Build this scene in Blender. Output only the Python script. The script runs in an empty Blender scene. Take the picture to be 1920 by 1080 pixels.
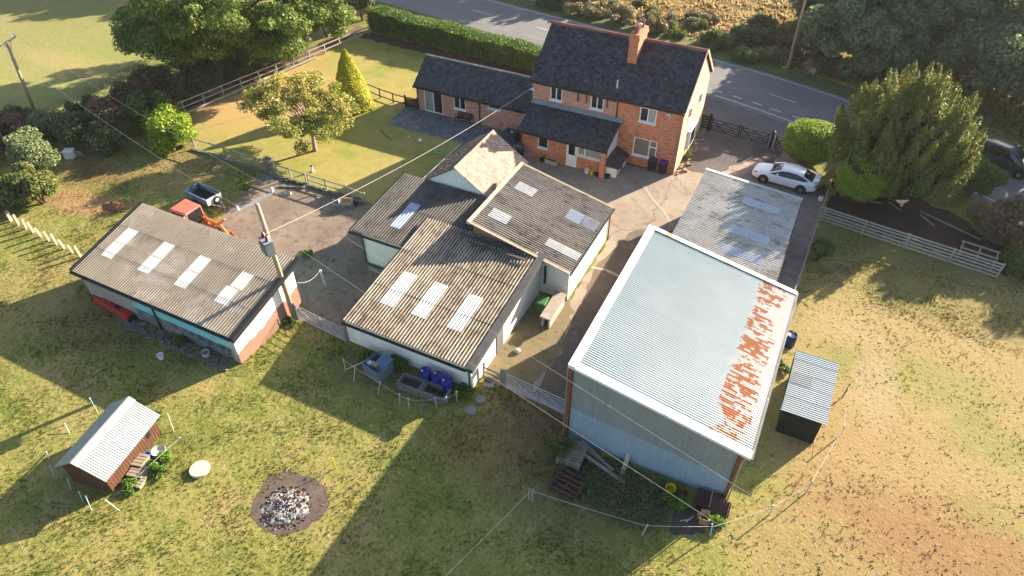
import bpy, math, random
import numpy as np
from mathutils import Vector, Matrix

# ---------------------------------------------------------------- camera, sky, sun, exposure
scene = bpy.context.scene
C = scene.collection
R = math.radians
PI = math.pi
CAM_H, PITCH, YAW, FOC = 28.5, R(42), R(26.5), 1280.0
cam_data = bpy.data.cameras.new("camera"); cam = bpy.data.objects.new("camera", cam_data); C.objects.link(cam)
cam.location = (0, 0, CAM_H); cam.rotation_euler = (PI/2 - PITCH, 0, YAW)
cam_data.sensor_width = 36; cam_data.lens = 24; cam_data.clip_end = 1500
scene.camera = cam
SUN_EL, SUN_AZ = R(21.0), R(28.5)
world = bpy.data.worlds.new("World"); scene.world = world; world.use_nodes = True
wn = world.node_tree.nodes; sky = wn.new("ShaderNodeTexSky"); sky.sky_type = 'NISHITA'; sky.sun_disc = False
sky.sun_elevation = SUN_EL; sky.sun_rotation = SUN_AZ; sky.dust_density = 1.5; sky.air_density = 1.0; sky.ozone_density = 1.0
world.node_tree.links.new(sky.outputs[0], wn["Background"].inputs[0]); wn["Background"].inputs[1].default_value = 0.074
sl = bpy.data.lights.new("sun", 'SUN'); sl.energy = 5.0; sl.angle = R(0.5); sl.color = (1.0, 0.865, 0.68)
so = bpy.data.objects.new("sun", sl); C.objects.link(so)
SUN = Vector((math.sin(SUN_AZ)*math.cos(SUN_EL), math.cos(SUN_AZ)*math.cos(SUN_EL), math.sin(SUN_EL)))
so.rotation_euler = SUN.to_track_quat('Z', 'Y').to_euler(); so.location = (30, 60, 60)
scene.view_settings.view_transform = 'Standard'; scene.view_settings.look = 'None'
scene.view_settings.exposure = 2.1; scene.view_settings.gamma = 1.0

rng = np.random.default_rng(7); random.seed(7)

def at(u, v, z=0.0):
    """world point at height z seen at pixel (u, v) of the surveyed 1920x1080 photograph"""
    s, c = math.sin(PITCH), math.cos(PITCH)
    a, b = (u-960)/FOC, (v-540)/FOC
    rx, ry, rz = a, c - b*s, -s - b*c
    t = (z-CAM_H)/rz
    x, y = rx*t, ry*t
    ca, sa = math.cos(YAW), math.sin(YAW)
    return Vector((x*ca - y*sa, x*sa + y*ca, z))

# ---------------------------------------------------------------- naming helpers
def tag(o, label=None, cat=None, group=None, kind=None):
    if label: o["label"] = label
    if cat: o["category"] = cat
    if group: o["group"] = group
    if kind: o["kind"] = kind
    return o
def thing(name, label, cat, loc=(0, 0, 0), rz=0.0, group=None):
    o = bpy.data.objects.new(name, None); C.objects.link(o); o.empty_display_size = .2
    o.location = loc; o.rotation_euler = (0, 0, rz)
    return tag(o, label, cat, group)
def children_of(o): return [c for c in C.objects if c.parent == o]
def copy_tree(o, parent=None):
    c = o.copy(); C.objects.link(c); c.parent = parent
    for ch in children_of(o): copy_tree(ch, c)
    return c

# ---------------------------------------------------------------- mesh builder
def finish(me, name, mats, parent):
    for m in (mats if isinstance(mats, (list, tuple)) else [mats]): me.materials.append(m)
    o = bpy.data.objects.new(name, me); C.objects.link(o)
    if parent: o.parent = parent
    return o
class MB:
    def __init__(s): s.v = []; s.f = []; s.mi = []; s.m = 0; s.sm = []; s.T = None; s.smooth = False; s.val = {}
    def add(s, vs, fs):
        n = len(s.v)
        if s.T is not None: vs = [s.T @ Vector(p) for p in vs]
        s.v += [tuple(p) for p in vs]
        for f in fs: s.f.append([n+i for i in f]); s.mi.append(s.m); s.sm.append(s.smooth)
        return s
    def quad(s, a, b, c, d): return s.add([a, b, c, d], [(0, 1, 2, 3)])
    def poly(s, pts): return s.add(pts, [tuple(range(len(pts)))])
    def box(s, x0, x1, y0, y1, z0, z1):
        v = [(x0,y0,z0),(x1,y0,z0),(x1,y1,z0),(x0,y1,z0),(x0,y0,z1),(x1,y0,z1),(x1,y1,z1),(x0,y1,z1)]
        return s.add(v, [(3,2,1,0),(4,5,6,7),(0,1,5,4),(1,2,6,5),(2,3,7,6),(3,0,4,7)])
    def hexa(s, b, t):  # bottom 4, top 4 (ccw from above)
        return s.add(list(b)+list(t), [(3,2,1,0),(4,5,6,7),(0,1,5,4),(1,2,6,5),(2,3,7,6),(3,0,4,7)])
    def slab(s, a, b, c, d, t):  # quad thickened downwards along its normal
        a, b, c, d = map(Vector, (a, b, c, d)); n = (b-a).cross(d-a).normalized()*t
        return s.hexa([a-n, b-n, c-n, d-n], [a, b, c, d])
    def bar(s, p, q, w, h=None, up=(0, 0, 1)):
        p, q = Vector(p), Vector(q); h = h or w; d = (q-p).normalized(); up = Vector(up)
        if abs(d.dot(up)) > .98: up = Vector((1, 0, 0)) if abs(d.x) < .9 else Vector((0, 1, 0))
        x = d.cross(up).normalized()*(w/2); y = x.cross(d).normalized()*(h/2)
        return s.hexa([p-x-y, p+x-y, q+x-y, q-x-y], [p-x+y, p+x+y, q+x+y, q-x+y])
    def tube(s, pts, r, n=8, cap=True):
        pts = [Vector(p) for p in pts]; rs = r if isinstance(r, (list, tuple)) else [r]*len(pts)
        vs = []; fs = []
        for i, p in enumerate(pts):
            d = (pts[min(i+1, len(pts)-1)] - pts[max(i-1, 0)]).normalized()
            up = Vector((0, 0, 1)) if abs(d.z) < .9 else Vector((1, 0, 0))
            x = d.cross(up).normalized(); y = d.cross(x).normalized()
            vs += [p + (x*math.cos(2*PI*k/n) + y*math.sin(2*PI*k/n))*rs[i] for k in range(n)]
        for i in range(len(pts)-1):
            for k in range(n):
                k2 = (k+1) % n; fs.append((i*n+k, i*n+k2, (i+1)*n+k2, (i+1)*n+k))
        if cap: fs += [tuple(range(n-1, -1, -1)), tuple((len(pts)-1)*n+k for k in range(n))]
        return s.add(vs, fs)
    def lathe(s, prof, c=(0, 0, 0), n=20, axis='z'):
        vs = []; fs = []; c = Vector(c)
        for r, z in prof:
            for k in range(n):
                a = 2*PI*k/n; x, y = r*math.cos(a), r*math.sin(a)
                vs.append(c + (Vector((x, y, z)) if axis == 'z' else Vector((x, z, y)) if axis == 'y' else Vector((z, x, y))))
        for i in range(len(prof)-1):
            for k in range(n):
                k2 = (k+1) % n; fs.append((i*n+k, i*n+k2, (i+1)*n+k2, (i+1)*n+k))
        if prof[0][0] > 1e-4: fs.append(tuple(range(n-1, -1, -1)))
        if prof[-1][0] > 1e-4: fs.append(tuple((len(prof)-1)*n+k for k in range(n)))
        return s.add(vs, fs)
    def build(s, name, mats, parent=None, bevel=0, smooth=None, solid=0, subsurf=0):
        me = bpy.data.meshes.new(name); me.from_pydata(s.v, [], s.f); me.update()
        me.polygons.foreach_set("material_index", s.mi)
        if smooth is not None: me.polygons.foreach_set("use_smooth", [smooth]*len(s.f))
        else: me.polygons.foreach_set("use_smooth", s.sm)
        uv = me.uv_layers.new(name="UVMap"); co = []
        for p in me.polygons:
            n = p.normal
            if abs(n.z) > .98: t = Vector((1, 0, 0))
            else: t = Vector((0, 0, 1)).cross(n).normalized()
            b = n.cross(t)
            for li in p.loop_indices:
                q = me.vertices[me.loops[li].vertex_index].co; co += [q.dot(t), q.dot(b)]
        uv.data.foreach_set("uv", co)
        if s.val:
            at_ = me.attributes.new("valley", 'FLOAT', 'POINT'); at_.data.foreach_set("value", [s.val.get(i, 0.0) for i in range(len(s.v))])
        o = finish(me, name, mats, parent)
        if solid:
            m = o.modifiers.new("solid", 'SOLIDIFY'); m.thickness = solid; m.offset = -1; m.use_rim = False
        if bevel:
            m = o.modifiers.new("bevel", 'BEVEL'); m.width = bevel; m.segments = 2; m.limit_method = 'ANGLE'; m.angle_limit = R(40)
        if subsurf:
            m = o.modifiers.new("sub", 'SUBSURF'); m.levels = subsurf; m.render_levels = subsurf
        return o
def np_mesh(name, V, F, mats, parent=None, smooth=False):
    """V (n,3) float array, F (m,k) int array with constant k"""
    me = bpy.data.meshes.new(name); k = F.shape[1]
    me.vertices.add(len(V)); me.vertices.foreach_set("co", V.astype(np.float32).ravel())
    me.loops.add(F.size); me.loops.foreach_set("vertex_index", F.astype(np.int32).ravel())
    me.polygons.add(len(F)); me.polygons.foreach_set("loop_start", np.arange(0, F.size, k, dtype=np.int32))
    me.polygons.foreach_set("loop_total", np.full(len(F), k, dtype=np.int32))
    me.update(calc_edges=True); me.validate()
    return finish(me, name, mats, parent)

# ---------------------------------------------------------------- node helpers
class Mat:
    def __init__(s, name):
        s.m = bpy.data.materials.new(name); s.m.use_nodes = True; s.t = s.m.node_tree; s.t.nodes.clear()
        s.out = s.t.nodes.new("ShaderNodeOutputMaterial"); s.b = s.t.nodes.new("ShaderNodeBsdfPrincipled")
        s.t.links.new(s.b.outputs[0], s.out.inputs[0]); s._p = None
    def n(s, ty, ins=None, **props):
        nd = s.t.nodes.new("ShaderNode"+ty)
        for k, v in props.items(): setattr(nd, k, v)
        for k, v in (ins or {}).items(): s.set(nd.inputs[k], v)
        return nd
    def set(s, sock, v):
        if isinstance(v, bpy.types.NodeSocket): s.t.links.new(v, sock)
        elif isinstance(v, bpy.types.Node): s.t.links.new(v.outputs[0], sock)
        else:
            if isinstance(v, (tuple, list)) and len(v) == 3 and sock.type == 'RGBA': v = (*v, 1)
            sock.default_value = v
    @property
    def pos(s):
        if s._p is None: s._p = s.n("NewGeometry")
        return s._p.outputs["Position"]
    @property
    def island(s): s.pos; return s._p.outputs["Random Per Island"]
    def scaled(s, vec, sc): return s.n("VectorMath", {0: vec, 1: sc}, operation='MULTIPLY').outputs[0]
    def noise(s, scale, detail=4, rough=.6, vec=None, dist=0.0):
        return s.n("TexNoise", {"Vector": vec or s.pos, "Scale": scale, "Detail": detail, "Roughness": rough, "Distortion": dist}).outputs[0]
    def rng(s, v, a, b, c=0.0, d=1.0): return s.n("MapRange", {0: v, 1: a, 2: b, 3: c, 4: d}).outputs[0]
    def mix(s, f, a, b, mode='MIX'):
        nd = s.n("Mix", data_type='RGBA', blend_type=mode, clamp_factor=True)
        s.set(nd.inputs[0], f); s.set(nd.inputs[6], a); s.set(nd.inputs[7], b); return nd.outputs[2]
    def math(s, op, a, b=0.0):
        nd = s.n("Math", operation=op); s.set(nd.inputs[0], a); s.set(nd.inputs[1], b); return nd.outputs[0]
    def fin(s, col, rough=.8, bump=None, strength=.5, dist=.02, metal=0.0, spec=.3):
        s.set(s.b.inputs["Base Color"], col); s.set(s.b.inputs["Roughness"], rough); s.set(s.b.inputs["Metallic"], metal)
        s.b.inputs["Specular IOR Level"].default_value = spec
        if bump is not None:
            s.set(s.b.inputs["Normal"], s.n("Bump", {"Height": bump, "Strength": strength, "Distance": dist}))
        return s.m
_mc = {}
def surf(name, c1, c2=None, scale=3.0, rough=.8, metal=0.0, bump=.3, bscale=None, spot=None, sscale=1.5, slo=.58, shi=.68, stretch=None, spec=.3, island=0.0, dist=.02):
    """two-tone noisy surface with optional spots of a third colour (wear, moss, rust)"""
    if name in _mc: return _mc[name]
    M = Mat(name); c2 = c2 or tuple(x*.75 for x in c1)
    vec = M.scaled(M.pos, stretch) if stretch else M.pos
    f = M.rng(M.noise(scale, 6, .65, vec), .35, .65)
    col = M.mix(f, c1, c2)
    fine = M.noise(scale*9, 3, .6, vec)
    col = M.mix(M.rng(fine, .3, .7, 0, .35), col, tuple(x*.55 for x in c1))
    if spot:
        sp = M.rng(M.noise(sscale, 7, .7, vec, .3), slo, shi); col = M.mix(sp, col, spot)
    if island:
        col = M.mix(1.0, col, M.n("CombineColor", {0: M.rng(M.island, 0, 1, 1-island, 1+island*.6), 1: M.rng(M.island, 0, 1, 1-island, 1+island*.6), 2: M.rng(M.island, 0, 1, 1-island, 1+island*.6)}), 'MULTIPLY')
    _mc[name] = M.fin(col, rough, M.noise(bscale or scale*12, 4, .6, vec) if bump else None, bump, dist, metal, spec)
    return _mc[name]

def brick_mat(name, c1, c2, mortar, dark, amount=.5):
    M = Mat(name); uv = M.n("TexCoord").outputs["UV"]
    bt = M.n("TexBrick", {"Vector": uv, "Color1": c1, "Color2": c2, "Mortar": mortar, "Scale": 1.0, "Mortar Size": .008, "Brick Width": .235, "Row Height": .08, "Bias": 0.0})
    cell = M.scaled(uv, (1/.5, 1/.08, 1)); wn_ = M.n("TexNoise", {"Vector": M.scaled(uv, (2.2, 9.0, 1)), "Scale": 1.0, "Detail": 2.0}).outputs[0]
    col = M.mix(M.rng(wn_, .62-.1*amount, .72-.08*amount), bt.outputs[0], dark)
    col = M.mix(M.rng(M.noise(.7, 5), .4, .7, 0, .45), col, tuple(x*1.25 for x in c1))
    col = M.mix(M.rng(M.noise(14, 3), .35, .75, 0, .4), col, dark)
    return M.fin(col, .9, bt.outputs[1], -.4, .01)
def foliage_mat(name, c1, c2, c3=None, trans=.28):
    M = Mat(name)
    col = M.mix(M.island, c1, c2)
    if c3: col = M.mix(M.rng(M.noise(.45, 4), .5, .68), col, c3)
    M.fin(col, .55, spec=.25)
    tr = M.n("BsdfTranslucent", {"Color": M.mix(.5, col, (c2[0]*1.4, c2[1]*1.5, c2[2]))})
    ms = M.n("MixShader", {0: trans, 1: M.b.outputs[0], 2: tr.outputs[0]})
    M.t.links.new(ms.outputs[0], M.out.inputs[0])
    return M.m

# colours -------------------------------------------------------
GREEN, LIME, STRAW, TAN, BROWN, SOIL, CHAR = (.088,.118,.028), (.225,.210,.062), (.315,.235,.103), (.305,.205,.098), (.165,.098,.052), (.045,.027,.020), (.05,.04,.038)
def ground_material(name, tuft=False):
    M = Mat(name); p = M.pos
    flat = M.scaled(p, (1, 1, 0))
    nb = M.noise(.16, 5, .6, flat); nm = M.noise(.9, 6, .68, flat); nf = M.noise(5.5, 5, .7, flat); nx = M.noise(24, 3, .7, flat)
    mixn = M.math('ADD', M.math('MULTIPLY', nb, .45), M.math('ADD', M.math('MULTIPLY', nm, .35), M.math('MULTIPLY', nf, .35)))
    rp = M.n("ValToRGB"); cr = rp.color_ramp; cr.elements[0].position = .43; cr.elements[0].color = (*GREEN, 1)
    cr.elements[1].position = .70; cr.elements[1].color = (*STRAW, 1)
    e = cr.elements.new(.53); e.color = (.150,.165,.038, 1); e = cr.elements.new(.60); e.color = (*LIME, 1)
    M.set(rp.inputs[0], mixn); col = rp.outputs[0]
    # areas of the fields with their own growth: u, v in the survey photograph, radii in metres
    areas = [((1720, 760), 9, 9, STRAW, .92), ((1850, 640), 12, 8, (.30,.225,.10), .9), ((1650, 900), 6, 5, TAN, .7), ((1610, 690), 2.6, 1.8, (.19,.19,.055), .65), ((1760, 720), 4, 2.2, (.215,.21,.06), .55), ((1860, 830), 2.6, 1.8, (.20,.20,.06), .6), ((1830, 960), 1.6, 1.0, (.19,.185,.06), .5), ((1690, 560), 3.2, 1.2, (.20,.195,.06), .6), ((1760, 1040), 5.5, 3.2, (.25,.145,.07), .85),
             ((1500, 1040), 3.5, 2.6, TAN, .6), ((1640, 720), 1.3, 3.4, (.34,.26,.15), .75), ((1580, 610), 2.4, 1.8, (.35,.26,.14), .5),
             ((1010, 800), 3.2, 2.4, BROWN, .95), ((930, 860), 4, 2, (.20,.125,.05), .6), ((1060, 930), 4, 3, (.14,.115,.045), .6),
             ((1640, 470), 5, 3.5, (.16,.15,.045), .65), ((1800, 560), 8, 3.5, (.16,.14,.045), .6), ((1130, 910), 3.2, 1.6, (.055,.068,.022), .8), ((200, 600), 4, 3, (.20,.15,.055), .7),
             ((60, 560), 4, 5, (.28,.21,.085), .5), ((330, 320), 4, 3, (.27,.19,.085), .7), ((170, 320), 4, 2, (.18,.115,.055), .8), ((150, 380), 3.4, 1.4, (.32,.19,.10), .85),
             ((120, 140), 22, 9, (.27,.26,.09), .75), ((60, 40), 40, 12, (.22,.21,.085), .7), ((180, 130), 10, 2.2, (.38,.28,.125), .55), ((300, 90), 16, 8, (.20,.23,.065), .5),
             ((560, 960), 3.5, 3, (.20,.19,.05), .4), ((700, 700), 3, 2, (.14,.12,.045), .6), ((1180, 30), 16, 5, (.30,.21,.10), .9), ((1330, 20), 18, 9, (.34,.245,.115), .9),
             ((1700, 30), 30, 14, (.30,.225,.11), .8), ((215, 385), .9, .6, (.17,.075,.03), .95)]
    dn = M.math('MULTIPLY', M.math('SUBTRACT', M.math('ADD', M.math('MULTIPLY', nb, .4), M.math('MULTIPLY', nm, .6)), .5), 2.2)
    for (uv, rx, ry, c, st) in areas:
        q = at(*uv)
        d = M.n("VectorMath", {0: M.scaled(M.n("VectorMath", {0: flat, 1: (q.x, q.y, 0)}, operation='SUBTRACT').outputs[0], (1/rx, 1/ry, 0))}, operation='LENGTH').outputs["Value"]
        f = M.rng(M.math('ADD', d, dn), .55, 1.15, st, 0.0)
        col = M.mix(M.math('MULTIPLY', f, M.rng(nf, .28, .5, .88, 1.0)), col, c)
    # short-scale wear: bare earth and pale dead grass
    col = M.mix(M.rng(nm, .60, .75, 0, .5), col, (.33,.23,.115))
    col = M.mix(M.rng(nf, .56, .74, 0, .55), col, (.46,.35,.16))
    col = M.mix(M.rng(nx, .46, .74, 0, .6), col, M.mix(1.0, col, (.5,.5,.46), 'MULTIPLY'))
    if tuft:
        g = M.rng(M.island, 0, 1, .7, 1.3)
        col = M.mix(1.0, col, M.n("CombineColor", {0: g, 1: g, 2: g}), 'MULTIPLY')
        M.fin(col, .8, spec=.1)
        tr = M.n("BsdfTranslucent", {"Color": col}); ms = M.n("MixShader", {0: .58, 1: M.b.outputs[0], 2: tr.outputs[0]})
        M.t.links.new(ms.outputs[0], M.out.inputs[0]); return M.m
    h = M.math('ADD', M.math('MULTIPLY', nf, .7), M.math('ADD', M.math('MULTIPLY', nx, .35), nm))
    return M.fin(col, .95, h, .75, .075, spec=.1)

def lawn_material():
    M = Mat("mown_lawn"); p = M.scaled(M.pos, (1, 1, 0))
    nb = M.noise(.22, 5, .6, p); nm = M.noise(1.3, 5, .6, p); nx = M.noise(16, 4, .7, p)
    col = M.mix(M.rng(M.math('ADD', M.math('MULTIPLY', nb, .7), M.math('MULTIPLY', nm, .35)), .42, .62), (.175,.20,.038), (.32,.245,.095))
    st = M.n("TexWave", {"Vector": M.n("VectorRotate", {"Vector": p, "Angle": R(80)}, rotation_type='Z_AXIS').outputs[0], "Scale": .18, "Distortion": 1.5, "Detail": 2.0}).outputs[1]
    col = M.mix(M.rng(st, .3, .7, 0, .35), col, (.26,.235,.06))
    q = at(420, 190)
    d = M.n("VectorMath", {0: M.n("VectorMath", {0: p, 1: (-47, 42, 0)}, operation='SUBTRACT').outputs[0]}, operation='LENGTH').outputs["Value"]
    col = M.mix(M.rng(M.math('ADD', d, M.math('MULTIPLY', nb, 8)), 8, 13, .75, 0), col, (.40,.245,.115))
    col = M.mix(M.rng(nx, .5, .75, 0, .4), col, (.14,.125,.03))
    return M.fin(col, .9, nx, .5, .04, spec=.1)

def concrete_mat(name, c1, c2, dark, crack=.25, stain=.55):
    M = Mat(name); p = M.scaled(M.pos, (1, 1, 0))
    nb = M.noise(.35, 6, .65, p); nm = M.noise(1.7, 7, .7, p); nx = M.noise(20, 4, .7, p)
    col = M.mix(M.rng(nb, .38, .62), c1, c2)
    col = M.mix(M.rng(nm, .52, .68, 0, stain), col, dark)
    col = M.mix(M.rng(nx, .45, .75, 0, .4), col, tuple(x*.5 for x in c1))
    vo = M.n("TexVoronoi", {"Vector": M.n("VectorMath", {0: p, 1: M.n("TexNoise", {"Vector": p, "Scale": 1.1, "Detail": 4.0}).outputs[1]}, operation='ADD').outputs[0], "Scale": crack}, feature='DISTANCE_TO_EDGE').outputs[0]
    col = M.mix(M.rng(vo, .0, .007, .5, 0), col, (.03,.024,.018))
    return M.fin(col, .9, M.math('ADD', nm, nx), .4, .03, spec=.2)

def corr_mat(name, base, base2, moss, mosslo=.5, mosshi=.66, rough=.85, streak=(1, 1, 1), spec=.2, metal=0.0, patch=None, valley_dark=0.0):
    M = Mat(name); p = M.scaled(M.pos, streak)
    nb = M.noise(.5, 6, .65, p); nm = M.noise(2.6, 7, .75, p); nx = M.noise(17, 4, .7)
    col = M.mix(M.rng(nb, .38, .62), base, base2)
    if patch: col = M.mix(M.rng(M.noise(.33, 5, .7), .52, .6, 0, .8), col, patch)
    col = M.mix(M.rng(M.math('ADD', M.math('MULTIPLY', nm, .7), M.math('MULTIPLY', nb, .4)), mosslo, mosshi), col, moss)
    col = M.mix(M.rng(nx, .5, .72, 0, .6), col, moss)
    if valley_dark:  # corrugation valleys coloured darker to strengthen the roof's banding
        va = M.n("Attribute", attribute_name="valley").outputs["Fac"]
        col = M.mix(M.math('MULTIPLY', M.rng(va, .36, .68), M.rng(nm, .30, .62, valley_dark*.6, valley_dark)), col, tuple(x*.3 for x in moss))
    return M.fin(col, rough, nx, .25, .01, metal, spec)

def barn_roof_mat():
    M = Mat("painted_barn_sheet"); p = M.pos
    sx = M.n("SeparateXYZ", {0: p})
    x, y = sx.outputs[0], sx.outputs[1]
    nb = M.noise(.4, 4, .6); nl = M.noise(2.2, 5, .6, M.scaled(p, (.35, 1.6, 1)))
    col = M.mix(M.rng(nb, .35, .65), (.225,.285,.298), (.26,.318,.328))
    # sheets weathered pale towards the lower edge, following separate sheet ends
    edge = M.math('ADD', x, M.math('MULTIPLY', M.noise(.8, 3, .6, M.scaled(p, (.2, 1, 1))), 1.6))
    col = M.mix(M.rng(edge, .25, 1.3), col, (.36,.35,.33))
    row = M.noise(1.0, 2, .5, M.scaled(p, (.01, 5.2, 0)))
    yq = M.math('FLOOR', M.math('DIVIDE', y, .135)); dash = M.noise(1.0, 3, .65, M.n("CombineXYZ", {0: M.math('MULTIPLY', x, 1.9), 1: M.math('MULTIPLY', yq, .62)}).outputs[0]); clus = M.noise(1.0, 2, .5, M.scaled(p, (.5, .95, 0)))
    band = M.math('MULTIPLY', M.rng(x, -.42, -.12), M.rng(x, .5, 1.3, 1, 0))
    big = M.rng(M.noise(.42, 3, .5, M.scaled(p, (.3, 1, 0))), .3, .55, .10, .0)
    th = M.math('ADD', M.math('ADD', M.math('MULTIPLY', dash, .75), M.math('MULTIPLY', row, .30)), M.math('ADD', M.math('MULTIPLY', band, .10), M.math('MULTIPLY', clus, .45)))
    rust = M.math('MULTIPLY', M.rng(th, .825, .86), M.rng(band, .05, .12))
    rcol = M.mix(M.rng(M.noise(9, 4), .35, .65), (.33,.112,.036), (.235,.075,.026))
    col = M.mix(rust, col, rcol)
    col = M.mix(M.rng(nl, .56, .74, 0, .35), col, (.20,.26,.275))
    ly = M.math('MODULO', M.math('ADD', y, M.math('MULTIPLY', M.noise(2.0, 2), .03)), 1.08); col = M.mix(M.math('MULTIPLY', M.rng(ly, .03, .05, .5, 0), M.rng(M.noise(1.2, 3), .3, .6)), col, (.12,.15,.16))
    return M.fin(col, M.math('ADD', .45, M.math('MULTIPLY', rust, .45)), M.noise(14, 3), .08, .005, .0, .4)

# ---------------------------------------------------------------- common materials
m_white = surf("white_paint", (.78,.78,.76), (.72,.72,.70), 2, .5, bump=.05)
m_cream = surf("cream_render", (.82,.80,.70), (.77,.75,.65), .6, .9, bump=.25, bscale=40, spot=(.52,.52,.42), sscale=.9, slo=.62, shi=.8)
m_black = surf("black_plastic", (.012,.012,.013), (.018,.018,.02), 3, .45, bump=.05)
m_gutter = surf("black_gutter", (.02,.02,.021), (.03,.03,.03), 3, .5, bump=.05)
m_flash = surf("grey_flashing", (.075,.075,.078), (.05,.05,.052), 1.5, .7, spot=(.18,.18,.18), sscale=2, slo=.6, shi=.75)
m_glass = surf("dark_glass", (.010,.013,.015), (.016,.019,.02), .8, .06, bump=0, spec=.6)
m_curtain = surf("curtain_behind_glass", (.36,.35,.33), (.18,.18,.18), 1.6, .15, bump=0, spec=.6, stretch=(3, 3, .6))
m_blind = surf("drawn_blind", (.23,.17,.13), (.19,.14,.11), .6, .25, bump=0, spec=.5, stretch=(1, 1, 12))
m_wood = surf("weathered_wood", (.30,.26,.21), (.22,.18,.14), 3, .9, stretch=(1, 1, 1), spot=(.10,.09,.07), sscale=3)
m_paleboard = surf("pale_timber", (.30,.25,.18), (.23,.19,.14), 4, .85, spot=(.20,.16,.11), sscale=4, slo=.6, shi=.75)
m_galv = surf("galvanised_steel", (.42,.44,.46), (.34,.36,.38), 4, .45, .6, bump=.05)
m_galv_dull = surf("dull_galvanised_steel", (.30,.33,.36), (.22,.25,.28), 3, .6, .3, bump=.05)
m_rust = surf("rust", (.28,.085,.03), (.16,.05,.025), 5, .9, spot=(.07,.03,.02), sscale=4)
m_concrete = surf("pale_concrete", (.42,.38,.33), (.33,.30,.26), 2.5, .9, spot=(.17,.16,.12), sscale=2.4)
m_stone_old = surf("mossy_concrete", (.16,.155,.135), (.11,.105,.09), 3, .95, spot=(.30,.29,.26), sscale=5, slo=.58, shi=.7)
m_rubber = surf("tyre_rubber", (.016,.016,.016), (.024,.023,.022), 6, .9)
m_bark = surf("tree_bark", (.12,.085,.06), (.07,.05,.037), 5, .95, stretch=(3, 3, .7), bump=.7)
m_palebark = surf("pale_cherry_bark", (.34,.25,.20), (.22,.16,.13), 6, .9, stretch=(1, 1, 4), bump=.4)
m_pole = surf("creosoted_pole", (.42,.33,.22), (.30,.23,.155), 3, .9, stretch=(4, 4, .5))
m_blue = surf("blue_drum_plastic", (.010,.030,.26), (.008,.022,.20), 2, .4, bump=.03)
m_yellow = surf("yellow_plastic", (.72,.50,.015), (.60,.40,.01), 3, .45, bump=.03)
m_red = surf("red_paint", (.42,.018,.018), (.30,.015,.015), 3, .5, spot=(.10,.03,.02), sscale=4, slo=.66, shi=.74)
m_redfade = surf("faded_red_paint", (.46,.135,.095), (.40,.10,.07), 2.5, .6, spot=(.13,.045,.035), sscale=3.2, slo=.57, shi=.68)
m_orange = surf("orange_machine_paint", (.55,.155,.03), (.42,.11,.03), 3, .6, spot=(.20,.08,.03), sscale=4)
m_wire = surf("aluminium_wire", (.24,.24,.235), (.2,.2,.195), 2, .7, .0, bump=0)
m_tape = surf("white_fence_tape", (.52,.50,.46), (.42,.40,.36), 5, .8, bump=0)
m_brown_ply = surf("brown_weatherboard", (.115,.050,.026), (.075,.034,.019), 2, .8, stretch=(1, 1, .5), spot=(.18,.09,.05), sscale=2.5)
m_darkwood = surf("black_stained_timber", (.013,.012,.012), (.02,.018,.017), 3, .7)

def grasp(pts, edge=.25, step=.6, seed=1, z=.0):
    """outline with an uneven, natural edge"""
    r = random.Random(seed); out = []
    n = len(pts)
    for i in range(n):
        a, b = Vector((*pts[i], 0)), Vector((*pts[(i+1) % n], 0)); L = (b-a).length; k = max(1, int(L/step))
        nrm = Vector((-(b-a).y, (b-a).x, 0)).normalized()
        for j in range(k):
            q = a.lerp(b, j/k) + nrm*r.uniform(-edge, edge); out.append((q.x, q.y, z))
    return out
def sheet(name, pts, z, mat, edge=.2, step=.6, seed=1, label=None):
    from mathutils.geometry import tessellate_polygon
    o = grasp(pts, edge, step, seed, z); b = MB(); tri = tessellate_polygon([[Vector(p) for p in o]])
    def up(t):
        a, c, d = (Vector(o[i]) for i in t); return t if (c-a).cross(d-a).z > 0 else (t[2], t[1], t[0])
    b.add(o, [up(t) for t in tri]); ob = b.build(name, mat); return tag(ob, label, kind='structure')

# ================================================================ THE SETTING
m_ground = ground_material("paddock_ground")
g = MB(); N = 40
g.add([(-320+640*i/N, -160+520*j/N, 0) for j in range(N+1) for i in range(N+1)],
      [(j*(N+1)+i, j*(N+1)+i+1, (j+1)*(N+1)+i+1, (j+1)*(N+1)+i) for j in range(N) for i in range(N)])
tag(g.build("ground", m_ground), "rough paddock grass and bare earth", kind='structure')
LAWN = [(-50.2, 35.6), (-44.6, 32.0), (-23, 31.9), (-22.9, 46), (-22.9, 57.0), (-46.8, 58.4), (-47.4, 51)]
sheet("lawn", LAWN, .004, lawn_material(), .15, .6, 2)
m_yard = concrete_mat("yard_concrete", (.225,.17,.13), (.15,.115,.09), (.07,.052,.042), .28, .9)
YARD = [(-37.2, 32.0), (-27, 31.7), (-23.7, 31.2), (-23.5, 26.0), (-20.3, 26.0), (-20.3, 20.1), (-24.5, 20.2), (-24.5, 21.2), (-34.8, 21.3), (-35.8, 25.5), (-36.6, 29)]
sheet("yard_concrete", YARD, .006, m_yard, .12, .5, 3)
m_drive = concrete_mat("driveway_concrete", (.31,.25,.195), (.235,.185,.148), (.11,.085,.068), .12, .55)
DRIVE = [(-12.3, 21.2), (-6.75, 20.6), (-6.75, 31), (1.75, 31), (2.0, 48.6), (-1.7, 52.7), (-8.3, 53.2), (-8.85, 45.6), (-13.4, 45), (-22.6, 45.6), (-22.6, 38.2), (-17.5, 38), (-17.5, 36), (-10.45, 36), (-10.45, 28.8), (-12.3, 28.8)]
sheet("driveway", DRIVE, .007, m_drive, .1, .6, 4)
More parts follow.
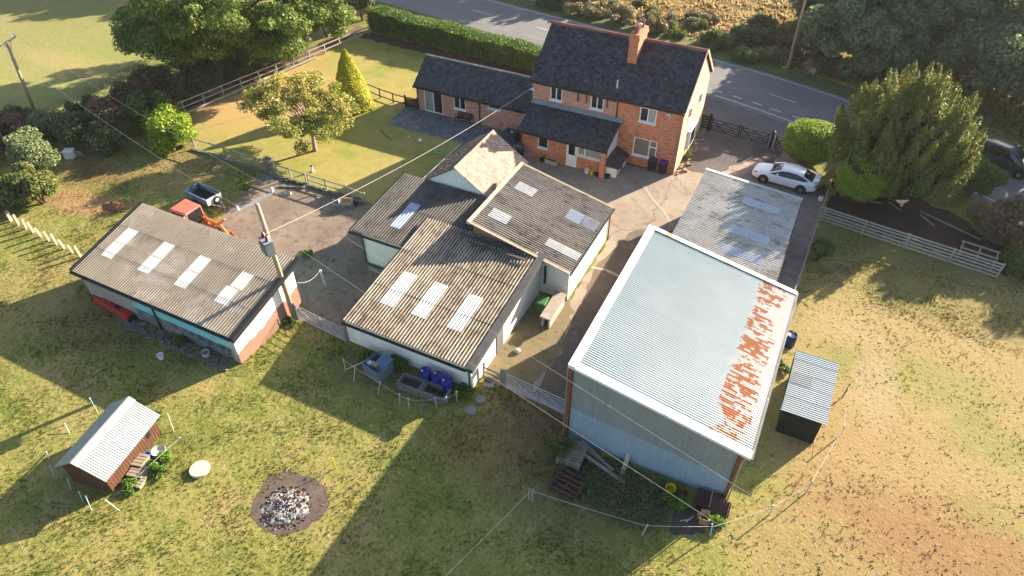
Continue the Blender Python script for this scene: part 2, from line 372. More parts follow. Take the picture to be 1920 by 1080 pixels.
sheet("grass_margin", [(-12.4, 21.2), (-9.6, 21.2), (-9.2, 24.4), (-9.9, 28), (-10.5, 28.9), (-12.4, 28.9)], .011, surf("trodden_margin", (.155,.125,.062), (.21,.16,.095), 1.4, .95, spot=(.06,.05,.025), sscale=2.2, bump=.5), .2, .4, 5)
m_tarmac = concrete_mat("old_tarmac", (.105,.088,.085), (.075,.066,.066), (.15,.12,.11), .25, .5)
sheet("tarmac_apron", [(-8.5, 53.6), (-1.9, 52.9), (-2.3, 50.6), (-4.4, 49.8), (-5.4, 48.0), (-6.6, 46.4), (-8.2, 46.6)], .011, m_tarmac, .22, .5, 6)
m_gravel = surf("pink_gravel", (.25,.20,.18), (.17,.135,.122), 1.2, .95, spot=(.09,.07,.065), sscale=2.0, bump=.8, bscale=26)
sheet("gravel_parking", [(-4.6, 46.8), (-3.6, 49.2), (-1.9, 50.5), (.6, 50.4), (1.9, 48.6), (1.75, 31), (.4, 31), (.4, 42.6), (-5.6, 42.9)], .014, m_gravel, .15, .5, 7)
m_lane = surf("lane_surface", (.155,.115,.085), (.115,.085,.066), .8, .95, spot=(.23,.185,.14), sscale=.9, bump=.5, bscale=18)
sheet("lane", [(-9.4, 21.3), (-6.75, 20.7), (-6.75, 38.6), (-9.3, 37.4), (-10.2, 33), (-9.6, 27.5), (-9.2, 24)], .012, m_lane, .12, .5, 8)
m_strip = surf("concrete_joint", (.38,.32,.26), (.30,.25,.2), 3, .9)
def strip(pts, w, z, name="concrete_strip", mat=None):
    b = MB()
    for p, q in zip(pts[:-1], pts[1:]):
        p, q = Vector((*p, z)), Vector((*q, z)); n = Vector((-(q-p).y, (q-p).x, 0)).normalized()*w/2
        b.quad(p-n, q-n, q+n, p+n)
    return tag(b.build(name, mat or m_strip), kind='structure')
strip([at(*p).xy for p in ((1205, 345), (1222, 372), (1245, 398), (1262, 425))], .22, .017)
strip([at(*p).xy for p in ((1108, 501), (1135, 506), (1165, 520))], .2, .017)
m_patio = Mat("patio_slabs")
bt = m_patio.n("TexBrick", {"Vector": m_patio.n("TexCoord").outputs["UV"], "Color1": (.105,.115,.13), "Color2": (.16,.165,.175), "Mortar": (.05,.05,.052), "Scale": 1.0, "Mortar Size": .012, "Brick Width": .6, "Row Height": .6}, offset=.0)
pc = m_patio.mix(m_patio.rng(m_patio.noise(.8, 5), .4, .65, 0, .7), bt.outputs[0], (.055,.06,.068))
m_patio = m_patio.fin(m_patio.mix(m_patio.rng(m_patio.noise(3, 5), .52, .7, 0, .6), pc, (.25,.25,.25)), .8, bt.outputs[1], -.4, .01)
sheet("patio", [(-33.0, 42.2), (-25.3, 42.3), (-22.9, 41.2), (-20.8, 41.2), (-20.8, 45.7), (-31.9, 45.7), (-33.2, 45.7)], .012, m_patio, .02, 3, 9)
sheet("soil_bed", [(2.3, 45.2), (13.4, 43.4), (14.4, 45.5), (11, 49), (6, 51), (2.4, 51.2)], .006, surf("dry_leaf_litter", (.046,.026,.020), (.034,.021,.017), 1.5, .95, spot=(.10,.055,.035), sscale=2.5, bump=.8), .3, .5, 10)
sheet("hedge_bed", [(-46.5, 58.0), (-19, 57.0), (-19, 55.0), (-46.0, 56.5)], .008, surf("hedge_soil", (.10,.062,.045), (.06,.04,.03), 2, .95, bump=.6), .2, .5, 11)
sheet("fence_bed", [(-50.2, 36.6), (-47.6, 50.6), (-46.9, 58.6), (-48.2, 58.8), (-49.4, 50), (-52.2, 36.2)], .008, surf("fence_soil", (.15,.085,.055), (.09,.055,.04), 1.5, .95, bump=.6), .25, .5, 12)
sheet("burnt_ground", [tuple((at(541, 945) + Vector((1.75*math.cos(a)*(1+.12*math.sin(3*a)), 1.72*math.sin(a)*(1+.1*math.cos(2*a)), 0))).xy) for a in [2*PI*i/24 for i in range(24)]], .006,
      surf("scorched_earth", (.125,.092,.075), (.08,.06,.05), 1.6, .95, spot=(.04,.03,.027), sscale=2.2, bump=.7), .10, .25, 13)
# the road -------------------------------------------------------
RC = [(-110, 80.5), (-60, 71.9), (-41, 68.9), (-31, 67.4), (-20, 65.7), (-12, 64.0), (-6.9, 63.0), (-1, 61.3), (6, 58.9), (13, 56.2), (24, 51.6), (45, 41)]
def smooth_line(P, k=6):
    out = []
    for i in range(len(P)-1):
        p0, p1, p2, p3 = [Vector(P[max(0, min(len(P)-1, i+j))]) for j in (-1, 0, 1, 2)]
        for t in [j/k for j in range(k)]:
            out.append(.5*((2*p1)+(p2-p0)*t+(2*p0-5*p1+4*p2-p3)*t*t+(3*p1-p0-3*p2+p3)*t**3))
    return out+[Vector(P[-1])]
RL = smooth_line(RC)
def off(line, d):
    o = []
    for i, p in enumerate(line):
        t = (line[min(i+1, len(line)-1)]-line[max(0, i-1)]).normalized(); o.append(p+Vector((-t.y, t.x))*d)
    return o
def ribbon(name, line, d0, d1, z, mat):
    A, B_ = off(line, d0), off(line, d1); b = MB(); n = len(line)
    b.add([(*p, z) for p in A]+[(*p, z) for p in B_], [(i, i+1, n+i+1, n+i) for i in range(n-1)])
    return tag(b.build(name, mat), kind='structure')
Mr = Mat("road_tarmac"); pr = Mr.scaled(Mr.pos, (.22, 1, 0)); nr = Mr.noise(.9, 6, .65, pr); nr2 = Mr.noise(22, 3)
cr_ = Mr.mix(Mr.rng(nr, .35, .65), (.130,.128,.130), (.165,.160,.158)); cr_ = Mr.mix(Mr.rng(Mr.noise(.7, 6, .7, pr), .56, .68, 0, .55), cr_, (.23,.215,.20))
m_road = Mr.fin(Mr.mix(Mr.rng(nr2, .4, .75, 0, .5), cr_, (.07,.07,.072)), .85, nr2, .3, .01)
ribbon("verge", RL, 3.7, 6.4, .006, surf("green_verge", (.055,.085,.02), (.085,.11,.025), 1.2, .95, spot=(.16,.13,.045), sscale=.9, bump=.7))
ribbon("near_verge", RL[:30], -6.6, -3.7, .005, surf("hedge_side_verge", (.05,.07,.02), (.09,.10,.03), 1.2, .95, bump=.7))
ribbon("road", RL, -4.1, 4.0, .012, m_road)
sheet("road_entrance", [(-10.5, 53.4), (-1.5, 52.6), (3.6, 51.6), (5.5, 55.8), (-3, 58.9), (-10.2, 60.8), (-11, 58)], .009, concrete_mat("entrance_tarmac", (.125,.115,.118), (.10,.092,.095), (.16,.145,.14), .2, .45), .08, .6, 14)
m_mark = surf("road_paint", (.48,.48,.47), (.38,.38,.37), 2, .7, spot=(.30,.30,.29), sscale=2.5, slo=.58, shi=.7, bump=0)
ribbon("edge_line", RL, 3.45, 3.6, .016, m_mark)
ribbon("edge_line", RL[34:], -3.55, -3.4, .016, m_mark)
def dashes(line, d, s0, on, gap, w, n, name):
    acc = 0; pts = off(line, d); cum = [0]
    for a, b in zip(pts[:-1], pts[1:]): cum.append(cum[-1]+(b-a).length)
    def P(s):
        for i in range(len(pts)-1):
            if cum[i] <= s <= cum[i+1]: return pts[i].lerp(pts[i+1], (s-cum[i])/(cum[i+1]-cum[i]))
        return pts[-1]
    b = MB()
    for k in range(n):
        p, q = P(s0+k*(on+gap)), P(s0+k*(on+gap)+on)
        if (q-p).length < .1: continue
        m = Vector((-(q-p).y, (q-p).x)).normalized()*w/2
        b.quad((*(p-m), .0165), (*(q-m), .0165), (*(q+m), .0165), (*(p+m), .0165))
    return tag(b.build(name, m_mark), kind='structure')
dashes(RL, 0, 2.2, 2.6, 6.1, .13, 18, "centre_line")
dashes(RL, -2.55, 100.3, .9, 1.0, .16, 10, "give_way_line")

# ================================================================ CORRUGATED SHEET ROOFS
class Roof:
    """corrugated slope: corner p, across (waves run side by side along it) and down/along vectors"""
    def __init__(s, p, across, along, pitch=.18, amp=.03, laps=3, raise_=.022):
        s.p, s.a, s.l = Vector(p), Vector(across), Vector(along); s.n = s.a.cross(s.l).normalized()
        if s.n.z < 0: s.n = -s.n
        s.W = s.a.length; s.pitch, s.amp, s.laps, s.r = pitch, amp, laps, raise_
    def pt(s, u, t, o=0.0):
        k = t*s.laps; lap = (k-math.floor(k)) if t < 1 else 1.0
        return s.p + s.a*u + s.l*t + s.n*(s.amp*math.sin(2*PI*u*s.W/s.pitch) + o)
    def patch(s, b, u0=0, u1=1, t0=0, t1=1, o=0.0, seg=6, sag=0.0):
        rows = sorted(set([t0, t1]+[k/s.laps for k in range(1, s.laps) if t0 < k/s.laps < t1]))
        nu = max(2, int((u1-u0)*s.W/s.pitch*seg)); b.smooth = True
        for a, c in zip(rows[:-1], rows[1:]):
            vs = []
            lo = int(a*s.laps+1e-6)
            for t in (a, c):
                fr = t*s.laps-lo
                for i in range(nu+1):
                    u = u0+(u1-u0)*i/nu
                    w = sag*math.sin(u*17.3+lo*2.1)*math.sin(t*9+u*5)
                    vs.append(s.pt(u, t, o + s.r*fr + w))
            for j in range(2):
                for i in range(nu+1): b.val[len(b.v)+j*(nu+1)+i] = .5-.5*math.sin(2*PI*(u0+(u1-u0)*i/nu)*s.W/s.pitch)
            b.add(vs, [(i, i+1, nu+2+i, nu+1+i) for i in range(nu)])
        b.smooth = False
        return b
def fix_normals(o):
    import bmesh
    bm = bmesh.new(); bm.from_mesh(o.data)
    for f in bm.faces:
        if f.normal.z < 0: f.normal_flip()
    bm.to_mesh(o.data); bm.free(); return o
def make_roof(rf, name, mat, parent, skylights=(), skymat=None, label=None, sag=.006, seg=6, thick=.016):
    b = MB(); rf.patch(b, sag=sag, seg=seg); o = fix_normals(b.build(name, mat, parent, solid=thick))
    for i, (u0, u1, t0, t1) in enumerate(skylights):
        # whole corrugations only, as the sheets are laid
        k = rf.pitch/rf.W; u0, u1 = round(u0/k)*k, round(u1/k)*k
        bb = MB(); rf.patch(bb, u0, u1, t0, t1, o=.016, seg=seg); s_ = fix_normals(bb.build("rooflight", skymat[i] if isinstance(skymat, list) else skymat, parent))
    return o
m_sky_w = surf("white_rooflight", (.72,.70,.66), (.60,.58,.53), 1.6, .5, bump=.03, spot=(.36,.32,.25), sscale=2.0, slo=.54, shi=.76)
m_sky_g = surf("grey_rooflight", (.36,.37,.37), (.28,.29,.30), 1.8, .4, bump=.03, spot=(.15,.15,.14), sscale=2, slo=.56, shi=.7)
m_sky_b = surf("clear_rooflight", (.40,.44,.50), (.46,.49,.54), 1.2, .35, bump=.03, spot=(.47,.48,.52), sscale=.8, slo=.5, shi=.7)
m_sky_d = surf("shade_blue_rooflight", (.30,.37,.50), (.24,.31,.43), 2, .4, bump=.03)  # rooflight colour darkened and blued for the shade it lies in
m_corr_left = corr_mat("cement_sheet_tan", (.32,.275,.215), (.27,.23,.18), (.085,.066,.043), .62, .76, streak=(1.6, .5, 1), patch=(.40,.36,.30), valley_dark=.5)
m_corr_front = corr_mat("cement_sheet_mossy", (.42,.365,.29), (.34,.285,.22), (.10,.068,.045), .53, .70, streak=(1.8, .55, 1), valley_dark=1.0)
m_corr_dark = corr_mat("cement_sheet_shade_dark", (.15,.14,.13), (.10,.095,.09), (.05,.04,.035), .55, .72, streak=(1.8, .6, 1), valley_dark=.85)  # base darkened to stand in for the gable's cast shadow, besides black moss
m_corr_mid = corr_mat("cement_sheet_banded", (.38,.33,.28), (.29,.25,.205), (.085,.06,.048), .56, .70, streak=(.5, 1.6, 1), valley_dark=.9)
m_corr_lean = corr_mat("cement_sheet_pale", (.58,.55,.49), (.50,.47,.41), (.12,.105,.085), .57, .72, streak=(.6, 1.7, 1), patch=(.64,.62,.58), valley_dark=.75)
m_tin = corr_mat("bright_tin", (.24,.25,.255), (.21,.225,.235), (.15,.16,.16), .6, .8, .42, spec=.5)
m_tin_blue = corr_mat("pale_blue_tin", (.30,.335,.345), (.265,.305,.315), (.21,.24,.25), .62, .8, .42, spec=.5)

def mono_walls(x0, x1, y0, y1, h):
    """h: heights at (x0,y0),(x1,y0),(x1,y1),(x0,y1)"""
    b = MB(); c = [(x0, y0), (x1, y0), (x1, y1), (x0, y1)]
    return b.hexa([(*p, -.1) for p in c], [(*p, z) for p, z in zip(c, h)])
def wear_wall(b, x0, x1, y, z0, z1, segs, mat_i): pass

# ---- long livestock shed, left ---------------------------------
t = thing("livestock_shed", "long low shed with tan corrugated roof, four pairs of white rooflights and flaking turquoise wall", "shed", (-30.6, 15.9, 0))
def W(o, t): o.matrix_parent_inverse = t.matrix_basis.inverted(); return o
def wall_left():
    M = Mat("flaking_turquoise_wall"); p = M.pos; sp = M.n("SeparateXYZ", {0: p}); x, y, z = sp.outputs
    n1 = M.noise(.8, 6, .7); n2 = M.noise(2.4, 6, .7)
    col = M.mix(M.rng(n1, .4, .6), (.34,.285,.25), (.28,.235,.21))
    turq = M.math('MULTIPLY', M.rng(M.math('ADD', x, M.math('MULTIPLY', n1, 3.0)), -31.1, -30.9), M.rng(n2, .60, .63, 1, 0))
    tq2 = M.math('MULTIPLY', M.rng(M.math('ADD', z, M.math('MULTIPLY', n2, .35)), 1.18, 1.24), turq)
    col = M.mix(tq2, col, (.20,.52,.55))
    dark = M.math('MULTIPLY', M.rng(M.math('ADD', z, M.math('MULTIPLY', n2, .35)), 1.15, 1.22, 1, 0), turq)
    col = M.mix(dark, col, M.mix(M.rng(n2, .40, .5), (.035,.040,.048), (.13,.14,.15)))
    col = M.mix(M.rng(M.math('ABSOLUTE', M.math('SUBTRACT', x, -24.95), 0), .0, .35, 1, 0), col, (.42,.36,.32))
    return M.fin(col, .9, n2, .3, .02)
def wall_left_end():
    M = Mat("flaking_white_on_brick"); p = M.pos; sp = M.n("SeparateXYZ", {0: p}); z = sp.outputs[2]; y = sp.outputs[1]
    bt = M.n("TexBrick", {"Vector": M.n("TexCoord").outputs["UV"], "Color1": (.30,.12,.075), "Color2": (.22,.085,.055), "Mortar": (.33,.25,.19), "Scale": 1.0, "Mortar Size": .012, "Brick Width": .235, "Row Height": .08})
    n1 = M.noise(.75, 5, .6)
    edge = M.math('ADD', M.math('SUBTRACT', z, M.math('MULTIPLY', M.math('SUBTRACT', y, 16), .16)), M.math('MULTIPLY', n1, 1.1))
    wm = M.rng(edge, 1.30, 1.34)
    return M.fin(M.mix(wm, bt.outputs[0], (.78,.74,.70)), .9, bt.outputs[1], -.3, .01)
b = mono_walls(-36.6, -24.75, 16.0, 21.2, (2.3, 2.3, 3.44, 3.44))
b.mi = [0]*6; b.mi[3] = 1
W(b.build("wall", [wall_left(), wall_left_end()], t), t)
RFL = Roof((-37.0, 21.5, 3.60), (12.6, 0, 0), (0, -5.72, -1.26), .18, .026, 3)
ul = lambda x: (x+37.0)/12.6
tl = lambda y: (21.5-y)/5.72
sk = []
for x in (-36.05, -33.0, -30.2, -27.0):
    sk += [(ul(x), ul(x+.9), tl(19.6), tl(18.5)), (ul(x-.05), ul(x+.85), tl(18.45), tl(17.35))]
W_ = lambda ob: W(ob, t)
for o in [make_roof(RFL, "roof", m_corr_left, t, sk, m_sky_w)]: pass
b = MB(); b.slab((-37.06, 21.55, 3.67), (-36.86, 21.55, 3.67), (-36.86, 15.75, 2.40), (-37.06, 15.75, 2.40), -.10); b.build("verge_flashing", m_gutter, t)
b = MB(); b.hexa([(-24.55, 15.72, 2.10), (-24.28, 15.72, 2.10), (-24.28, 21.55, 3.42), (-24.55, 21.55, 3.42)], [(-24.55, 15.72, 2.42), (-24.28, 15.72, 2.42), (-24.28, 21.55, 3.70), (-24.55, 21.55, 3.70)]); b.build("verge_flashing", m_gutter, t)
b = MB(); b.box(-37.0, -24.56, 15.66, 15.80, 2.16, 2.28); b.build("gutter", m_gutter, t)
b = MB(); b.tube([(-30.75, 15.78, 2.2), (-30.75, 15.92, 2.0), (-30.75, 15.92, 0.05)], .05); b.build("downpipe", m_gutter, t)
def reparent(t):
    for c in children_of(t):
        if c.matrix_parent_inverse == Matrix.Identity(4): c.matrix_parent_inverse = t.matrix_basis.inverted()
reparent(t)

# ---- front shed with three rooflights --------------------------
t = thing("cream_shed", "cream rendered shed with mossy corrugated roof and three long white rooflights", "shed", (-16.3, 20.1, 0))
b = mono_walls(-20.45, -12.42, 20.1, 28.7, (1.86, 1.86, 2.86, 2.86)); b.build("wall", m_cream, t)
RFF = Roof((-20.35, 28.85, 3.02), (7.85, 0, 0), (0, -9.0, -1.06), .19, .032, 3)
uf = lambda x: (x+20.35)/7.85
tf = lambda y: (28.85-y)/9.0
make_roof(RFF, "roof", m_corr_front, t, [(uf(x), uf(x+.95), tf(24.35), tf(21.75)) for x in (-19.3, -17.05, -14.8)], m_sky_w, sag=.008)
b = MB(); b.hexa([(-12.52, 19.78, 1.72), (-12.12, 19.78, 1.72), (-12.12, 28.9, 2.80), (-12.52, 28.9, 2.80)], [(-12.52, 19.78, 2.02), (-12.12, 19.78, 2.0), (-12.12, 28.9, 3.06), (-12.52, 28.9, 3.08)]); b.build("verge_flashing", m_flash, t)
b = MB(); b.slab((-20.42, 28.9, 3.06), (-20.32, 28.9, 3.06), (-20.32, 19.8, 2.0), (-20.42, 19.8, 2.0), -.04); b.build("verge_flashing", m_gutter, t)
b = MB(); b.box(-20.4, -12.54, 19.70, 19.82, 1.74, 1.86); b.build("gutter", m_gutter, t)
b = MB(); b.tube([(-12.6, 19.76, 1.75), (-12.48, 19.98, 1.55), (-12.48, 20.0, 0.02)], .045); b.build("downpipe", m_gutter, t)
b = MB(); b.box(-12.46, -12.38, 22.95, 23.75, .02, 1.75); b.build("door", surf("grey_door", (.16,.16,.165), (.12,.12,.125), 2, .6), t)
b = MB(); b.box(-17.6, -13.2, 28.2, 28.42, 3.08, 3.13); b.T = Matrix.Translation((0, 0, 0)); b.box(-16.8, -12.9, 27.75, 27.9, 3.04, 3.1)
b.build("loose_flashing", m_flash, t); reparent(t)

# ---- dark roofed shed behind it --------------------------------
t = thing("cream_shed", "cream walled shed under a blackened corrugated roof with one blue rooflight", "shed", (-20.7, 26.4, 0))
b = mono_walls(-23.75, -17.2, 26.42, 32.4, (2.4, 2.4, 2.94, 2.94)); b.build("wall", m_cream, t)
RFD = Roof((-24.4, 32.5, 3.08), (7.2, 0, 0), (0, -6.3, -.56), .19, .034, 2)
ud = lambda x: (x+24.4)/7.2
td = lambda y: (32.5-y)/6.3
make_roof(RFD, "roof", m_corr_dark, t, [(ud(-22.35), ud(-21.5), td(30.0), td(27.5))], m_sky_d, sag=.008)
b = MB(); b.slab((-24.5, 32.5, 3.14), (-24.4, 32.5, 3.14), (-24.4, 26.15, 2.56), (-24.5, 26.15, 2.56), -.04); b.build("verge_flashing", m_gutter, t)
b = MB(); b.box(-24.5, -20.45, 26.02, 26.14, 2.34, 2.46); b.build("gutter", m_gutter, t)
b = MB(); b.tube([(-23.7, 26.1, 2.3), (-23.7, 26.34, 2.1), (-23.7, 26.34, .02)], .045); b.build("downpipe", m_gutter, t); reparent(t)

# ---- gabled outbuilding with clay tiles ------------------------
def tiles(b, p, across, down, tw, th, lift=.02, jit=.006, stagger=True, gap=.008):
    """rows of separate flat tiles from the ridge down; p is the ridge end"""
    p, a, d = Vector(p), Vector(across), Vector(down); n = a.cross(d).normalized()
    if n.z < 0: n = -n
    A, D = a.length, d.length; ea, ed = a/A, d/D; rows = int(round(D/th)); th = D/rows; cols = int(round(A/tw)); tw = A/cols
    for r in range(rows):
        o = (.5*tw if (r % 2 and stagger) else 0)
        for c in range(-1 if o else 0, cols):
            x0, x1 = max(0, c*tw+o+gap), min(A, (c+1)*tw+o-gap)
            if x1-x0 < .03: continue
            j = random.gauss(0, jit); k = random.gauss(0, jit); sl_ = random.gauss(0, jit*1.2)
            q = [p+ea*x0+ed*(r*th)+n*(.004+j*.3), p+ea*x1+ed*(r*th)+n*(.004+j*.3), p+ea*x1+ed*((r+1)*th+.02+sl_)+n*(lift+j), p+ea*x0+ed*((r+1)*th+.02+sl_)+n*(lift+k)]
            q2 = [v-n*.018 for v in q]
            if ea.cross(ed).dot(n) > 0: b.add(q+q2, [(0,1,2,3), (3,2,6,7), (0,3,7,4), (2,1,5,6)])
            else: b.add(q+q2, [(3,2,1,0), (7,6,2,3), (4,7,3,0), (6,5,1,2)])
    return b
m_clay = surf("pale_clay_tile", (.42,.30,.235), (.36,.255,.20), 1.1, .85, island=.3, spot=(.25,.175,.14), sscale=1.6, slo=.56, shi=.72, bump=.2)
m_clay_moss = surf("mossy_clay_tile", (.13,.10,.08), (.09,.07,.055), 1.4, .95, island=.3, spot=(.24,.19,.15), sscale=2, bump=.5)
m_slate = surf("purple_slate", (.062,.052,.066), (.040,.037,.047), 1.0, .62, island=.6, spot=(.17,.155,.17), sscale=2.6, slo=.58, shi=.74, bump=.15, spec=.35)
m_slate_new = surf("charcoal_roof_tile", (.075,.078,.085), (.056,.06,.066), 1.3, .68, island=.42, spot=(.12,.125,.13), sscale=2.2, slo=.6, shi=.75, bump=.15, spec=.3)
m_ridge = surf("red_ridge_tile", (.27,.105,.075), (.20,.075,.055), 2, .85, island=.25, spot=(.10,.06,.05), sscale=2.5)
m_ridge_dark = surf("dark_ridge_tile", (.10,.095,.095), (.20,.17,.15), 2, .85, island=.25)
def gable_walls(x0, x1, y0, y1, ze, zr, axis='x'):
    b = MB()
    if axis == 'x':  # ridge runs along x
        ym = (y0+y1)/2; v = [(x0,y0,-.1),(x1,y0,-.1),(x1,y1,-.1),(x0,y1,-.1),(x0,y0,ze),(x1,y0,ze),(x1,y1,ze),(x0,y1,ze),(x0,ym,zr),(x1,ym,zr)]
        return b.add(v, [(0,1,5,4), (2,3,7,6), (1,2,6,9,5), (3,0,4,8,7)])
    xm = (x0+x1)/2; v = [(x0,y0,-.1),(x1,y0,-.1),(x1,y1,-.1),(x0,y1,-.1),(x0,y0,ze),(x1,y0,ze),(x1,y1,ze),(x0,y1,ze),(xm,y0,zr),(xm,y1,zr)]
    return b.add(v, [(0,1,5,8,4), (2,3,7,9,6), (1,2,6,5), (3,0,4,7)])
t = thing("tiled_outbuilding", "gabled outbuilding with pink clay tiles and a pale green end wall", "outbuilding", (-20.4, 32.6, 0))
gable_walls(-22.95, -17.85, 32.62, 37.9, 2.82, 4.5, 'y').build("wall", surf("pale_green_render", (.73,.76,.69), (.68,.71,.65), .8, .9, bump=.2), t)
b = MB(); tiles(b, (-20.4, 32.5, 4.58), (0, 5.5, 0), (2.75, 0, -1.81), .19, .2, .025, .008); b.quad((-20.4, 32.5, 4.54), (-17.65, 32.5, 2.73), (-17.65, 38, 2.73), (-20.4, 38, 4.54)); b.build("roof", m_clay, t)
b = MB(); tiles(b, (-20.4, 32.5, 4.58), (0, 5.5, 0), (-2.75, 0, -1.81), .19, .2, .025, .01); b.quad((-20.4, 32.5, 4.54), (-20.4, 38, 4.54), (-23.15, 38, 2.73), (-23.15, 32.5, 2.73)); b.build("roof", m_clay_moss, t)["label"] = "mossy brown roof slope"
b = MB()
for i in range(12):
    y = 32.48+i*.46; b.tube([(-20.4, y, 4.56), (-20.4, y+.44, 4.56)], .11, 10)
b.build("ridge", m_clay, t)
b = MB(); b.box(-23.25, -23.13, 32.5, 38, 2.62, 2.74); b.build("gutter", m_white, t); reparent(t)

# ---- workshop with banded roof ---------------------------------
t = thing("workshop", "white walled workshop, its banded corrugated roof falling to the lane, with patchy rooflights", "workshop", (-13.7, 28.9, 0))
mb_brick = brick_mat("old_red_brick", (.36,.135,.07), (.28,.10,.055), (.36,.29,.23), (.10,.05,.04), .6)
b = mono_walls(-17.0, -10.6, 28.85, 35.5, (3.86, 2.38, 2.38, 3.86)); b.mi = [0]*6; b.mi[5] = 1; b.build("wall", [m_cream, mb_brick], t)
b = MB(); b.add([(-17.0, 28.82, 2.2), (-12.6, 28.82, 2.2), (-12.6, 28.82, 2.80), (-17.0, 28.82, 3.80)], [(0, 1, 2, 3)]); b.build("brick_panel", mb_brick, t)
RFM = Roof((-17.05, 28.45, 4.0), (0, 7.35, 0), (6.65, 0, -1.54), .18, .03, 3)
um = lambda y: (y-28.45)/7.35
tm = lambda x: (x+17.05)/6.65
make_roof(RFM, "roof", m_corr_mid, t, [(um(33.05), um(33.95), tm(-16.4), tm(-15.1)), (um(29.75), um(30.6), tm(-16.5), tm(-15.25)), (um(32.85), um(33.85), tm(-12.65), tm(-11.65)), (um(32.85), um(33.85), tm(-11.6), tm(-10.6)), (um(29.65), um(30.5), tm(-12.65), tm(-10.5))], [m_sky_w, m_sky_w, m_sky_b, m_sky_g, m_sky_w], sag=.008)
for x in (-14.8, -12.2):
    pass
b = MB(); b.box(-17.22, -17.0, 28.4, 35.9, 3.90, 4.09); b.build("parapet_coping", surf("sandy_coping", (.52,.44,.34), (.42,.35,.27), 3, .9), t)
b = MB(); b.slab((-17.0, 28.36, 4.06), (-17.0, 28.56, 4.06), (-10.42, 28.56, 2.54), (-10.42, 28.36, 2.54), -.05)
b.build("verge_flashing", surf("dirty_verge", (.34,.29,.23), (.22,.18,.14), 3, .9), t)
b = MB(); b.slab((-17.0, 35.75, 4.04), (-17.0, 35.9, 4.04), (-10.42, 35.9, 2.52), (-10.42, 35.75, 2.52), -.05)
b.build("verge_flashing", surf("mossy_verge", (.30,.25,.17), (.20,.17,.11), 3, .9, spot=(.42,.30,.06), sscale=4, slo=.6, shi=.7), t)
b = MB(); b.box(-10.42, -10.32, 28.4, 35.85, 2.36, 2.46); b.build("gutter", m_gutter, t)
b = MB(); b.tube([(-10.4, 35.7, 2.36), (-10.52, 35.6, 2.1), (-10.52, 35.6, .02)], .04); b.build("downpipe", m_gutter, t)
b = MB(); b.tube([(-12.1, 28.72, .9), (-12.1, 28.72, 2.2)], .075); b.build("drainpipe", surf("green_black_pipe", (.015,.022,.02), None, 2, .5), t); reparent(t)

# ---- big barn --------------------------------------------------
t = thing("barn", "tall tin barn with pale blue sheet roof streaked orange with rust near its eave", "barn", (-2.7, 19.5, 0))
m_barn_lo = corr_mat("blue_grey_cladding", (.27,.345,.41), (.225,.295,.36), (.33,.40,.46), .55, .72, .5, streak=(2.2, 1, .3), spec=.4)
m_barn_hi = corr_mat("old_grey_cladding", (.235,.255,.255), (.20,.22,.225), (.28,.30,.30), .56, .72, .55, streak=(2.2, 1, .3), spec=.35)
def vclad(b, p, a, z0, za, zb, pitch=.12, amp=.014, nrm=(0, -1, 0), seg=5):
    """upright corrugated cladding from p along a; sloping top za..zb"""
    p, a, nrm = Vector(p), Vector(a), Vector(nrm); n = int(a.length/pitch*seg); vs = []; b.smooth = True
    for row in (0, 1):
        for i in range(n+1):
            u = i/n; q = p+a*u+nrm*(amp*math.sin(2*PI*u*a.length/pitch)); vs.append((q.x, q.y, z0 if row == 0 else za+(zb-za)*u))
    b.add(vs, [(i, i+1, n+2+i, n+1+i) for i in range(n)]); b.smooth = False
b = mono_walls(-6.62, 1.14, 19.62, 30.9, (5.3, 3.74, 3.74, 5.3)); b.build("frame", m_galv_dull, t)
b = MB(); vclad(b, (-6.62, 19.58, 0), (7.76, 0, 0), 0, 2.45, 1.75); b.build("cladding", m_barn_lo, t)
b = MB(); vclad(b, (-6.62, 19.55, 0), (7.76, 0, 0), 2.40, 5.30, 3.74); s_ = b.build("cladding", m_barn_hi, t)
me = s_.data
for v in me.vertices:   # lower edge of the upper sheets follows the slope of the joint
    if v.co.z < 2.45: v.co.z = 2.40 - .09*(v.co.x+6.62)
b = MB(); vclad(b, (1.18, 19.62, 0), (0, 11.28, 0), 0, 3.74, 3.74, nrm=(1, 0, 0)); b.build("cladding", m_barn_lo, t)
b = MB(); vclad(b, (-6.66, 30.9, 0), (0, -11.28, 0), 0, 5.3, 5.3, nrm=(-1, 0, 0)); b.build("cladding", m_barn_lo, t)
for x, z in ((-6.72, 5.3), (1.22, 3.7)):
    b = MB(); b.box(x-.07, x+.07, 19.44, 19.58, 0, z); b.build("corner_post", m_rust, t)
b = MB(); b.tube([(-6.86, 19.42, 5.2), (-6.86, 19.46, .1)], .035); b.build("downpipe", m_galv, t)
b = MB(); b.tube([(1.46, 19.5, 3.62), (1.36, 19.42, 3.3), (1.36, 19.42, .1)], .035); b.build("downpipe", m_galv, t)
RFB = Roof((-6.55, 19.52, 5.40), (0, 11.5, 0), (8.12, 0, -1.60), .135, .016, 6, .012)
make_roof(RFB, "roof", barn_roof_mat(), t, sag=.003)
mw = surf("white_barge_flashing", (.74,.72,.68), (.66,.64,.60), 2, .5, spot=(.46,.15,.05), sscale=1.1, slo=.66, shi=.70, bump=.05)
b = MB(); b.hexa([(-6.85, 19.38, 5.33), (1.62, 19.38, 3.66), (1.62, 19.5, 3.66), (-6.85, 19.5, 5.33)], [(-6.85, 19.38, 5.48), (1.62, 19.38, 3.81), (1.62, 19.78, 3.85), (-6.85, 19.78, 5.50)]); b.build("verge_flashing", mw, t)
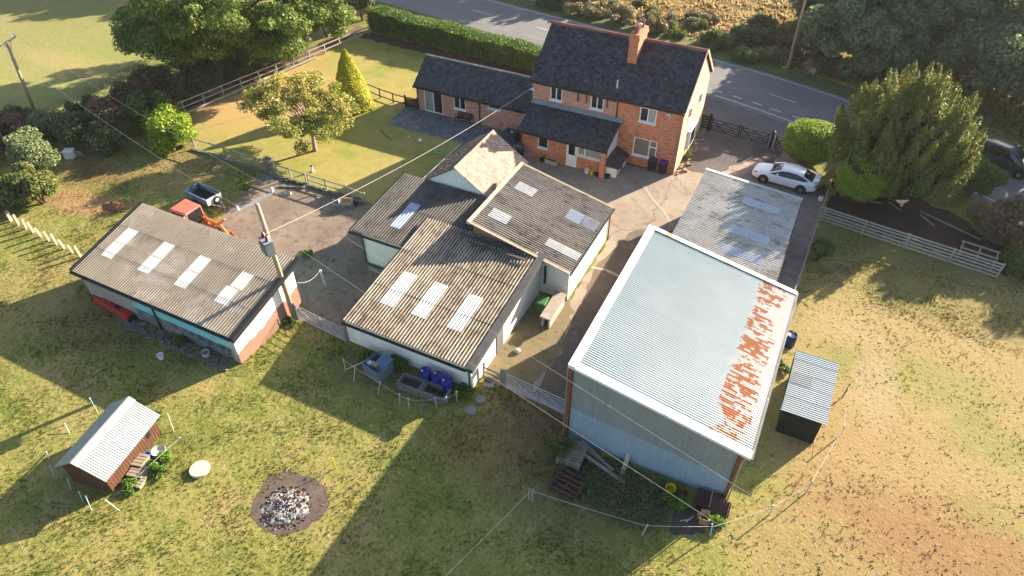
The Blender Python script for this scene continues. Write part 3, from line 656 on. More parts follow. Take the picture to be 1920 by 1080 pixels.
b = MB(); b.hexa([(-6.87, 19.40, 5.30), (-6.70, 19.40, 5.28), (-6.70, 31.06, 5.28), (-6.87, 31.06, 5.30)], [(-6.87, 19.40, 5.52), (-6.45, 19.40, 5.46), (-6.45, 31.06, 5.46), (-6.87, 31.06, 5.52)]); b.build("ridge_flashing", mw, t)
b = MB(); b.hexa([(-6.44, 30.98, 5.30), (1.62, 30.98, 3.66), (1.62, 31.12, 3.66), (-6.44, 31.12, 5.30)], [(-6.44, 30.80, 5.46), (1.62, 30.80, 3.86), (1.62, 31.12, 3.82), (-6.44, 31.12, 5.44)])
b.build("verge_flashing", surf("rusty_barge_flashing", (.70,.68,.64), (.60,.58,.55), 2, .5, spot=(.50,.15,.045), sscale=.75, slo=.56, shi=.585, bump=.05), t)
b = MB(); b.box(1.60, 1.72, 19.4, 31.1, 3.62, 3.76); b.build("gutter", surf("stained_gutter", (.16,.16,.165), (.09,.09,.092), 2, .6, spot=(.45,.45,.44), sscale=1.5), t); reparent(t)

# ---- lean-to shed behind the barn ------------------------------
t = thing("open_shed", "low shed joined to the back of the barn, pale ribbed roof with blue see-through sheets", "shed", (-2.8, 36.8, 0))
b = mono_walls(-5.9, .22, 31.25, 42.1, (2.78, 2.32, 2.32, 2.78)); b.build("wall", surf("dark_shed_boarding", (.10,.085,.075), (.065,.055,.05), 1, .9), t)
RFN = Roof((-6.1, 31.2, 2.92), (0, 11.15, 0), (6.55, 0, -.50), .165, .026, 3)
un = lambda y: (y-31.2)/11.15
tn = lambda x: (x+6.1)/6.55
make_roof(RFN, "roof", m_corr_lean, t, [(un(y), un(y+.92), tn(x0), tn(x1)) for y in (39.72, 36.3, 34.1) for x0, x1 in ((-3.05, -1.86), (-1.82, -.62))], m_sky_b, sag=.008)
b = MB(); b.slab((-6.15, 42.3, 2.99), (-6.15, 42.62, 2.95), (.5, 42.62, 2.45), (.5, 42.3, 2.49), -.05); b.build("verge_flashing", surf("pale_verge", (.36,.37,.37), (.30,.31,.31), 2, .7), t)
b = MB(); b.box(.44, .52, 31.3, 42.5, 2.24, 2.40); b.build("gutter", m_gutter, t); reparent(t)

# ---- small field shelter ---------------------------------------
t = thing("field_shelter", "small black timber hut with a flat pale tin roof, beside the rusty barn", "hut", (3.5, 24.55, 0))
mono_walls(2.62, 4.42, 24.6, 28.5, (1.66, 1.66, 1.86, 1.86)).build("wall", m_darkwood, t)
RFS = Roof((2.48, 24.45, 1.80), (0, 4.2, .2), (2.12, 0, 0), .13, .013, 1)
b = MB(); RFS.patch(b); fix_normals(b.build("roof", m_tin_blue, t, solid=.012))
for k, y in enumerate((25.5, 26.35, 27.2)):
    b = MB(); RFS.patch(b, (y-24.45)/4.2, (y+.8-24.45)/4.2, 0, 1 if k != 1 else .5, o=.012); fix_normals(b.build("roof_sheet", m_tin if k == 1 else m_tin_blue, t))
b = MB(); b.box(2.44, 2.49, 24.42, 28.66, 1.66, 1.80); b.build("verge_flashing", surf("green_trim", (.02,.05,.045), None, 2, .6), t); reparent(t)

# ---- chicken coop ----------------------------------------------
t = thing("chicken_coop", "small brown timber hen house with a ridged tin roof", "coop", (-25.85, 8.75, 0), R(11))
x0, x1, y0, y1, ze, zr = -1.10, 1.12, -1.80, 1.75, 1.42, 2.16
gable_walls(x0, x1, y0, y1, ze, zr, 'y').build("wall", m_brown_ply, t)
L_ = (1.75, 0, -.84)
for sgn in (1, -1):
    rf = Roof((0, -1.98, zr+.07), (0, 3.9, 0), (sgn*1.42, 0, -.95), .115, .013, 1); b = MB(); rf.patch(b); fix_normals(b.build("roof", m_tin, t, solid=.012))
rf = Roof((0, -.4, zr+.07), (0, 1.5, 0), (1.42, 0, -.95), .115, .013, 1); b = MB(); rf.patch(b, .05, .98, .42, 1.0, o=.014); fix_normals(b.build("roof_sheet", m_galv_dull, t))
b = MB(); b.slab((-.02, -2.0, zr+.11), (-.02, 1.95, zr+.11), (-.32, 1.95, zr-.09), (-.32, -2.0, zr-.09), .015); b.slab((.02, 1.95, zr+.11), (.02, -2.0, zr+.11), (.32, -2.0, zr-.09), (.32, 1.95, zr-.09), .015); b.build("ridge_cap", m_tin, t)
b = MB()
for i in range(1, 22): b.box(x1, x1+.012, y0+i*.165, y0+i*.165+.012, 0, ze)
b.build("cover_strip", m_brown_ply, t)
b = MB(); b.box(x1+.002, x1+.03, .95, 1.2, .55, .85); b.build("hatch", m_darkwood, t)

# ================================================================ THE FARMHOUSE
m_brick = brick_mat("orange_brick", (.52,.17,.082), (.41,.125,.064), (.54,.33,.23), (.17,.07,.045), .85)
m_brick2 = brick_mat("pink_brick", (.48,.205,.135), (.40,.165,.11), (.58,.43,.34), (.17,.085,.065), .45)
m_rgable = surf("apricot_render", (.62,.41,.27), (.56,.365,.24), .7, .9, bump=.2, bscale=30)
def wall_y(b, x0, x1, y, z0, z1, holes, depth=.11):
    """wall facing -y with openings (x0,x1,z0,z1) and their reveals"""
    xs = sorted({x0, x1, *[h[0] for h in holes], *[h[1] for h in holes]}); zs = sorted({z0, z1, *[h[2] for h in holes], *[h[3] for h in holes]})
    for xa, xb in zip(xs[:-1], xs[1:]):
        for za, zb in zip(zs[:-1], zs[1:]):
            cx, cz = (xa+xb)/2, (za+zb)/2
            if any(h[0] < cx < h[1] and h[2] < cz < h[3] for h in holes): continue
            b.quad((xa, y, za), (xb, y, za), (xb, y, zb), (xa, y, zb))
    for h in holes:
        a, c, lo, hi = h; d = y+depth
        b.quad((a, y, lo), (a, d, lo), (c, d, lo), (c, y, lo)); b.quad((a, y, hi), (c, y, hi), (c, d, hi), (a, d, hi))
        b.quad((a, y, lo), (a, y, hi), (a, d, hi), (a, d, lo)); b.quad((c, y, lo), (c, d, lo), (c, d, hi), (c, y, hi))
def window(parent, x0, x1, y, z0, z1, panes, sill=True, glass=None, name="window", fw=.075, depth=.05):
    """white frame set in the wall; panes = list of fractional rects (x0,x1,z0,z1)"""
    glass = glass or [m_glass]*len(panes); Wd, Hd = x1-x0, z1-z0
    y = y+.035
    xs = sorted({0, 1, *[p[0] for p in panes], *[p[1] for p in panes]}); f = MB()
    rect = [(x0+p[0]*Wd+(fw if p[0] == 0 else fw*.5), x0+p[1]*Wd-(fw if p[1] == 1 else fw*.5), z0+p[2]*Hd+(fw if p[2] == 0 else fw*.5), z0+p[3]*Hd-(fw if p[3] == 1 else fw*.5)) for p in panes]
    XS = sorted({x0, x1, *[r[0] for r in rect], *[r[1] for r in rect]}); ZS = sorted({z0, z1, *[r[2] for r in rect], *[r[3] for r in rect]})
    for xa, xb in zip(XS[:-1], XS[1:]):
        for za, zb in zip(ZS[:-1], ZS[1:]):
            cx, cz = (xa+xb)/2, (za+zb)/2
            if any(r[0] < cx < r[1] and r[2] < cz < r[3] for r in rect): continue
            f.quad((xa, y, za), (xb, y, za), (xb, y, zb), (xa, y, zb))
    for r in rect:
        a, c, lo, hi = r; d = y+depth
        f.quad((a, y, lo), (a, d, lo), (c, d, lo), (c, y, lo)); f.quad((a, y, hi), (c, y, hi), (c, d, hi), (a, d, hi))
        f.quad((a, y, lo), (a, y, hi), (a, d, hi), (a, d, lo)); f.quad((c, y, lo), (c, d, lo), (c, d, hi), (c, y, hi))
    if sill: f.box(x0-.04, x1+.04, y-.14, y-.002, z0-.06, z0+.012)
    w = f.build(name, m_white, parent)
    for r, gm in zip(rect, glass):
        p = MB(); p.quad((r[0], y+depth-.005, r[2]), (r[1], y+depth-.005, r[2]), (r[1], y+depth-.005, r[3]), (r[0], y+depth-.005, r[3])); p.build("pane", gm, w)
    return w
two = [(0, .5, 0, 1), (.5, 1, 0, 1)]
t = thing("farmhouse", "two storey orange brick farmhouse under a purple slate roof with a tall brick chimney", "house", (-14.9, 45.5, 0))
HX0, HX1, HY0, HY1, HE, HR = -20.9, -8.87, 45.5, 52.7, 5.2, 8.2
wins = [(-19.38, -18.38, 3.85, 4.92), (-16.04, -14.99, 3.87, 4.93), (-12.13, -10.85, 3.75, 4.88)]
b = MB(); wall_y(b, HX0, -13.88, HY0, 0, HE, wins[:2]); b.build("wall", m_brick2, t)
b = MB(); wall_y(b, -13.88, HX1, HY0-.03, 0, HE, [wins[2], (-12.31, -10.46, .87, 2.37)]); b.quad((-13.88, HY0-.03, 0), (-13.88, HY0-.03, HE), (-13.88, HY0, HE), (-13.88, HY0, 0)); b.build("wall", m_brick, t)
b = MB(); b.quad((HX1, HY1, 0), (HX0, HY1, 0), (HX0, HY1, HE), (HX1, HY1, HE)); b.poly([(HX0, HY1, 0), (HX0, HY0, 0), (HX0, HY0, HE), (HX0, (HY0+HY1)/2, HR), (HX0, HY1, HE)]); b.build("wall", m_brick2, t)
b = MB(); b.poly([(HX1, HY0-.03, 0), (HX1, HY1, 0), (HX1, HY1, HE), (HX1, (HY0+HY1)/2, HR), (HX1, HY0-.03, HE)]); b.build("gable_wall", m_rgable, t)
b = MB(); b.box(-9.16, -8.86, 45.44, 45.469, 0, HE)
for i in range(16): b.box(-9.10 if i % 2 else -9.2, -8.858, 45.436, 45.466, i*.32, i*.32+.16)
b.build("quoin", mb_brick, t)
for (a, c, lo, hi), gl in zip(wins, ([m_glass, m_glass], [m_glass, m_glass], [m_glass, m_curtain])): window(t, a, c, HY0-(.03 if a > -13 else 0), lo, hi, two, glass=gl)
window(t, -12.31, -10.46, HY0-.03, .87, 2.37, [(0, .68, 0, 1), (.68, 1, 0, .62), (.68, 1, .62, 1)], glass=[m_blind]*3)
# gable windows facing the drive
for (ya, yb, lo, hi) in ((47.0, 47.8, 3.75, 4.75), (49.9, 50.8, 3.65, 4.6)):
    f = MB(); f.box(HX1, HX1+.05, ya, yb, lo, hi); f.box(HX1+.02, HX1+.14, ya-.05, yb+.05, lo-.06, lo); w = f.build("window", m_white, t)
    for k in (0, 1):
        p = MB(); ym = ya+.07+k*(yb-ya-.07)/2; p.box(HX1+.04, HX1+.056, ym, ym+(yb-ya-.21)/2, lo+.09, hi-.08); p.build("pane", m_glass, w)
f = MB(); f.hexa([(HX1, 48.0, .8), (HX1+.22, 48.2, .8), (HX1+.22, 49.9, .8), (HX1, 50.1, .8)], [(HX1, 48.0, 2.35), (HX1+.22, 48.2, 2.35), (HX1+.22, 49.9, 2.35), (HX1, 50.1, 2.35)]); f.box(HX1, HX1+.27, 47.95, 50.15, 2.36, 2.44); w = f.build("bay_window", m_white, t)
p = MB(); p.box(HX1+.21, HX1+.232, 48.32, 49.78, .95, 2.25); p.build("pane", m_glass, w)
# roof
b = MB(); tiles(b, (HX0-.12, 49.1, HR+.13), (HX1-HX0+.22, 0, 0), (0, -3.82, -3.12), .27, .2, .035, .009, gap=.014); b.m = 1; b.quad((HX0-.12, 45.28, HR-3.03), (HX1+.1, 45.28, HR-3.03), (HX1+.1, 49.1, HR+.09), (HX0-.12, 49.1, HR+.09)); b.build("roof", [m_slate, m_darkwood], t)
b = MB(); tiles(b, (HX0-.12, 49.1, HR+.13), (HX1-HX0+.22, 0, 0), (0, 3.82, -3.12), .27, .2, .02, .006); b.quad((HX1+.1, 52.92, HR-3.03), (HX0-.12, 52.92, HR-3.03), (HX0-.12, 49.1, HR+.09), (HX1+.1, 49.1, HR+.09)); b.build("roof", m_slate, t)
for lo, hi in ((HX0-.12, -14.2), (-13.4, HX1+.1)):
    b = MB(); n = int((hi-lo)/.46); w_ = (hi-lo)/n
    for i in range(n): b.tube([(lo+i*w_, 49.1, HR+.13), (lo+(i+1)*w_-.012, 49.1, HR+.13)], .125, 10)
    b.build("ridge", m_ridge, t)
b = MB(); b.slab((HX1+.1, 49.1, HR+.12), (HX1+.16, 49.1, HR+.12), (HX1+.16, 45.28, HR-3.0), (HX1+.1, 45.28, HR-3.0), .16); b.slab((HX1+.16, 49.1, HR+.12), (HX1+.1, 49.1, HR+.12), (HX1+.1, 52.92, HR-3.0), (HX1+.16, 52.92, HR-3.0), .2); b.build("bargeboard", surf("apricot_bargeboard", (.55,.36,.24), None, 2, .8), t)
b = MB(); b.box(HX0-.1, HX1+.1, 45.17, 45.29, 5.02, 5.14); b.build("gutter", m_gutter, t)
for x in (-17.05, -16.35, -14.69): 
    b = MB(); b.tube([(x, 45.42, 5.1), (x, 45.44, 4.22)], .05, 8); b.build("downpipe", m_gutter, t)
b = MB(); b.tube([(-13.87, 45.36, 5.05), (-13.87, 45.40, 3.4)], .05, 8); b.build("downpipe", m_gutter, t)
b = MB(); b.tube([(-17.3, 45.36, 5.0), (-14.0, 45.36, 4.9)], .04, 6); b.build("downpipe", m_gutter, t)
b = MB(); b.tube([(-14.2, 45.9, 5.5), (-14.2, 45.85, 6.35)], .06, 10); b.build("flue", surf("bright_flue", (.75,.75,.74), None, 2, .35, .4), t)
b = MB(); b.slab((-14.45, 46.2, 6.0), (-13.95, 46.2, 6.0), (-13.95, 45.6, 5.52), (-14.45, 45.6, 5.52), -.03); b.build("flue_flashing", m_flash, t)
# chimney across the ridge
b = MB(); b.box(-14.15, -13.45, 47.5, 49.5, 6.0, 9.15); b.box(-14.22, -13.38, 47.43, 49.57, 8.75, 8.98); b.box(-14.18, -13.42, 47.47, 49.53, 9.0, 9.2); ch = b.build("chimney", m_brick, t)
for y, r_ in ((47.85, .17), (49.1, .17)):
    b = MB(); b.lathe([(.2, 9.15), (r_, 9.2), (r_, 9.62), (.21, 9.66), (.21, 9.74), (.13, 9.74), (.12, 9.4)], (-13.8, y, 0), 12); b.build("chimney_pot", m_ridge, ch)
b = MB(); b.lathe([(.12, 9.15), (.12, 9.55), (.2, 9.56), (.2, 9.66), (0, 9.72)], (-13.8, 48.45, 0), 12); b.build("chimney_cowl", m_galv, ch)
b = MB(); b.slab((-14.3, 47.62, 7.08), (-13.3, 47.62, 7.08), (-13.3, 47.2, 6.74), (-14.3, 47.2, 6.74), -.035); b.build("chimney_flashing", surf("lead", (.16,.18,.20), (.11,.125,.14), 3, .6), ch)
b = MB(); tiles(b, (-14.45, 47.25, 6.80), (1.2, 0, 0), (0, -1.5, -1.22), .27, .2, .02, .008)
b.build("roof_patch", surf("lead_stained_slate", (.12,.135,.15), (.08,.09,.10), 2, .6, island=.5, spot=(.26,.27,.28), sscale=2.5, slo=.56, shi=.7), t)
for x, z in ((-9.95, 4.75), (-20.8, 4.4)):
    b = MB(); b.box(x-.07, x+.07, 45.36, 45.47, z-.04, z+.10); b.bar((x, 45.40, z), (x+.16, 45.25, z-.03), .09, .07); b.bar((x, 45.40, z+.04), (x-.16, 45.25, z+.02), .09, .07); b.build("floodlight", m_white, t)
b = MB(); b.lathe([(.06, 0), (.06, .14), (0, .2)], (-10.75, 45.40, 4.95), 8); b.build("alarm_bell", m_black, t); reparent(t)

# ---- brick lean-to on the house front --------------------------
t = thing("brick_extension", "low brick lean-to with charcoal tiled roof and white door, against the farmhouse front", "extension", (-17.2, 43.03, 0))
b = MB(); EY = 43.03
wall_y(b, -20.65, -13.62, EY, 0, 2.32, [(-19.22, -18.33, .96, 1.96), (-16.82, -15.90, .0, 1.96), (-15.89, -13.92, 1.14, 2.0)]); b.quad((-20.65, 45.5, 0), (-20.65, EY, 0), (-20.65, EY, 2.32), (-20.65, 45.5, 3.32)); b.build("wall", m_brick, t)
b = MB(); b.poly([(-13.58, 42.85, 1.0), (-13.58, 45.46, 1.0), (-13.58, 45.46, 3.30), (-13.58, 42.85, 2.36)]); b.quad((-13.58, 42.85, 0), (-13.58, 45.46, 0), (-13.58, 45.46, 1.0), (-13.58, 42.85, 1.0)); b.build("side_panel", m_white, t)
b = MB(); b.box(-13.86, -13.44, 42.48, 42.82, 0, 2.28); b.build("pillar", m_brick, t)
b = MB(); tiles(b, (-20.75, 45.46, 3.47), (7.38, 0, 0), (0, -2.95, -1.10), .30, .27, .06, .012, gap=.022); b.m = 1; b.quad((-20.75, 42.52, 2.33), (-13.37, 42.52, 2.33), (-13.37, 45.46, 3.43), (-20.75, 45.46, 3.43)); b.build("roof", [m_slate_new, m_darkwood], t)
b = MB(); b.slab((-20.8, 45.46, 3.62), (-20.8, 45.12, 3.42), (-13.3, 45.12, 3.42), (-13.3, 45.46, 3.62), -.03); b.build("lead_flashing", surf("lead_strip", (.24,.265,.29), (.19,.21,.23), 2, .6), t)
b = MB(); b.box(-20.8, -13.34, 42.40, 42.52, 2.20, 2.31); b.build("gutter", m_gutter, t)
b = MB(); b.tube([(-20.6, 42.46, 2.2), (-20.6, 42.96, 2.0), (-20.6, 42.96, .05)], .045); b.build("downpipe", surf("brown_pipe", (.10,.04,.03), None, 2, .5), t)
window(t, -19.22, -18.33, EY, .96, 1.96, [(0, 1, 0, 1)]); window(t, -15.88, -13.93, EY, 1.14, 1.99, [(0, .3, 0, 1), (.3, 1, 0, 1)], glass=[m_curtain, m_curtain])
b = MB(); b.box(-16.80, -15.92, EY+.03, EY+.08, .02, 1.95); b.box(-16.80, -15.92, EY-.02, EY+.03, .0, .05); d_ = b.build("door", m_white, t)
b = MB(); b.box(-16.62, -16.10, EY+.015, EY+.028, 1.0, 1.82); b.build("pane", m_glass, d_)
b = MB(); b.box(-16.04, -15.98, EY-.01, EY+.028, .95, 1.12); b.build("handle", m_galv, d_); reparent(t)

# ---- bungalow wing ---------------------------------------------
t = thing("bungalow_annexe", "single storey red brick annexe with charcoal tiled roof and white patio doors", "annexe", (-26.5, 45.7, 0))
BY = 45.7; b = MB()
hol = [(-31.28, -29.44, .03, 2.05), (-28.33, -27.15, .95, 2.12), (-25.02, -23.83, 1.72, 2.14), (-21.82, -21.0, 1.0, 2.14)]
wall_y(b, -31.95, -20.92, BY, 0, 2.30, hol); b.poly([(-31.95, 50, 0), (-31.95, BY, 0), (-31.95, BY, 2.3), (-31.95, 47.85, 3.95), (-31.95, 50, 2.3)]); b.quad((-20.92, 50, 0), (-31.95, 50, 0), (-31.95, 50, 2.3), (-20.92, 50, 2.3)); b.build("wall", m_brick2, t)
b = MB(); tiles(b, (-32.1, 47.82, 4.12), (11.15, 0, 0), (0, -2.42, -1.80), .31, .29, .06, .012, gap=.022); b.m = 1; b.quad((-32.1, 45.42, 2.28), (-20.95, 45.42, 2.28), (-20.95, 47.82, 4.08), (-32.1, 47.82, 4.08)); b.build("roof", [m_slate_new, m_darkwood], t)
b = MB(); tiles(b, (-32.1, 47.82, 4.12), (11.15, 0, 0), (0, 2.42, -1.80), .31, .29, .035, .006); b.quad((-20.95, 50.22, 2.28), (-32.1, 50.22, 2.28), (-32.1, 47.82, 4.08), (-20.95, 47.82, 4.08)); b.build("roof", m_slate_new, t)
b = MB()
for i in range(24): b.tube([(-32.1+i*.465, 47.82, 4.12), (-32.1+i*.465+.45, 47.82, 4.12)], .085, 8)
b.build("ridge", surf("pale_ridge_tile", (.40,.33,.28), (.28,.23,.20), 3, .9, island=.25), t)
b = MB(); b.box(-32.12, -20.96, 45.30, 45.42, 2.17, 2.28); b.build("gutter", m_gutter, t)
for x in (-31.9, -25.79):
    b = MB(); b.tube([(x, 45.36, 2.2), (x, 45.62, 2.0), (x, 45.62, .02)], .05 if x > -30 else .04); b.build("downpipe", m_gutter, t)
window(t, -31.28, -29.44, BY, .03, 2.05, two, sill=False, glass=[m_curtain, m_glass], name="patio_door"); window(t, -28.33, -27.15, BY, .95, 2.12, two); window(t, -25.02, -23.83, BY, 1.72, 2.14, [(0, 1, 0, 1)]); window(t, -21.82, -21.0, BY, 1.0, 2.14, [(0, 1, 0, .75), (0, 1, .75, 1)])
reparent(t)

# ================================================================ VEGETATION
def unit(a): return a/np.maximum(1e-6, np.linalg.norm(a, axis=1, keepdims=True))
def leaf_mesh(Cn, Nn, size, aspect=1.5, jitter=.9, curl=.25):
    """a bent leaf (two triangles folded on the midrib) at each centre, roughly facing Nn"""
    n = len(Cn); N_ = unit(Nn + rng.normal(0, jitter, (n, 3))); A = unit(np.cross(N_, unit(rng.normal(0, 1, (n, 3))))); B = np.cross(N_, A)
    s = (size*rng.uniform(.6, 1.35, n))[:, None]; w = s/aspect
    V = np.stack([Cn-A*s*.5, Cn+B*w*.5-N_*s*curl*.5, Cn+A*s*.5, Cn-B*w*.5-N_*s*curl*.5], 1).reshape(-1, 3)
    return V
def quads(n): return np.arange(n*4).reshape(n, 4)
def blob_points(cl, n, shell=.55):
    """cl: list of (centre, (rx,ry,rz)); points in the outer part of each clump, shared by volume"""
    vol = np.array([c[1][0]*c[1][1]*c[1][2] for c in cl])**(2/3); k = rng.choice(len(cl), n, p=vol/vol.sum())
    D = unit(rng.normal(0, 1, (n, 3))); r = (shell+(1-shell)*rng.random(n)**.7)[:, None]
    Cc = np.array([c[0] for c in cl])[k]; Rr = np.array([c[1] for c in cl])[k]
    return Cc + D*r*Rr, D
def clumps(c, rad, n, cr, zmin=-.6, inner=.55, flat=.75):
    out = []; c = np.array(c)
    for i in range(n):
        while True:
            d = rng.normal(0, 1, 3); d /= np.linalg.norm(d)
            if d[2] > zmin: break
        r = rng.uniform(inner, 1.0); k = cr*rng.uniform(.6, 1.3); out.append((c+d*r*np.array(rad), (k, k, k*flat)))
    return out
def foliage(name, cl, n, size, mat, parent, aspect=1.5, jitter=.9, shell=.55, up=.35):
    P_, D = blob_points(cl, n, shell); P_ = P_[P_[:, 2] > .03]; D = D[:len(P_)] if len(D) != len(P_) else D
    N_ = unit(D+np.array([0, 0, up])); V = leaf_mesh(P_, N_[:len(P_)], size, aspect, jitter)
    return np_mesh(name, V, quads(len(P_)), mat, parent)
def spray_points(cl, per, L, spread):
    """upright sprays: every clump is a plume of small needles climbing to a point"""
    P_, D_ = [], []
    for c, r in cl:
        n = per; h = rng.random(n)**.8; a = rng.uniform(0, 2*PI, n); w = spread*(1-h)**.7*np.sqrt(rng.random(n))
        P_.append(np.stack([c[0]+np.cos(a)*w+r[0]*h*L, c[1]+np.sin(a)*w+r[1]*h*L, c[2]+h*L], 1)); D_.append(np.stack([np.cos(a), np.sin(a), np.full(n, .6)], 1))
    return np.concatenate(P_), np.concatenate(D_)
def trunk(name, parent, base, top, r0, r1, limbs, mat=None):
    b = MB(); b.smooth = True; base, top = Vector(base), Vector(top); mid = base.lerp(top, .5)+Vector((random.uniform(-.15, .15), random.uniform(-.15, .15), 0))
    b.tube([base-Vector((0, 0, .2)), base+Vector((0, 0, .25)), mid, top], [r0*1.35, r0, (r0+r1)/2, r1], 9)
    for q in limbs:
        q = Vector(q); s_ = base.lerp(top, random.uniform(.45, .95)); m = s_.lerp(q, .5)+Vector((0, 0, random.uniform(.1, .5))*1) if False else s_.lerp(q, .5)+Vector((0, 0, random.uniform(.1, .5)))
        b.tube([s_, m, q], [r1*.8, r1*.45, r1*.15], 6)
    return b.build(name, mat or m_bark, parent)
def tree(label, base, c, rad, nc, cr, n, size, mat, h_tr, r0, cat="tree", name="tree", group=None, zmin=-.45, tmat=None, inner=.5, shell=.5, aspect=1.5):
    t = thing(name, label, cat, tuple(base), 0, group); base = Vector(base); c = Vector(c)-base
    cl = clumps(c, rad, nc, cr, zmin, inner)
    foliage("crown", cl, n, size, mat, t, shell=shell, aspect=aspect)
    trunk("trunk", t, (0, 0, 0), (c.x*.6, c.y*.6, h_tr), r0, r0*.55, [q[0] for q in random.sample(cl, min(12, len(cl)))], tmat)
    return t
f_oak = foliage_mat("oak_leaves", (.075,.125,.022), (.165,.220,.038), (.23,.235,.05))
f_cherry = foliage_mat("turning_cherry_leaves", (.15,.18,.04), (.33,.315,.075), (.42,.31,.10))
f_gold = foliage_mat("golden_conifer_sprays", (.22,.235,.012), (.50,.46,.025))
f_hedge = foliage_mat("hedge_leaves", (.045,.105,.02), (.115,.19,.033), (.16,.22,.045))
f_leyl = foliage_mat("lime_conifer_sprays", (.11,.19,.015), (.29,.37,.03))
f_yew = foliage_mat("dark_conifer_needles", (.075,.10,.02), (.165,.18,.036), (.235,.22,.05))
f_far = foliage_mat("hazy_green_leaves", (.10,.15,.08), (.165,.215,.11), (.22,.23,.10))
f_willow = foliage_mat("grey_green_leaves", (.12,.16,.07), (.235,.265,.125))
f_bush = foliage_mat("dark_bush_leaves", (.065,.09,.034), (.135,.16,.058), (.16,.15,.065))
f_brown = foliage_mat("russet_bush_leaves", (.115,.075,.05), (.185,.13,.078), (.11,.12,.05))
f_dry = foliage_mat("dry_stems", (.21,.165,.085), (.32,.255,.14), (.16,.15,.06), trans=.15)
f_weed = foliage_mat("weed_leaves", (.06,.11,.025), (.125,.18,.04))
f_bright = foliage_mat("young_green_leaves", (.07,.15,.02), (.14,.24,.03))

# big broadleaf tree at the garden corner: broad crown of separate leaf masses
t = thing("tree", "huge spreading green tree with dark trunk, beside the garden rail", "tree", (-51.5, 43.1, 0))
cl = clumps((1.2, 3.2, 7.4), (10.4, 9.6, 4.8), 150, 1.15, -.6, .5, .62)
cl += clumps((-3.5, -2.0, 4.4), (5.5, 4.0, 2.8), 30, 1.4, -.5, .6) + clumps((5.0, 5.0, 4.4), (4.2, 5.5, 2.6), 34, 1.4, -.5, .6) + clumps((2.0, -1.5, 5.2), (4.5, 2.2, 2.2), 16, 1.2, -.5, .6)
foliage("crown", cl, 120000, .25, f_oak, t, shell=.45, jitter=.6)
trunk("trunk", t, (0, 0, 0), (.4, .8, 5.0), .52, .34, [q[0] for q in random.sample(cl, 22)])
# cherry on the lawn
t = thing("tree", "small round tree with yellowing leaves and pale trunk standing on the lawn", "tree", (-35.66, 36.06, 0))
cl = clumps((-.45, .0, 3.4), (4.2, 4.1, 2.3), 84, .75, -.55, .45, .75)
foliage("crown", cl, 21000, .19, f_cherry, t, shell=.15, jitter=1.2)
trunk("trunk", t, (0, 0, 0), (-.15, .2, 2.4), .17, .11, [q[0] for q in random.sample(cl, 24)], m_palebark)
# golden cone conifer
t = thing("conifer_tree", "bright golden cone-shaped conifer behind the yellowing lawn tree", "tree", (-37.4, 43.6, 0))
n = 15000; h = rng.random(n)**1.25; a = rng.uniform(0, 2*PI, n); rr = 1.8*(1-h)**.72*(.84+.2*rng.random(n))*(1+.05*np.sin(5*a+9*h))
P_ = np.stack([np.cos(a)*rr, np.sin(a)*rr, .15+h*5.0], 1)
np_mesh("crown", leaf_mesh(P_, np.stack([np.cos(a), np.sin(a), np.full(n, .55)], 1), .15, 1.6, .6), quads(n), f_gold, t)
trunk("trunk", t, (0, 0, 0), (0, 0, 3.5), .14, .05, [])
# clipped hedge by the road
t = thing("hedge", "long clipped green hedge between the garden lawn and the road", "hedge", (-32, 57, 0))
HA, HB = Vector((-45.9, 58.0, 0)), Vector((-18.0, 55.9, 0)); hd = (HB-HA).normalized(); hn = Vector((-hd.y, hd.x, 0)); HL = (HB-HA).length
n = 46000; u = rng.random(n); face = rng.random(n); w_, z_ = np.zeros(n), np.zeros(n); Nn = np.zeros((n, 3))
fr = face < .42; tp = (face >= .42) & (face < .82); bk = face >= .82
zt = 2.30+.10*np.sin(u*23)+.06*np.sin(u*61)-.25*u
w_[fr] = 0; z_[fr] = .32+rng.random(fr.sum())*(zt[fr]-.32); Nn[fr] = -np.array(hn)
w_[tp] = rng.random(tp.sum())*2.0; z_[tp] = zt[tp]-.35*np.abs(w_[tp]/2.0-.5)**3*4; Nn[tp] = (0, 0, 1)
w_[bk] = 2.0; z_[bk] = .2+rng.random(bk.sum())*(zt[bk]-.2); Nn[bk] = np.array(hn)
P_ = np.array(HA)[None]+u[:, None]*HL*np.array(hd)[None]+(w_+rng.normal(0, .07, n)+.08*np.sin(u*90+z_*4))[:, None]*np.array(hn)[None]; P_[:, 2] = z_+rng.normal(0, .07, n)
P_ -= np.array([-32, 57, 0])
np_mesh("foliage", leaf_mesh(P_, Nn, .16, 1.4, .8), quads(n), f_hedge, t)
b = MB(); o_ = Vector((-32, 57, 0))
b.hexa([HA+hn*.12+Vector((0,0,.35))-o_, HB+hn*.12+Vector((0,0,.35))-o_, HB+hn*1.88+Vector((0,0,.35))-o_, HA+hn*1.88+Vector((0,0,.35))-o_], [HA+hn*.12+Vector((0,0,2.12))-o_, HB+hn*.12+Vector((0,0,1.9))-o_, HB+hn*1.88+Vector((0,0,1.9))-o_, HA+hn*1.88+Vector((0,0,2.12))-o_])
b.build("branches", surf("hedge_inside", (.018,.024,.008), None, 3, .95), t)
for i in range(26):
    q = HA+hd*(1.0+i*1.02+random.uniform(-.25, .25))+hn*random.uniform(.1, .35)-o_
    b = MB(); b.tube([q, q+Vector((random.uniform(-.06, .06), .02, .45))], [.055, .04], 6); b.build("stem", surf("hedge_stem", (.22,.155,.11), (.15,.10,.07), 5, .9), t)
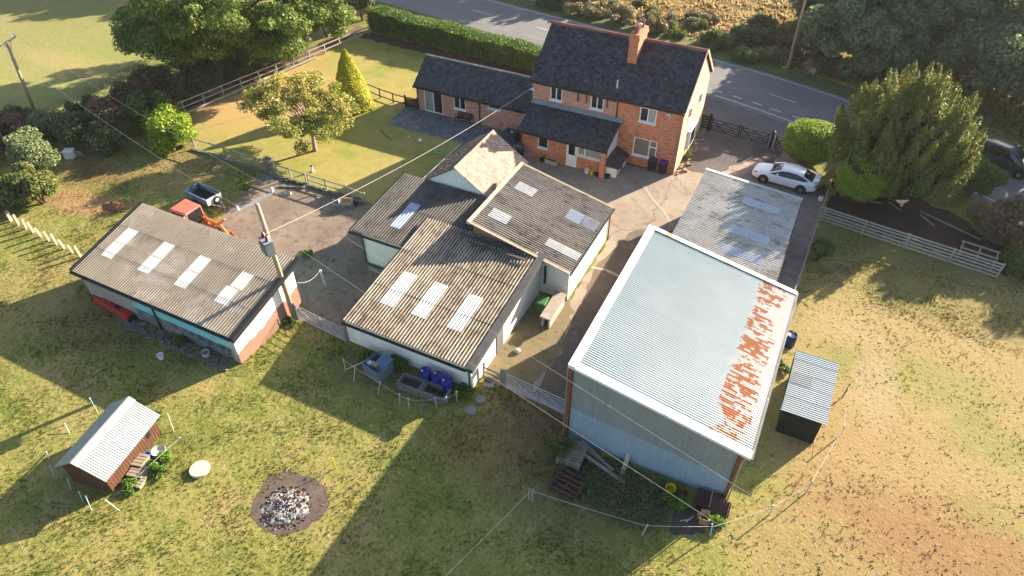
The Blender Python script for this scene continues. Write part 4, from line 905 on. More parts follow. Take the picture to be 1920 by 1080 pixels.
# clipped block conifer by the gates, the big spreading conifer and the round one
def shaggy_block(label, c, rad, h0, h1, n, size, mat, name, cat, power=3.2, inside=None, cfac=.86):
    t = thing(name, label, cat, (c[0], c[1], 0)); d = unit(rng.normal(0, 1, (n, 3)))
    s = (np.abs(d)**power).sum(1)**(-1/power); P_ = d*s[:, None]*np.array([rad[0], rad[1], (h1-h0)/2])*(.84+.27*rng.random(n)**2.2)[:, None]
    P_[:, :2] *= (1+.08*np.sin(P_[:, 2:3]*6+P_[:, 0:1]*4)); P_[:, 2] += (h0+h1)/2
    V = leaf_mesh(P_, unit(d+np.array([0, 0, .5])), size, 2.4, .75); np_mesh("foliage", V, quads(n), mat, t)
    b = MB(); b.lathe([(.01, h0+.1), (min(rad)*cfac, h0+.25), (min(rad)*cfac, h1-.35), (.01, h1-.2)], (0, 0, 0), 14); 
    for i, v in enumerate(b.v): b.v[i] = (v[0]*rad[0]/min(rad), v[1]*rad[1]/min(rad), v[2])
    b.tube([(0, 0, 0), (0, 0, h0+.4)], [.14, .10], 8)
    b.build("branches", surf("inner_twigs", (.03,.035,.012), None, 3, .95), t); return t
shaggy_block("bright lime clipped conifer block, by the black driveway gates", (-.05, 52.0), (1.85, 1.35), .5, 3.1, 34000, .17, f_leyl, "conifer_hedge", "hedge")
shaggy_block("round light green conifer bush on a short bare trunk", (3.75, 47.1), (1.55, 1.5), .85, 3.9, 24000, .17, f_leyl, "conifer_bush", "bush", 2.0, cfac=.8)
t = thing("conifer_tree", "broad dark green conifer with many upright sprays, next to the soil bed", "tree", (5.6, 50.3, 0))
cl = []
for i in range(330):
    d = rng.normal(0, 1, 3); d /= np.linalg.norm(d)
    if d[2] < -.75: continue
    s_ = .72+.28*rng.random(); taper = 1-.45*max(0, d[2])
    w2 = math.hypot(d[0], d[1])+1e-6; d[:2] *= (w2 if d[2] > 0 else .72+.28*w2)/w2; cl.append(((d[0]*4.5*s_*taper, d[1]*4.2*s_*taper, 4.0+d[2]*3.9*s_), (d[0]*.32, d[1]*.32)))
P_, D_ = spray_points(cl, 270, 1.9, .58); k_ = P_[:, 2] > .25
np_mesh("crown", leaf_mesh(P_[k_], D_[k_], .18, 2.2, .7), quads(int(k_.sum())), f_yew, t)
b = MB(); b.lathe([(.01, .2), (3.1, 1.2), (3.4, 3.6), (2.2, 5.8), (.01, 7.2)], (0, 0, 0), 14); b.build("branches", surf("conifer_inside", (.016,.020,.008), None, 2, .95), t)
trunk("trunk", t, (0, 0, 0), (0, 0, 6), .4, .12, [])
# bushes: (label, pixel of the base, radii, height, leaves, leaf size, material, name)
def bush(label, base, rad, h, n, size, mat, name="bush", cat="bush", nc=14, cr=None, group=None, dz=0.0, aspect=1.6, shell=.4):
    t = thing(name, label, cat, (base[0], base[1], 0), 0, group); cr = cr or .42*min(rad[0], rad[1], h)
    cl = clumps((0, 0, h*.48+dz), (rad[0]-cr*.6, rad[1]-cr*.6, h*.5-cr*.35), nc, cr, -.6, .35, .85)
    foliage("foliage", cl, n, size, mat, t, shell=shell, aspect=aspect)
    b = MB(); b.smooth = True
    for q in random.sample(cl, min(9, len(cl))): b.tube([(random.uniform(-.1, .1), random.uniform(-.1, .1), -.05), (q[0][0]*.4, q[0][1]*.4, q[0][2]*.55), tuple(q[0])], [.05, .035, .012], 5)
    b.build("stem", m_bark, t); return t
bush("bright green bushy conifer at the near end of the garden rail", (-46.4, 31.6), (2.7, 2.1), 2.9, 13000, .26, f_leyl, "conifer_bush", nc=22, aspect=2.2)
bush("pale grey-green tall shrub standing over the paddock edge", (-51.6, 23.6), (1.5, 1.5), 4.6, 11000, .19, f_willow, nc=26, cr=.75)
bush("yellow-green leafy bush below the pale grey-green shrub", (-48.6, 21.4), (2.5, 2.2), 3.0, 13000, .22, foliage_mat("sunny_bush_leaves", (.085,.11,.028), (.19,.20,.055), (.13,.16,.06)), nc=20, cr=.7)
bush("dark green bush at the left edge above the leaning white boards", (-51.2, 20.0), (3.0, 2.2), 2.6, 11000, .22, f_bush, nc=20, cr=.7)
bush("purple-brown shrub between dark bushes beside the paddock", (-52.0, 30.6), (1.9, 1.7), 3.3, 6000, .17, f_brown, nc=18)
bush("russet bramble at the left edge under the pole", (-57.6, 25.0), (3.6, 2.6), 2.6, 7500, .20, f_brown, nc=22, cr=.7)
bush("olive green bush behind the small white box", (-54.0, 28.2), (2.8, 2.2), 2.6, 7500, .20, f_bush, nc=18)
bush("low dark bush on the paddock side of the white box", (-50.6, 28.6), (2.0, 1.6), 1.9, 6000, .19, f_bush, nc=16)
bush("mid green shrub next to the purple-brown one", (-50.2, 33.0), (2.6, 2.1), 3.3, 7500, .21, f_weed, nc=18)
bush("deep brown thicket under the huge spreading tree", (-52.6, 36.2), (2.9, 2.6), 3.4, 8500, .20, f_brown, nc=20)
bush("dark evergreen thicket beside the garden rail under the huge tree", (-52.2, 40.2), (2.6, 2.6), 3.8, 9000, .22, f_bush, nc=20)
bush("dense shadowed shrub behind the huge tree's trunk", (-51.4, 47.0), (2.4, 2.4), 3.6, 8500, .23, f_bush, nc=20)
bush("straw-tinted bushy tree by the hedge end", (-49.2, 55.0), (2.3, 2.5), 5.2, 9000, .24, foliage_mat("straw_green_leaves", (.13,.125,.055), (.24,.205,.10), (.09,.105,.035)), nc=24, cr=.9)
bush("tall dark hedge tree at the road corner", (-48.6, 60.4), (2.2, 2.0), 4.2, 7500, .24, f_bush, nc=18)
bush("small leafy bush against the rail beside the low pale-roofed shed", (2.5, 39.6), (.85, 1.1), 1.7, 4500, .17, f_weed, nc=12)
bush("dark overgrown shrub beyond the end of the white rail fence", (13.6, 47.2), (2.9, 2.4), 3.2, 10000, .22, f_brown, nc=24)
bush("green shrub next to the road beside the broad conifer", (11.3, 52.4), (2.1, 1.7), 3.0, 9000, .21, f_weed, nc=16)
bush("low nettles at the end post of the white rail fence", (14.2, 44.0), (1.4, 1.3), 1.2, 3500, .17, f_weed, nc=10)
bush("ragged dark hedgerow at the right edge by the lane", (17.6, 47.0), (2.6, 3.0), 2.8, 8000, .22, f_bush, nc=18)
bush("small dark shrub between lime block and broad conifer", (3.2, 53.0), (.9, .9), 2.6, 3500, .2, f_bush, nc=10)
for lab, x, y, rx, h, mat in (("dark bush filling the far paddock hedge, beyond the purple-brown shrub", -55.4, 31.0, 2.2, 2.4, f_bush), ("brown thorny bush in the far paddock hedge, nearer the huge tree", -54.0, 34.0, 2.0, 2.6, f_brown), ("mid green bush in the paddock hedge under the huge tree's outer branches", -55.0, 37.2, 2.2, 2.6, f_bush), ("grey-green bush in the paddock hedge beyond the white box", -56.4, 28.0, 2.0, 2.2, f_willow), ("low russet bush at the foot of the left field pole", -60.2, 28.0, 2.0, 1.5, f_brown), ("leafy bush between the huge tree's trunk and the garden rail", -50.3, 44.6, 1.7, 2.8, f_weed), ("green bush at the garden rail, towards the straw-tinted tree", -49.6, 50.6, 1.9, 3.0, f_bush)):
    bush(lab, (x, y), (rx, rx*.9), h, int(3300*rx), .2, mat, nc=20, cr=.6, shell=.3)
# growth along the far side of the road
for i, (u, v, rx, h, mat, lab) in enumerate([
    (1090, 30, 2.6, 1.5, f_dry, "pale dry scrub across the road, left of the chimney"), (1160, 42, 3.0, 1.9, f_dry, "tall straw-coloured scrub across the road beside the chimney"),
    (1225, 55, 2.8, 2.0, f_dry, "feathery pale bush across the road right of the chimney"), (1040, 14, 2.4, 1.3, f_bush, "dark low scrub where the far verge leaves the picture"),
    (1305, 52, 1.6, 1.0, f_bush, "small dark clump at the edge of the straw field"), (1345, 88, 2.2, 1.5, f_weed, "green thicket across the road beyond the house gable"),
    (1405, 82, 2.6, 1.7, f_bush, "grey-green thicket left of the roadside pole"), (1440, 60, 2.8, 1.7, f_bush, "dark scrub behind the roadside pole"),
    (1395, 112, 2.1, 1.0, f_weed, "low weeds on the verge below the thicket"), (1520, 112, 2.6, 1.2, f_brown, "russet bracken right of the roadside pole"), (1560, 140, 2.6, 1.2, f_brown, "brown bracken above the far road edge"),
    (1450, 112, 1.8, .9, f_dry, "dry grass clump round the roadside pole")]):
    q = at(u, v); bush(lab, (q.x, q.y), (rx, rx*.8), h, int(2300*rx), .2, mat, "scrub", "scrub", nc=16, cr=.55, shell=.2)
# trees across the road
for lab, u, v, c_z, rad, hz, n in (("tall hazy green tree across the road behind the roadside pole", 1600, 125, 5.2, (5.0, 4.6), 4.4, 26000), ("wide hazy tree across the road above the broad conifer", 1700, 118, 5.6, (6.2, 5.6), 4.8, 32000),
                               ("dark leafy tree across the road above the green vehicle", 1810, 140, 5.0, (5.6, 5.2), 4.4, 28000), ("lighter green tree at the right edge across the road", 1915, 190, 4.2, (4.6, 4.6), 3.6, 20000),
                               ("sunlit olive tree by the roadside pole top", 1545, 52, 3.4, (3.4, 3.2), 2.8, 13000)):
    q = at(u, v); tree(lab, q, q+Vector((0, 0, c_z*.92)), (rad[0]*1.12, rad[1]*1.12, hz*1.1), 80, 1.35, int(n*1.7), .32, f_far, c_z*.8, .28, zmin=-.9)
# trees standing outside the picture whose shade falls into it
for lab, x, y, cz, rad, hz in (("roadside tree further along the verge", 19.8, 62.5, 5.6, 3.9, 4.0), ("field tree beyond the lane", 26, 62, 5.6, 4.2, 4.0), ("tree on the paddock boundary", 32, 60.5, 5.6, 4.2, 4.0), ("tall tree past the hedge corner", -58, 77, 7, 3.6, 5), ("tree along the far field edge", -66.5, 73, 7, 3.0, 5), ("young tree on the far field edge", -73, 70, 6.5, 2.4, 4.6),
                               ("field boundary tree beyond the pole", -80, 68, 7, 3.2, 5), ("boundary tree past the far field", -92, 64, 7, 3.4, 5), ("boundary tree at the far field corner", -101, 61, 7, 4, 5), ("hedgerow tree over the road", -38, 88, 8, 6.5, 6), ("hedgerow tree further over the road", -26, 92, 7, 6, 5)):
    tree(lab, (x, y, 0), (x, y, cz), (rad, rad, hz), 40, 1.7, 7000, .7, f_far, cz*.8, .35)

for i in range(30):
    u_ = 1000+i*20+random.uniform(-8, 8); q = at(u_, 8+(u_-1000)*.245-random.uniform(4, 46)); r0 = random.uniform(.9, 2.0)
    bush("dry scrub clump in the rough belt beyond the far verge", (q.x, q.y), (r0, r0*.8), random.uniform(.6, 1.3), int(900*r0), .22, random.choice([f_dry, f_dry, f_brown, f_bush, f_weed]), "scrub", "scrub", nc=9, cr=.45, shell=.1, group="scrub clumps beyond the road")
# ---------------------------------------------------------------- grass tufts
def inside(x, y, poly):
    r = np.zeros(len(x), bool); n = len(poly)
    for i in range(n):
        (xa, ya), (xb, yb) = poly[i][:2], poly[(i+1) % n][:2]
        r ^= ((ya > y) != (yb > y)) & (x < (xb-xa)*(y-ya)/(yb-ya+1e-9)+xa)
    return r
def in_view(x, y, m=1.12):
    s, c = math.sin(PITCH), math.cos(PITCH); ca, sa = math.cos(YAW), math.sin(YAW)
    X, Y = x*ca+y*sa, -x*sa+y*ca; d = Y*c+CAM_H*s; u = X/d*FOC/960; v = (Y*s-CAM_H*c)/d*FOC/540
    return (np.abs(u) < m) & (np.abs(v) < m+.06)
RECT = [(-36.7, -24.7, 15.9, 21.3), (-20.5, -12.3, 20, 28.9), (-23.9, -17, 26.3, 32.6), (-6.8, 1.3, 19.5, 31.2), (-6, .4, 31, 42.5), (2.5, 4.5, 24.5, 28.6), (-22.9, -17.7, 32.5, 38)]
def tufts(name, n, box, size, lean, excl, mat, dens=None, blades=3):
    x = rng.uniform(box[0], box[1], n); y = rng.uniform(box[2], box[3], n); k = in_view(x, y)
    for r in RECT: k &= ~((x > r[0]) & (x < r[1]) & (y > r[2]) & (y < r[3]))
    for p in excl: k &= ~inside(x, y, p)
    f = np.array([.5+.5*math.sin(a*.9+math.sin(b*.7)*2)*math.sin(b*1.1+math.cos(a*.5)*2) for a, b in zip(x, y)]); k &= rng.random(n) < (.35+.65*f)*np.where((x > 1.2) & (y < 36), .3, 1.0)
    x, y, f = x[k], y[k], f[k]; n = len(x); V = []
    sz = size*rng.uniform(.5, 1.25, n)*(.7+.6*f)
    for j in range(blades):
        a = rng.uniform(0, 2*PI, n); w = sz*.34; l = sz*lean*rng.normal(0, 1, n); m_ = sz*lean*rng.normal(0, 1, n); ox, oy = rng.normal(0, sz*.3), rng.normal(0, sz*.3)
        V.append(np.stack([np.stack([x+ox-np.cos(a)*w, y+oy-np.sin(a)*w, np.zeros(n)], 1), np.stack([x+ox+np.cos(a)*w, y+oy+np.sin(a)*w, np.zeros(n)], 1), np.stack([x+ox+l, y+oy+m_, sz*rng.uniform(.6, 1.1, n)], 1)], 1))
    V = np.stack(V, 1).reshape(-1, 3); F = np.arange(len(V)).reshape(-1, 3)
    return tag(np_mesh(name, V, F, mat), "short uneven grass over the paddocks", "grass", kind='stuff')
m_tuft = ground_material("grass_blades", True)
BURN = [tuple((at(541, 945)+Vector((1.38*math.cos(a), 1.36*math.sin(a), 0))).xy) for a in [2*PI*i/16 for i in range(16)]]
tufts("grass", 230000, (-62, 19, 0, 46), .066, .9, [YARD, DRIVE, LAWN, BURN, [(2.2, 45), (13.4, 43.2), (15, 52), (2, 52)]], m_tuft)

# ================================================================ FENCES, GATES, POLES, WIRES
def V3(p, z): return Vector((p[0], p[1], z))
def post_fence(name, label, cat, pts, h, rails, mat, pw=.09, rw=(.035, .09), lean=.02, group=None, side=.05, mesh=None, skip_posts=False):
    """posts at pts (2d) each a part, straight rails between them at the heights given"""
    o = Vector((*pts[0], 0)); t = thing(name, label, cat, o, 0, group); tops = []
    for p in pts:
        b = MB(); a = V3(p, -.1)-o; q = V3((p[0]+random.gauss(0, lean), p[1]+random.gauss(0, lean)), h)-o; b.bar(a, q, pw, pw); tops.append((a, q))
        if not skip_posts: b.build("post", mat, t)
    for z in rails:
        b = MB()
        for (a0, q0), (a1, q1) in zip(tops[:-1], tops[1:]):
            d = (a1-a0).normalized(); n = Vector((d.y, -d.x, 0))*side
            p0 = a0.lerp(q0, (z+.1)/(h+.1))+n-d*.04; p1 = a1.lerp(q1, (z+.1)/(h+.1))+n+d*.04+Vector((0, 0, random.gauss(0, .012)))
            b.bar(p0, p1, rw[0], rw[1])
        b.build("rail", mat, t)
    if mesh:
        b = MB()
        for (a0, q0), (a1, q1) in zip(tops[:-1], tops[1:]):
            L = (a1-a0).length; k = int(L/.14)
            for i in range(k+1): f = i/k; b.tube([a0.lerp(a1, f)+Vector((0, 0, .1)), q0.lerp(q1, f)], .004, 4, False)
            for j in range(8): f = (j+.5)/8; b.tube([a0.lerp(q0, .1+f*.9), a1.lerp(q1, .1+f*.9)], .004, 4, False)
        b.build("wire_mesh", m_galv_dull, t)
    return t
ln = lambda a, b, k: [tuple(Vector(a).lerp(Vector(b), i/k).xy) for i in range(k+1)]
m_greywood = surf("silvered_fence_wood", (.34,.29,.23), (.25,.21,.16), 4, .9, spot=(.14,.12,.10), sscale=3, slo=.58, shi=.72)
m_whitewood = surf("peeling_white_wood", (.38,.355,.32), (.28,.255,.225), 4, .8, spot=(.24,.20,.16), sscale=5, slo=.56, shi=.70)
A, B_ = at(300, 206, .95), at(690, 50, .95)
post_fence("rail_fence", "weathered post and rail fence along the field side of the garden", "fence", ln((A.x, A.y), (B_.x, B_.y), 12), 1.02, (.45, .93), m_whitewood, .1, (.05, .10))
A, B_ = at(332, 218, .22), at(592, 106, .22)
post_fence("edging_rail", "low single white rail edging the brown side of the lawn", "fence", ln((A.x, A.y), (B_.x, B_.y), 8), .26, (.2,), m_whitewood, .08, (.06, .13))
post_fence("mesh_fence", "grey wooden fence with wire mesh between lawn and yard", "fence", [(-44.5, 32.0), (-41.2, 31.95), (-37.9, 31.95), (-36.0, 31.95), (-34.6, 31.95), (-33.1, 31.9)], 1.0, (.94,), m_greywood, .09, (.05, .08), .04, mesh=True)
post_fence("rail_fence", "grey two rail fence panel between lawn and yard, beside the mesh", "fence", [(-32.9, 31.9), (-31.2, 31.9), (-29.4, 31.85), (-27.6, 31.75)], 1.0, (.45, .92), m_greywood, .1, (.05, .09), .03, mesh=True)
t = thing("garden_kerb", "mossy low concrete kerb at the foot of the lawn fence", "kerb", (-36, 31.7, 0)); b = MB()
for i in range(16): b.box(-8.6+i*1.06, -8.6+i*1.06+1.03, -.10+random.uniform(-.03, .03), .12, -.05, .17+random.uniform(-.03, .03))
b.build("block", m_stone_old, t)
t = thing("gate_post", "broken grey stone gate post standing in the mesh fence line", "post", (-36.75, 32.05, 0))
b = MB(); b.hexa([(-.22, -.2, -.1), (.22, -.2, -.1), (.22, .2, -.1), (-.22, .2, -.1)], [(-.2, -.18, 1.02), (.18, -.18, 1.05), (.2, .2, .98), (-.18, .18, 1.05)]); b.build("shaft", m_stone_old, t, .03)
b = MB(); b.hexa([(-.30, -.27, 1.0), (.28, -.27, 1.03), (.28, .27, 1.0), (-.28, .27, 1.04)], [(-.25, -.2, 1.18), (.2, -.22, 1.16), (.22, .2, 1.14), (-.2, .2, 1.2)]); b.build("cap", m_stone_old, t, .04)
post_fence("rail_fence", "thin black two rail garden fence behind the patio", "fence", [(-37.8, 46.3), (-36.2, 45.95), (-34.6, 45.7), (-33.2, 45.65)], .95, (.25, .9), m_darkwood, .08, (.05, .08), .01)
t = thing("picket_gate", "black picket gate against the annexe corner", "gate", (-32.6, 45.62, 0)); b = MB()
for i in range(10): b.box(-.55+i*.118, -.55+i*.118+.07, -.015, .015, .04, .95+.06*math.sin(i*.35))
b.build("picket", m_darkwood, t); b = MB(); b.box(-.56, .62, .016, .045, .2, .29); b.box(-.56, .62, .016, .045, .7, .79); b.build("rail", m_darkwood, t)
for x in (-.64, .66):
    b = MB(); b.box(x-.06, x+.06, -.06, .06, -.1, 1.1); b.build("post", m_darkwood, t)
# black five-bar driveway gates
def bar_gate(name, label, p, q, h, bars, mat, cross=True, w=.035, tube=False, uprights=(0, 1), brace=False, group=None):
    p, q = Vector((*p, 0)), Vector((*q, 0)); d = q-p; L = d.length; t = thing(name, label, "gate", p, math.atan2(d.y, d.x), group)
    f = MB()
    for i, z in enumerate(bars):
        if tube: f.tube([(.02, 0, z), (L-.02, 0, z)], .022 if i in (0, len(bars)-1) else .016, 6)
        else: f.box(.02, L-.02, -.02, .02, z-.035, z+.035)
    f.build("bar", mat, t)
    for u in uprights:
        f = MB()
        if tube: f.tube([(.02+u*(L-.04), .0, bars[0]), (.02+u*(L-.04), 0, h)], .024, 6)
        else: f.box(u*(L-.09), u*(L-.09)+.09, -.026, .026, bars[0]-.08, h+(.18 if u in (0, 1) else 0))
        f.build("upright", mat, t)
    if cross:
        f = MB(); f.bar((.05, -.03, bars[0]), (L*.5, -.03, h), .022, .06); f.bar((.05, -.03, h), (L*.5, -.036, bars[0]), .02, .06); f.bar((L*.5, -.03, bars[0]), (L-.05, -.03, h), .022, .06); f.bar((L*.5, -.036, h), (L-.05, -.036, bars[0]), .02, .06); f.build("brace", mat, t)
    if brace:
        f = MB(); f.tube([(.05, -.02, h), (L*.5, -.02, bars[0])], .014, 6); f.tube([(L*.5, -.02, h), (L-.05, -.02, bars[0])], .014, 6); f.build("brace", mat, t)
    return t
fb = (.18, .38, .60, .84, 1.12)
bar_gate("field_gate", "left leaf of the black cross-braced wooden driveway gates", (-8.05, 53.3), (-5.65, 52.98), 1.12, fb, m_darkwood, group="black driveway gates")
bar_gate("field_gate", "right leaf of the black cross-braced wooden driveway gates", (-5.58, 52.97), (-3.3, 52.82), 1.12, fb, m_darkwood, group="black driveway gates")
bar_gate("field_gate", "narrow black cross-braced side gate by the lime conifer block", (-2.75, 52.8), (-1.65, 52.72), 1.05, fb, m_darkwood)
for x, y, lab in ((-8.2, 53.35, "black gate post nearest the farmhouse gable"), (-3.05, 52.82, "thick black gate post between the driveway gates and side gate"), (-2.85, 52.6, "thin grey steel post beside the thick black gate post")):
    t = thing("gate_post", lab, "post", (x, y, 0)); b = MB()
    if "steel" in lab: b.tube([(0, 0, -.1), (0, 0, 1.2)], .035, 8); b.build("shaft", m_galv_dull, t)
    else:
        b.box(-.11, .11, -.11, .11, -.1, 1.42); b.build("shaft", m_darkwood, t); b = MB(); b.hexa([(-.14, -.14, 1.42), (.14, -.14, 1.42), (.14, .14, 1.42), (-.14, .14, 1.42)], [(-.03, -.03, 1.52), (.03, -.03, 1.52), (.03, .03, 1.52), (-.03, .03, 1.52)]); b.build("cap", m_darkwood, t)
t = thing("board_fence", "short black board fence joining the farmhouse gable to the gates", "fence", (-8.55, 53.4, 0)); b = MB()
for i in range(5): b.box(-.32, .26, -.02, .02, .12+i*.24, .12+i*.24+.17)
b.build("board", m_darkwood, t); b = MB(); b.box(-.36, -.28, -.05, .05, -.1, 1.35); b.build("post", m_darkwood, t)
t = thing("timber_prop", "pale timber prop standing by the black board fence", "post", (-8.7, 54.2, 0)); b = MB(); b.bar((0, 0, 0), (.05, 0, 1.5), .1); b.bar((-.5, -.05, .5), (.04, .04, 1.35), .08); b.build("timber", m_paleboard, t)
# drive side rail, white rail fence, boards
A, B_ = at(1554, 358, .95), at(1492, 545, .95)
post_fence("rail_fence", "grey single rail fence beside the low pale-roofed shed", "fence", ln((A.x, A.y), (B_.x, B_.y), 5), 1.0, (.93,), m_greywood, .09, (.06, .11), .02)
post_fence("rail_fence", "long white four rail fence in front of the soil bed", "fence", ln((2.1, 44.3), (12.9, 42.9), 4), 1.15, (.12, .38, .63, .88, 1.1), m_whitewood, .10, (.04, .11), .02)
t = thing("trestle", "bare wooden frame leaning over the far end of the white rail fence", "frame", tuple(at(1822, 500)), R(-8)); b = MB()
for x in (-1.0, 0, 1.0): b.bar((x, 0, 0), (x, .15, 1.0), .09)
for x in (-1.0, 1.0): b.bar((x, .15, 1.0), (x, 1.0, .95), .09)
b.bar((-1.1, .15, 1.02), (1.1, .15, 1.02), .1); b.bar((-1.1, 1.0, .98), (1.1, 1.0, .98), .1); b.bar((0, .15, 1.0), (0, 1.0, .97), .09); b.build("timber", m_paleboard, t)
p0, p1 = at(22, 415), at(152, 482)
for i in range(10):
    q = p0.lerp(p1, i/9); t = thing("fence_stake", "pale split stake, one of a leaning row at the left edge of the paddock", "stake", tuple(q), 0, "leaning pale stakes left of the long shed")
    b = MB(); d = Vector((random.uniform(-.14, .08), random.uniform(-.12, .1), .82+random.uniform(-.12, .12))); b.bar((0, 0, -.05), d, .2 if i else .26, .05, up=(1, .3, 0)); b.build("board", m_paleboard, t)
bar_gate("field_gate", "galvanised seven-bar gate between the pole and the cream shed", (-24.2, 20.2), (-20.55, 19.9), 1.15, (.14, .28, .42, .58, .76, .95, 1.15), m_galv, False, tube=True, uprights=(0, .5, 1), brace=True)
bar_gate("field_gate", "galvanised seven-bar gate next to the tall barn", (-10.85, 21.03), (-6.95, 20.75), 1.15, (.14, .28, .42, .58, .76, .95, 1.15), m_galv, False, tube=True, uprights=(0, .5, 1), brace=True)
t = thing("gate_post", "twin grey steel gate posts chained by the barn gate", "post", (-11.0, 21.05, 0)); b = MB(); b.tube([(0, 0, -.1), (0, 0, 1.35)], .07, 8); b.tube([(-.14, .02, -.1), (-.14, .02, 1.3)], .05, 8); b.build("shaft", m_galv_dull, t); b = MB(); b.lathe([(.1, -.02), (.1, .02)], (-.05, 0, .8), 10); b.build("chain", m_galv, t)
t = thing("gate_post", "grey steel gate post beside the long livestock shed", "post", (-24.3, 20.22, 0)); b = MB(); b.tube([(0, 0, -.1), (0, 0, 1.3)], .06, 8); b.build("shaft", m_galv_dull, t)
t = thing("gate_post", "grey steel gate post against the cream shed's corner", "post", (-20.5, 19.88, 0)); b = MB(); b.tube([(0, 0, -.1), (0, 0, 1.3)], .06, 8); b.build("shaft", m_galv_dull, t)
post_fence("rail_fence", "short pale three rail fence between cream shed and barn gate", "fence", [(-12.25, 21.15), (-11.15, 21.07)], 1.15, (.2, .55, .9), m_paleboard, .09, (.04, .10), .01)

def pole(label, base, top, arm, arm_w, extra=None):
    base, top = Vector(base), Vector(top); t = thing("utility_pole", label, "pole", base); b = MB(); b.smooth = True
    b.tube([(0, 0, -.2), (top-base)*.5, top-base], [.155, .135, .11], 10); b.build("shaft", m_pole, t)
    a, c = Vector(arm[0])-base, Vector(arm[1])-base; b = MB(); b.bar(a, c, .11, .12); m_ = (a+c)/2; b.bar(m_-Vector((0, 0, .75)), m_+(a-m_)*.45, .04); b.bar(m_-Vector((0, 0, .75)), m_+(c-m_)*.45, .04); b.build("crossarm", m_galv, t)
    for e in (a, c):
        b = MB(); b.lathe([(.03, .04), (.10, .08), (.05, .12), (.10, .17), (.05, .21), (.09, .26), (.03, .32), (0, .33)], e, 10); b.build("insulator", surf("white_porcelain", (.70,.69,.66), None, 2, .3, bump=0), t)
    return t
def ywrap(t, base, top, f, w=.32):
    base, top = Vector(base), Vector(top); b = MB(); d = top-base; b.tube([d*f, d*f+d.normalized()*w], .148-.04*f, 10, False); b.build("warning_plate", m_yellow, t)
PB, PT = Vector((-24.47, 20.15, 0)), at(482, 383, 8.35)
CA, CB = at(447, 396, 8.0), at(511, 361, 8.0)
t = pole("wooden electricity pole carrying a grey transformer, by the end of the long shed", PB, PT, (CA, CB), .1)
ywrap(t, PB, PT, .47, .5)
TX = PB.lerp(PT, .73)-PB
b = MB(); b.T = Matrix.Translation(TX+Vector((.25, -.40, -.05))) @ Matrix.Rotation(R(-25), 4, 'Z'); b.box(-.36, .36, -.22, .22, -.55, .30); b.box(-.40, .40, -.26, .26, .30, .36)
for i in range(7): b.box(-.33+i*.1, -.33+i*.1+.03, -.30, -.22, -.45, .2)
b.build("transformer", surf("transformer_grey", (.30,.32,.33), (.24,.26,.27), 3, .5, .2, bump=.05), t)
for dx in (-.2, .18):
    b = MB(); c_ = TX+Vector((.25+dx, -.38-dx*.4, .30)); b.lathe([(.05, 0), (.11, .06), (.07, .1), (.11, .16), (.07, .2), (.10, .26), (.04, .34), (0, .36)], c_, 10); b.build("bushing", surf("brown_porcelain", (.16,.03,.02), None, 2, .3, bump=0), t)
b = MB(); b.bar(TX+Vector((-.1, .1, .1)), TX+Vector((.3, -.3, .1)), .08); b.bar(TX+Vector((-.1, .1, -.45)), TX+Vector((.3, -.3, -.45)), .08); b.build("bracket", m_galv, t)
b = MB(); b.tube([PB.lerp(PT, .42)-PB, Vector((-.75, -2.15, 0))+Vector((0, 0, 0))], .012, 5); b.build("stay_wire", m_galv_dull, t)
b = MB(); b.tube([Vector((-.62, -1.75, .78)), Vector((-.74, -2.12, .04))], .032, 6); b.build("stay_guard", m_yellow, t)
LB = Vector((-61.9, 30.4, 0)); LT = at(12, 79, 6.2); LT.z = 6.2
LA, LC = at(-4, 88, 6.0), at(29, 69, 6.0)
pole("slim wooden pole with a crossarm, alone in the left field", LB, LT, (LA, LC), .1)
RB = Vector((-4.41, 68.94, 0)); RT = Vector((-4.6, 69.2, 9.0))
t = pole("leaning wooden pole with a yellow plate on the verge across the road", RB, RT, ((-5.3, 69.0, 8.7), (-3.9, 69.4, 8.7)), .1); ywrap(t, RB, RT, .19, .4)
def wire(label, pts, sag, r=.0062, name="overhead_wire", mat=None, cat="wire", group=None):
    b = MB()
    for p, q in zip(pts[:-1], pts[1:]):
        p, q = Vector(p), Vector(q); P_ = [p.lerp(q, i/14)-Vector((0, 0, sag*4*(i/14)*(1-i/14))) for i in range(15)]; b.tube(P_, r, 5)
    return tag(b.build(name, mat or m_wire), label, cat, group)
up = Vector((0, 0, .3))
NA, NB = Vector((14.2, 10.4, 7.6)), Vector((15.6, 11.6, 7.6))
wire("overhead wire from the left field pole to the near end of the transformer pole's crossarm", [LA+up, CA+up], .5); wire("overhead wire from the left field pole to the far end of the transformer pole's crossarm", [LC+up, CB+up], .5)
wire("long overhead wire crossing low over the barn's front wall", [CA+up, NA], .35); wire("long overhead wire crossing high over the barn's roof edge", [CB+up, NB], .35)
HW = Vector((-20.8, 45.4, 4.6))
wire("thick pale cable from the transformer pole to the farmhouse corner", [PB+TX+Vector((.25, -.3, .6)), HW], .5, .016, "service_cable", surf("pale_cable", (.42,.39,.35), None, 2, .7, bump=0), "cable")
wire("thin line sagging from the farmhouse corner over the annexe roof", [HW+Vector((0, .0, .35)), Vector((-25.6, 43.0, 2.2)), Vector((-23.0, 38.3, 3.9))], .1, .008, "phone_line")
q = at(605, 520); wire("sagging white cable across the yard to the leaning white pipe", [Vector((-24.4, 21.0, 2.2)), at(601, 505, 1.5)], .35, .012, "hanging_cable", m_tape, "cable")

